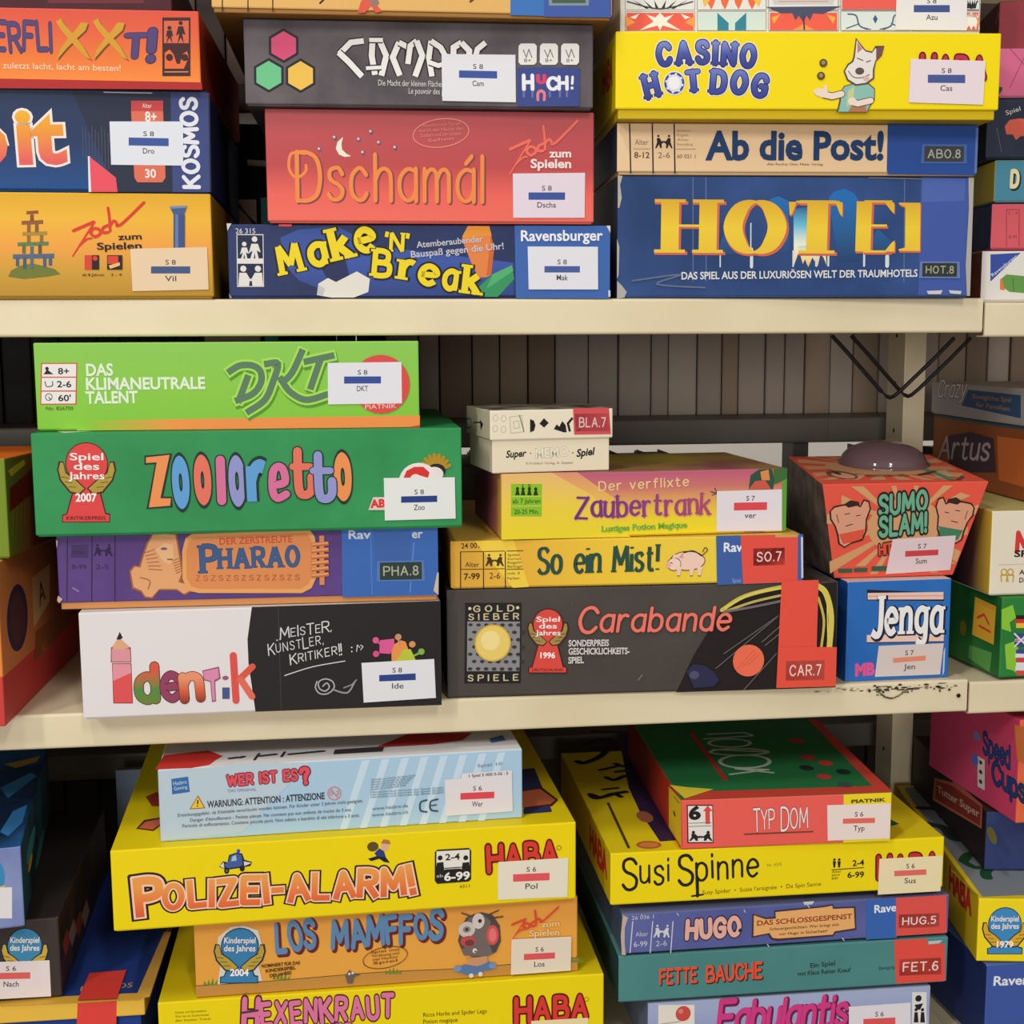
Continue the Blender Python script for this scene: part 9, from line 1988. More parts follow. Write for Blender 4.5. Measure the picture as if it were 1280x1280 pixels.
game_box('small red game box with green top and thin white capitals, topmost on the yellow box', 'board game', 0.3559, -0.0161, -0.3894, 0.1800, 0.0432, 0.250, -1.84, {'front': (238, 98, 88), 'left': '#d8382c>#b03028>#5a1c1a@y:10:150', 'right': (200, 60, 50), 'top': (40, 120, 70), 'edge': (236, 120, 104)}, {'front': [
  ('poly', ((242, 216, 40), [48.6, 42.7, 90, 42.9, 90, 0.7, 49.4, 0.5])),
  ('draw', ('TYP', (240, 226, 222), -27.4, 14.4, -10.2, 15.2, 17.3), {'w': 1.1, 'gap': 1.6, 'out': [((130, 50, 44), 0.7)], 'size': [1.1, 0.95, 0.95]}),
  ('draw', ('DOM', (240, 226, 222), -4.1, 14.3, 18.5, 14.9, 18), {'w': 1.1, 'gap': 1.8, 'out': [((130, 50, 44), 0.7)], 'size': [1.1, 0.95, 0.95]}),
  ('line', ((120, 70, 50), 1.39, [-35.6, 11.3, 22.7, 11.3])),
  ('poly', ((96, 40, 36), [-85.3, 38.8, -63, 38, -62, 4.6, -84.3, 5.4])),
  ('poly', ((234, 228, 222), [-84.2, 37.7, -63.7, 37, -62.7, 5.7, -83.2, 6.4])),
  ('text', ('6', (38, 34, 34), -82.5, 26.2, -74.1, 26.2, 11.2), {'off': 0.05}),
  ('poly', ((222, 80, 70), [-67.5, 37.5, -63.2, 32.4, -65.6, 32.5, -65.3, 21.4, -69.1, 21.5, -69.5, 32.6, -71.5, 32.7])),
  ('line', ((120, 110, 100), 0.56, [-83.1, 22.7, -64.3, 22.7])),
  ('line', ((120, 110, 100), 0.56, [-83, 19.9, -64.2, 19.9])),
  ('disc', ((40, 36, 36), -79.3, 14.7, 1.4, 1.4, 24)),
  ('poly', ((40, 36, 36), [-81.2, 13.3, -78.1, 13.5, -75.3, 11.2, -73.4, 11.6, -72.6, 10.6, -75.6, 9.7, -75.2, 7.3, -77.1, 7.2, -78.8, 9.5, -81.4, 7.3, -83, 7.4, -80.7, 10.9])),
  ('disc', ((40, 36, 36), -66.8, 14.2, 1.4, 1.4, 24)),
  ('poly', ((40, 36, 36), [-64.9, 12.7, -68, 13.2, -70.6, 11, -72.6, 11.5, -73.3, 10.7, -70.2, 9.5, -70.5, 7.1, -68.6, 6.9, -67.1, 9.1, -64.3, 6.7, -62.7, 6.7, -65.2, 10.4])),
  ('line', ((38, 34, 34), 0.63, [-76.4, 9.9, -69.5, 10])),
  ('text', ('PIATNIK', (70, 58, 20), 55.6, 34.9, 84.7, 35.5, 3.1), {'off': 0.03}),
 ],
'top': [
  ('poly', ((214, 74, 60), [-89.5, 0.3, 90.1, 1.1, 91.4, 17.1, -62.7, 19.1])),
  ('poly', ((214, 74, 60), [91.5, 3, 95.2, 216.4, 87.2, 217.2, 79.6, 8.2])),
  ('poly', ((242, 214, 60), [-91.6, 38.4, -78.6, 30.9, -56.8, 23.5, -86, 3.8])),
  ('poly', ((200, 52, 48), [-42.7, 43.7, -38.7, 45.3, -37.3, 186.8, -41.8, 184.7])),
  ('line', ((196, 206, 196), 3.5, [-32.9, 59.6, 3.5, 68.9, -24.1, 74, 5.3, 60])),
  ('line', ((196, 206, 196), 3.73, [11.2, 90.6, 5.7, 82, -4.1, 76.5, -15.8, 75.4, -26.1, 78.8, -32.5, 86.1, -33.3, 95.3, -28, 103.9, -18.1, 109.7, -6.2, 111, 4.5, 107.3, 10.8, 99.8], 2)),
  ('line', ((196, 206, 196), 3.41, [17.6, 118, 12.8, 113.7, 2.2, 111.4, -11.3, 111.5, -24.1, 114.2, -32.9, 118.6, -35.3, 123.6, -30.6, 127.9, -20, 130.3, -6.3, 130.2, 6.7, 127.5, 15.4, 123], 2)),
  ('line', ((196, 206, 196), 3.44, [-30.6, 130.3, 16.2, 118.1])),
  ('line', ((196, 206, 196), 3.3, [8.6, 145.9, 4.4, 140.1, -3.9, 136.5, -14, 135.9, -23.2, 138.5, -29.2, 143.7, -30.4, 150, -26.3, 155.9, -18, 159.6, -7.7, 160.3, 1.7, 157.5, 7.7, 152.3], 2)),
  ('line', ((196, 206, 196), 3.36, [-32, 162.9, 16.3, 168])),
  ('line', ((196, 206, 196), 3.44, [-24.5, 177.6, 11.4, 179, 17, 170.5])),
  ('disc', ((206, 70, 60), 46.5, 44.8, 6.3, 7, 24)),
  ('disc', ((206, 70, 60), 59.9, 80.8, 6.5, 7.5, 24)),
  ('disc', ((190, 60, 56), 49.2, 98.1, 6.5, 7.6, 24)),
  ('disc', ((30, 50, 44), 67.5, 55.6, 6.3, 7.2, 24)),
  ('disc', ((30, 50, 44), 38.7, 69.6, 6.4, 7.3, 24)),
  ('disc', ((60, 90, 80), 57.5, 22.8, 6.1, 6.8, 24)),
  ('disc', ((190, 60, 56), 54.4, 148.5, 6.8, 8.3, 24)),
 ],
'left': [
  ('poly', ((240, 206, 50), [0.5, 42.5, 2.6, 3.9, -47.1, 1.6, -48.9, 37.8])),
  ('line', ((120, 90, 30), 0.97, [-29.1, 36.2, -7, 37.8])),
  ('disc', ((120, 90, 30), -25.1, 22, 5, 2.1, 24)),
 ],
}, peek=0, group='board games on the bottom shelf', stickers=[
 ('library_label', 'front', [
  ('poly', ((238, 222, 214), [34.5, 34, 89.5, 33.6, 89.6, 2.7, 35.8, 2.9])),
  ('poly', ((232, 110, 96), [48.4, 21.7, 76.2, 21.4, 76.2, 16.9, 48.4, 17.2])),
  ('text', ('S 6', (78, 74, 82), 58.6, 23.1, 65.9, 23, 4.3), {'off': 0.01}),
  ('text', ('Typ', (78, 74, 82), 57.7, 10.7, 67.3, 10.5, 4.8), {'off': 0.01}),
 ]),
])

game_box('navy game box with yellow edges and red tape, lowest at the bottom left', 'board game', -0.3075, -0.0200, -0.5798, 0.2700, 0.0946, 0.260, -0.60, {'front': (236, 188, 70), 'right': (206, 160, 70), 'top': (36, 60, 130), 'edge': (236, 196, 90)}, {'top': [
  ('poly', ((226, 176, 80), [127.7, -3.3, 138.9, 0.5, 139.4, 117.4, 133.1, 118.2])),
  ('poly', ((222, 172, 66), [24, -0.9, 20.9, 11, 132.1, 7.9, 132.6, -2.6])),
  ('text', ('KOSMOS', (196, 160, 60), 81.6, 16.7, 122.2, 18.4, 8.4)),
 ],
}, split=0.079, inset=0.004, traycol=(36, 64, 140), group='board games on the bottom shelf', stickers=[
 ('red_tape', 'top', [
  ('poly', ((222, 66, 58), [83.3, -0.5, 113.8, -1.6, 112.9, 47, 83.5, 45])),
 ]),
 ('red_tape', 'front', [
  ('poly', ((226, 70, 62), [83.1, 92.7, 113.4, 92.8, 111.4, 59.7, 80.5, 61.8])),
 ]),
])

game_box('black game box with small blue award emblem, on the yellow edged navy box', 'board game', -0.3705, -0.0180, -0.4850, 0.2660, 0.0672, 0.250, 2.00, {'front': (64, 54, 50), 'right': '#4a3c38~#2c2426@30', 'top': (50, 44, 44), 'edge': (110, 100, 96)}, {'front': [
  ('poly', ((28, 44, 70), [98.1, 30.8, 113.8, 30.2, 117.6, 13.7, 120.4, 12.9, 120.1, 6.8, 89.6, 9.5, 89.9, 14.9, 92.6, 15.2])),
  ('disc', ((28, 44, 70), 106.7, 45.5, 13.4, 14.7, 24)),
  ('disc', ((64, 140, 180), 106.7, 45.5, 12.7, 13.9, 24)),
  ('poly', ((64, 140, 180), [96.2, 38.6, 116.4, 37, 107, 26.5, 104.5, 26.7])),
  ('poly', ((64, 140, 180), [98.8, 29.9, 113, 29.3, 117, 12.9, 119.6, 12.1, 119.4, 7.6, 90.3, 10.1, 90.6, 14.3, 93.2, 14.6])),
  ('poly', ((28, 44, 70), [89.6, 48.5, 92.6, 48, 94, 40.6, 98.6, 36.9, 105.6, 28.7, 101.8, 24.8, 95.6, 26.5, 89.7, 35.4, 88.3, 42.8])),
  ('poly', ((206, 170, 60), [90.6, 47.6, 92.3, 47.2, 93.5, 40.1, 98.3, 36.1, 104.6, 28.8, 101.4, 26, 96.1, 27.6, 90.7, 35.9, 89.3, 42.7])),
  ('line', ((28, 44, 70), 0.47, [99.5, 30.1, 95, 30.7])),
  ('line', ((28, 44, 70), 0.47, [97.2, 33.4, 93, 34.3])),
  ('line', ((28, 44, 70), 0.47, [94.9, 36.6, 90.9, 37.9])),
  ('poly', ((28, 44, 70), [124, 45.8, 121, 45.7, 118.8, 38.6, 113.8, 35.6, 106.1, 28.7, 109.4, 24.2, 115.8, 24.8, 122.6, 32.7, 124.8, 39.8])),
  ('poly', ((206, 170, 60), [123, 45, 121.2, 44.9, 119.3, 38, 114, 34.8, 107.1, 28.6, 110, 25.3, 115.4, 26, 121.6, 33.3, 123.7, 39.9])),
  ('line', ((28, 44, 70), 0.47, [112.2, 29, 116.8, 28.9])),
  ('line', ((28, 44, 70), 0.47, [114.9, 31.9, 119.2, 32.1])),
  ('line', ((28, 44, 70), 0.47, [117.6, 34.8, 121.6, 35.3])),
  ('text', ('Kinderspiel', (250, 236, 232), 96, 48.8, 117.7, 47.1, 5), {'off': 0.015}),
  ('text', ('des Jahres', (250, 236, 232), 95.6, 42.4, 117.4, 40.6, 5), {'off': 0.015}),
  ('text', ('2009', (252, 244, 240), 99.2, 23.1, 111.9, 22, 5.6), {'off': 0.03}),
 ],
'right': [
  ('poly', ((150, 70, 60), [11.5, 39.3, 34.5, 42.2, 45.4, 26.7, 21.7, 23.5])),
  ('poly', ((150, 140, 136), [39.8, 34.2, 64.1, 37.1, 75.6, 21.2, 50.7, 17.9])),
  ('poly', ((150, 70, 60), [69.7, 28.9, 95.3, 31.7, 107.6, 15.3, 81.3, 12.1])),
  ('poly', ((150, 140, 136), [101.3, 23.2, 128.4, 26.1, 141.5, 9, 113.6, 5.9])),
 ],
}, peek=0.001, group='board games on the bottom shelf', stickers=[
 ('library_label', 'front', [
  ('poly', ((232, 220, 218), [69.4, 34.5, 124.8, 32, 124.6, 1.7, 68.9, 3.2])),
  ('poly', ((226, 100, 96), [80.9, 24.9, 109.8, 23.2, 109.5, 17.8, 80.6, 19.6])),
  ('text', ('S 6', (78, 74, 82), 91.6, 25.8, 99.1, 25.3, 4.1), {'off': 0.01}),
  ('text', ('Nach', (78, 74, 82), 89, 12.8, 100.4, 12, 4.7), {'off': 0.01}),
 ]),
])

game_box('light blue picture game box, topmost at the bottom left end', 'board game', -0.3870, -0.0500, -0.4166, 0.2600, 0.0660, 0.260, 8.00, {'front': '#6a7ab4~#8a96c4@16', 'right': '#16324c~#2a6a92@22', 'top': '#142a48~#2c64a0@13', 'edge': (150, 164, 200)}, {'front': [
  ('disc', ((60, 140, 190), 111.6, 43.2, 5.8, 12.8, 24)),
  ('poly', ((226, 180, 60), [107.6, 33.3, 117, 36.1, 116.6, 29.7, 107.4, 29.5])),
  ('poly', ((230, 226, 228), [102, 35.3, 122.1, 33.6, 120.8, 8.5, 100.7, 10.9])),
 ],
'top': [
  ('poly', ((56, 130, 190), [111.3, 35.8, 116.3, 82.5, 126.3, 95.4, 126.4, 53.2, 118.3, 25])),
  ('poly', ((190, 150, 50), [95.7, 215.2, 112.4, 222.5, 125.7, 231, 124.3, 214.3, 107.6, 200])),
  ('poly', ((60, 140, 200), [99.6, 146.2, 121.5, 182.1, 127.8, 171.2, 109.1, 116.4])),
 ],
'right': [
  ('disc', ((66, 150, 190), 73.8, 38.6, 39.4, 7.8, 24)),
  ('disc', ((226, 180, 50), 60.7, 28.6, 19.3, 3.9, 24)),
  ('disc', ((60, 140, 180), 142.5, 9.4, 44.6, 6.3, 24)),
 ],
}, peek=0.001, group='board games on the bottom shelf')

game_box('blue game box with white publisher lettering, lowest past the bottom shelf joint', 'board game', 0.6065, -0.0220, -0.5798, 0.1440, 0.0766, 0.190, 2.00, {'front': (66, 92, 168), 'left': (34, 48, 96), 'top': (90, 110, 176), 'edge': (120, 140, 196)}, {'front': [
  ('text', ('Ravensburger', (236, 238, 244), -64.9, 57.4, 12.5, 53.7, 8.8), {'off': 0.022}),
 ],
}, peek=0.001, group='board games at the end of the bottom shelf')

game_box('yellow game box with grey top and a green snake drawing, past the bottom shelf joint', 'board game', 0.6215, -0.0340, -0.5030, 0.1900, 0.0580, 0.290, -9.50, {'front': (244, 218, 30), 'left': (216, 186, 30), 'top': (238, 212, 40), 'edge': (246, 226, 70)}, {'front': [
  ('poly', ((28, 44, 70), [-79.8, 18.9, -63, 19.9, -58.9, 14.5, -56, 13.9, -55.8, 7.7, -86, 7.2, -86.2, 12.8, -83.4, 13.5])),
  ('disc', ((28, 44, 70), -72, 35, 14.3, 15.3, 24)),
  ('disc', ((64, 140, 196), -72, 35, 13.6, 14.5, 24)),
  ('poly', ((64, 140, 196), [-82.6, 26.9, -60.8, 27.2, -69.8, 15.4, -72.6, 15.4])),
  ('poly', ((64, 140, 196), [-78.9, 18.1, -63.7, 18.9, -59.4, 13.6, -56.8, 13, -56.6, 8.4, -85.2, 7.9, -85.4, 12.3, -82.8, 12.9])),
  ('poly', ((28, 44, 70), [-90.6, 36.5, -87.3, 36.2, -85.1, 28.7, -79.8, 25.3, -71.6, 17.6, -75.2, 13.2, -82, 14.2, -89.2, 22.8, -91.4, 30.4])),
  ('poly', ((222, 170, 40), [-89.4, 35.6, -87.5, 35.4, -85.6, 28.1, -80, 24.4, -72.7, 17.6, -75.8, 14.3, -81.5, 15.4, -88.1, 23.4, -90.3, 30.4])),
  ('line', ((28, 44, 70), 0.51, [-78.1, 18.4, -83, 18.6])),
  ('line', ((28, 44, 70), 0.51, [-81, 21.5, -85.6, 22.1])),
  ('line', ((28, 44, 70), 0.51, [-83.8, 24.7, -88.1, 25.5])),
  ('poly', ((28, 44, 70), [-53.7, 37, -56.9, 36.7, -58.5, 29.1, -63.5, 25.6, -71, 17.6, -67, 13.3, -60.3, 14.6, -53.9, 23.4, -52.3, 31])),
  ('poly', ((222, 170, 40), [-54.7, 36.1, -56.6, 35.8, -57.9, 28.6, -63.2, 24.7, -69.9, 17.6, -66.5, 14.5, -60.9, 15.7, -55, 24, -53.4, 30.9])),
  ('line', ((28, 44, 70), 0.51, [-64.5, 18.6, -59.7, 18.9])),
  ('line', ((28, 44, 70), 0.51, [-62, 21.8, -57.4, 22.5])),
  ('line', ((28, 44, 70), 0.51, [-59.4, 25.1, -55.2, 26])),
  ('text', ('Kinderspiel', (250, 236, 232), -83.8, 37.4, -60.5, 37.7, 5.2), {'off': 0.015}),
  ('text', ('des Jahres', (250, 236, 232), -83.5, 30.7, -60.2, 31.1, 5.2), {'off': 0.015}),
  ('text', ('1979', (252, 244, 240), -77.9, 13.9, -64.3, 14.1, 5.8), {'off': 0.03}),
 ],
'left': [
  ('draw', ('HABA', (200, 50, 40), -84.6, 30.6, -21, 34.5, 19.2), {'w': 3}),
 ],
'top': [
  ('poly', ((138, 146, 152), [-90.9, 3.7, -39.7, 10.3, -16.3, 77.7, -42.6, 295.9, -88.8, 281.7, -90, 237.4])),
  ('line', ((36, 84, 48), 9.97, [-82.8, 85, -73.7, 98.6, -58.2, 101, -58.9, 80.1, -71.5, 57.7, -74, 45.1], 1)),
  ('line', ((36, 84, 48), 7.95, [-84.8, 83, -78.3, 68.4, -66.7, 68.7], 1)),
  ('line', ((44, 60, 60), 11.42, [-91.5, 175.9, -78.7, 165.5, -77.2, 138.3, -63, 134.6], 1)),
  ('line', ((44, 60, 60), 9.76, [-87.7, 221, -71, 216.9, -70.8, 194.1], 1)),
  ('line', ((44, 60, 60), 9.94, [-60.6, 231.2, -56.8, 187.9, -54.5, 155.6], 1)),
  ('line', ((160, 140, 40), 1.91, [-100.7, 60.4, -94.5, 5.2])),
 ],
}, peek=0.0006, group='board games at the end of the bottom shelf')

game_box('black game box with a dull red title panel, on the yellow box past the joint', 'board game', 0.6340, 0.0260, -0.4448, 0.1500, 0.0556, 0.230, -8.00, {'front': (50, 62, 110), 'left': (38, 32, 36), 'top': (60, 46, 50)}, {'left': [
  ('poly', ((196, 110, 90), [-153.6, 34.7, -98.2, 48.8, -82.2, 58.3, -65, 54.8, -11.3, 57.8, -10.7, 35.4, -156, 10.2])),
  ('poly', ((150, 58, 50), [-148, 33.3, -97.8, 45.7, -15.3, 54.8, -15.2, 36.7, -148.4, 14.6])),
  ('text', ('Tutter Super', (216, 190, 170), -141.5, 23.8, -18.2, 43.1, 7.3), {'off': 0.02}),
  ('disc', ((150, 150, 70), 16.3, 39.8, 12.6, 6.4, 24)),
 ],
}, peek=0.0006, group='board games at the end of the bottom shelf')

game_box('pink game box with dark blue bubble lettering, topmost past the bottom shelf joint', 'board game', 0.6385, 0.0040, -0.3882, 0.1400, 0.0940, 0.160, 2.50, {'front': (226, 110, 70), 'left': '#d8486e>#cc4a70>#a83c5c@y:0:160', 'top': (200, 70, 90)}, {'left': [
  ('draw', ('Speed', (38, 70, 130), -58.6, 46.6, -13.5, 46.4, 18.4), {'w': 1.8, 'slant': -0.1, 'out': [((20, 28, 50), 0.8)]}),
  ('draw', ('Cups', (38, 70, 130), -40.1, 25, 12.8, 24.4, 18.2), {'w': 1.8, 'slant': -0.1, 'out': [((20, 28, 50), 0.8)]}),
  ('poly', ((222, 214, 210), [-68.1, 39.9, -55.3, 40.2, -53, 12.3, -65.8, 11.7])),
  ('disc', ((60, 50, 60), -62, 35.7, 2.9, 1.8, 24)),
  ('disc', ((60, 50, 60), -61.3, 26.9, 2.9, 1.9, 24)),
  ('disc', ((60, 50, 60), -60.6, 18, 2.9, 1.9, 24)),
  ('disc', ((96, 110, 190), -72, 34.8, 5.9, 6, 24)),
  ('disc', ((120, 130, 190), -71, 57.9, 5.9, 4.5, 24)),
  ('poly', ((224, 130, 70), [-9.1, 87.5, 18.6, 88.6, 21.2, 57.8, -1.5, 57.5])),
 ],
}, peek=0.0006, group='board games at the end of the bottom shelf')

# ------------------------------------------------------------------ the tapered red box with a dome on top
cx, cy, cz = .4615, .125, -.1694
root = thing('game_box', 'red takeaway shaped game box with sun rays and a brown dome on top', 'board game', (cx, cy, cz+Z0), 0, 'board games on the middle shelf')
H = .0819; top = [(-.073, -.117), (.073, -.117), (.0885, .035), (-.0515, .035)]; bot = [(-.0560, -.105), (.050, -.105), (.050, .030), (-.0500, .030)]
bm = bmesh.new(); B_ = [bm.verts.new((x, y, 0)) for x, y in bot]; T_ = [bm.verts.new((x, y, H+(y+.117)*.0625)) for x, y in top]
bm.faces.new(B_[::-1]); bm.faces.new(T_)
for i in range(4): bm.faces.new((B_[i], B_[(i+1) % 4], T_[(i+1) % 4], T_[i]))
bmesh.ops.bevel(bm, geom=bm.edges[:], offset=.0009, segments=2, affect='EDGES', profile=.5)
mb = MB(); mb.bm(bm, lambda f: '#7a6a62~#584a46@60' if f.normal.x < -.7 else '#ea5c48')
hs = math.hypot(H, .012); ty, tz = -.012/hs, H/hs
front = lambda u, v, o: (u, -.105+ty*v-tz*o, tz*v+ty*o)
k = run(mb, front, [
  ('poly', ((214, 160, 112), [1.7, 45.4, 58.8, 42.8, 58.8, 35.7])),
  ('poly', ((214, 160, 112), [1.7, 45.4, 54.7, 21.2, 52, 11.3])),
  ('poly', ((214, 160, 112), [1.7, 45.4, 51.5, 10.2, 40.9, 10.2])),
  ('poly', ((214, 160, 112), [1.7, 45.4, 36.1, 2.8, 28.7, 2.8])),
  ('poly', ((214, 160, 112), [1.7, 45.4, 16.8, 10.2, 12.2, 10.2])),
  ('poly', ((214, 160, 112), [1.7, 45.4, 7.3, 2.8, 2.3, 2.8])),
  ('poly', ((214, 160, 112), [1.7, 45.4, -3.6, 10.3, -8, 10.3])),
  ('poly', ((214, 160, 112), [1.7, 45.4, -18.1, 2.8, -24.9, 2.8])),
  ('poly', ((214, 160, 112), [1.7, 45.4, -29.6, 10.3, -38.5, 10.3])),
  ('poly', ((214, 160, 112), [1.7, 45.4, -60.1, 4.4, -61.6, 15.1])),
  ('poly', ((214, 160, 112), [1.7, 45.4, -54.5, 31.2, -54.7, 38.4])),
  ('poly', ((214, 160, 112), [1.7, 45.4, -66.5, 48.6, -67.3, 57.1])),
  ('poly', ((214, 160, 112), [1.7, 45.4, -55.4, 65.3, -55.6, 73.4])),
  ('poly', ((214, 160, 112), [1.7, 45.4, -48.2, 80.7, -37.4, 80.6])),
  ('poly', ((214, 160, 112), [1.7, 45.4, -21.6, 74.4, -16.5, 74.3])),
  ('poly', ((214, 160, 112), [1.7, 45.4, -13.2, 80.4, -8.7, 80.4])),
  ('poly', ((214, 160, 112), [1.7, 45.4, -2, 74.2, 1.4, 74.2])),
  ('poly', ((214, 160, 112), [1.7, 45.4, 7, 80.2, 11.3, 80.2])),
  ('poly', ((214, 160, 112), [1.7, 45.4, 15.1, 74, 19.6, 74])),
  ('poly', ((214, 160, 112), [1.7, 45.4, 32.6, 80, 41.2, 79.9])),
  ('poly', ((214, 160, 112), [1.7, 45.4, 48.4, 73.7, 57.9, 70.5])),
  ('poly', ((214, 160, 112), [1.7, 45.4, 66.3, 62.8, 63.8, 54])),
  ('disc', ((214, 160, 112), 1.7, 45.4, 32.3, 24.5, 24)),
  ('poly', ((60, 40, 36), [-61.8, 63.9, -54.7, 65.3, -44.8, 66.6, -39, 63.7, -36.4, 69.4, -31.4, 68, -29, 60.7, -31.6, 52.1, -31.3, 40.5, -33.9, 33.3, -43.8, 30.5, -49.4, 26.9, -55.2, 30.5, -56.8, 37.8, -59.9, 46.5, -64.3, 52.3, -65.2, 59.5])),
  ('poly', ((222, 160, 130), [-61, 62.4, -54.7, 63.8, -44.7, 65.2, -38.3, 62.2, -35.6, 68, -32, 66.5, -30.4, 60.7, -33, 52.1, -32.7, 41.3, -35.4, 34.8, -43.8, 31.9, -49.4, 28.3, -53.8, 31.2, -55.4, 38.5, -58.5, 46.5, -62.9, 53, -63.8, 59.5])),
  ('poly', ((226, 90, 66), [-55.4, 39.2, -32.8, 43.4, -34.7, 34.8, -43.8, 31.9, -50.9, 30.5])),
  ('poly', ((60, 40, 36), [-53.3, 65.2, -47.7, 68.8, -40.6, 67.3, -39.1, 64.4, -48.9, 62.3])),
  ('line', ((60, 40, 36), 0.72, [-51.6, 56.6, -47.4, 57.3])),
  ('line', ((60, 40, 36), 0.72, [-41.6, 55, -38.1, 55.7])),
  ('line', ((60, 40, 36), 0.72, [-49.9, 46.4, -44.3, 47.8])),
  ('line', ((60, 40, 36), 0.58, [-58.7, 56.6, -56.4, 49.4])),
  ('poly', ((60, 40, 36), [59.1, 64.4, 52.1, 65.9, 42.3, 67.4, 36.8, 64.6, 33.9, 70.3, 29, 68.9, 27.2, 61.8, 30.2, 53.1, 30.6, 41.7, 33.6, 34.5, 43.4, 31.6, 49.1, 28, 54.6, 31.5, 55.7, 38.7, 58.2, 47.3, 62.2, 52.9, 62.7, 60.1])),
  ('poly', ((222, 160, 130), [58.4, 63, 52.1, 64.4, 42.4, 65.9, 36.2, 63.1, 33.2, 68.9, 29.8, 67.5, 28.6, 61.8, 31.6, 53.1, 31.9, 42.4, 34.9, 35.9, 43.4, 33, 49.1, 29.4, 53.2, 32.3, 54.3, 39.4, 56.8, 47.3, 60.8, 53.7, 61.3, 60.1])),
  ('poly', ((70, 130, 96), [54.3, 40.1, 31.9, 44.5, 34.2, 35.9, 43.4, 33, 50.4, 31.6])),
  ('poly', ((60, 40, 36), [50.7, 65.9, 45, 69.5, 38.1, 68.1, 36.8, 65.3, 46.6, 63])),
  ('line', ((60, 40, 36), 0.71, [49.6, 57.3, 45.4, 58.1])),
  ('line', ((60, 40, 36), 0.72, [39.9, 55.9, 36.4, 56.7])),
  ('line', ((60, 40, 36), 0.72, [48.5, 47.3, 42.9, 48.8])),
  ('line', ((60, 40, 36), 0.57, [56.5, 57.3, 54.7, 50.1])),
  ('draw', ('SUMO', (112, 176, 144), -21.1, 55.6, 19.6, 59, 15.9), {'bounce': [0, 0, 0, 0.7], 'w': 2.4, 'gap': 3.0, 'out': [((40, 36, 34), 2.4)]}),
  ('draw', ('SLAM!', (112, 176, 144), -19.2, 36.9, 20.8, 40.3, 15.9), {'w': 2.4, 'gap': 3.0, 'out': [((40, 36, 34), 2.4)]}),
  ('draw', ('HIT', (232, 84, 62), -18, 20.3, -7.4, 21.7, 8.7), {'w': 2.4, 'out': [((40, 36, 34), 2.6)]}),
  ('poly', ((60, 96, 76), [-53.2, 8.7, -41.1, 8.7, -41, 5.1, -53.1, 5.1])),
  ('poly', ((60, 96, 76), [-39.6, 8.9, -27.6, 8.9, -27.5, 5.3, -39.5, 5.3])),
  ('poly', ((60, 96, 76), [-24.1, 10.1, -9.9, 10.1, -9.8, 5.8, -23.9, 5.8])),
])
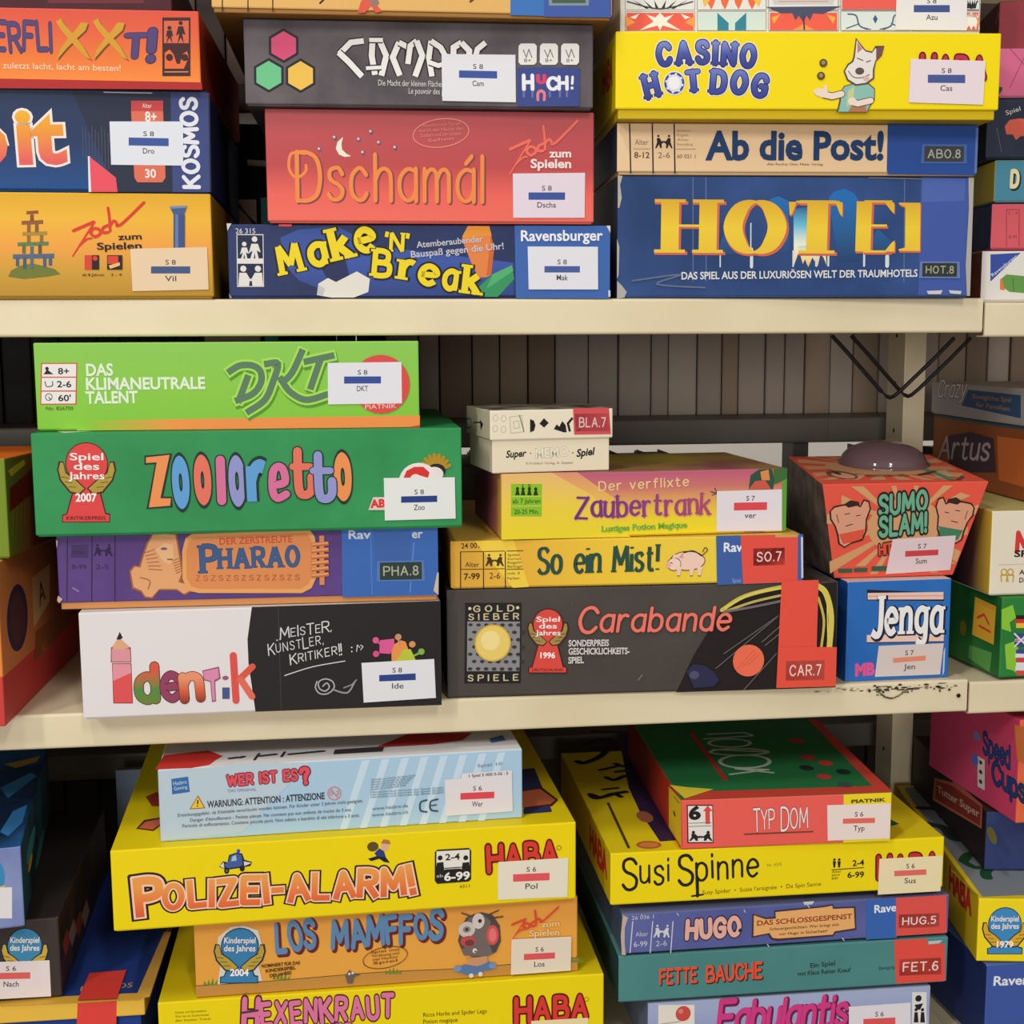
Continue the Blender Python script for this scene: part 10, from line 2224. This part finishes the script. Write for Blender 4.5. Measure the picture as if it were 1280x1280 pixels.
run(mb, lambda u, v, o: (u, v, H+(v+.117)*.0625+o), [
  ('poly', ((214, 160, 112), [7.4, -39.2, 76.4, -34.8, 73.7, -57.8])),
  ('poly', ((214, 160, 112), [7.4, -39.2, 71.4, -74.2, 57.7, -93.5])),
  ('poly', ((214, 160, 112), [7.4, -39.2, 46.8, -106.4, 38.3, -106.9])),
  ('poly', ((214, 160, 112), [7.4, -39.2, 31.2, -106.1, 20.4, -104.9])),
  ('poly', ((214, 160, 112), [7.4, -39.2, 11.5, -104, -1.3, -102.6])),
  ('poly', ((214, 160, 112), [7.4, -39.2, -11.2, -101.6, -24.6, -100.1])),
  ('poly', ((214, 160, 112), [7.4, -39.2, -34.4, -99.1, -47.2, -97.7])),
  ('poly', ((214, 160, 112), [7.4, -39.2, -56.1, -96.7, -66.9, -95.6])),
  ('poly', ((214, 160, 112), [7.4, -39.2, -67.3, -95.5, -67.1, -94.2])),
  ('poly', ((214, 160, 112), [7.4, -39.2, -65.2, -80.3, -62.3, -59.9])),
  ('poly', ((214, 160, 112), [7.4, -39.2, -60, -43.5, -56.7, -20.6])),
  ('poly', ((214, 160, 112), [7.4, -39.2, -54.3, -3.1, -47.3, 19.8])),
  ('poly', ((214, 160, 112), [7.4, -39.2, -37.6, 32.6, -28.9, 31.6])),
  ('poly', ((214, 160, 112), [7.4, -39.2, -21, 30.8, -8.9, 29.5])),
  ('poly', ((214, 160, 112), [7.4, -39.2, 1, 28.5, 15.2, 27])),
  ('poly', ((214, 160, 112), [7.4, -39.2, 26.2, 25.8, 41.2, 24.2])),
  ('poly', ((214, 160, 112), [7.4, -39.2, 52.2, 23.1, 66.5, 21.6])),
  ('poly', ((214, 160, 112), [7.4, -39.2, 76.4, 20.5, 82.8, 19.8])),
  ('poly', ((214, 160, 112), [7.4, -39.2, 82.8, 19.8, 82.8, 19.8])),
  ('poly', ((214, 160, 112), [7.4, -39.2, 81.2, 6.2, 78.5, -17.2])),
  ('disc', ((214, 160, 112), 7.4, -39.2, 47.5, 42.9, 24)),
  ('disc', ((120, 80, 66), -39.9, -73.6, 11.8, 22.1, 24)),
  ('disc', ((214, 160, 130), -40.1, -77.8, 9, 15.8, 24)),
  ('disc', ((60, 44, 40), -41, -64.9, 2.8, 9, 24)),
  ('poly', ((200, 170, 130), [42.3, -65.2, 61.7, -58.4, 53.3, -92, 35.5, -102.5])),
  ('line', ((90, 140, 100), 7.53, [44.6, -56.6, 44.5, -107.5])),
  ('line', ((60, 60, 50), 5.4, [28, -80.8, 47.9, -65.8])),
  ('poly', ((90, 84, 70), [47.3, -107.8, 62.1, -88.7, 61, -97, 49.5, -112.1])),
  ('text', ('REAKTION UND', (120, 70, 50), -21.2, -88.2, 16.1, -88, 13.1)),
])
mb.build('carton', root)
mb = MB(); run(mb, lambda u, v, o: front(u, v, o+(k+2)*LAY), [
  ('poly', ((228, 206, 210), [-7.8, 33.9, 48.2, 35.9, 46.4, 5, -11.1, 2.9])),
  ('poly', ((206, 70, 80), [4.5, 23.1, 33.9, 23.7, 34.1, 18.7, 4.7, 18])),
  ('text', ('S 7', (78, 74, 82), 15.4, 24.9, 23, 25, 4.5), {'off': 0.01}),
  ('text', ('Sum', (78, 74, 82), 14.7, 11.5, 24.5, 11.6, 5), {'off': 0.01}),
]); mb.build('library_label', root)
mb = MB(); vs, fs = [], []; N = 40; DX, DY = .0200, -.0200; prof = [(.0405, 0), (.0405, .0012)]+[(.0385*math.cos(a), .0014+.0195*math.sin(a)) for a in [j*math.pi/2/12 for j in range(12)]]
for r, z in prof:
    for q in range(N): vs.append((DX+r*math.cos(q*2*math.pi/N), DY+r*math.sin(q*2*math.pi/N), H+.0008+z+(DY+.117+r*math.sin(q*2*math.pi/N))*.0625))
for j in range(len(prof)-1):
    for q in range(N): fs.append([j*N+q, j*N+(q+1) % N, (j+1)*N+(q+1) % N, (j+1)*N+q])
vs.append((DX, DY, H+.0008+.0209+(DY+.117)*.0625)); L = len(vs)-1
for q in range(N): fs.append([(len(prof)-1)*N+q, (len(prof)-1)*N+(q+1) % N, L])
mb.add(vs, fs, mat('#6a5258', .08, .7)); d = mb.build('dome', root, smooth=True); d['label'] = 'shiny brown plastic dome'
for m_ in MATS.values(): m_.use_fake_user = False
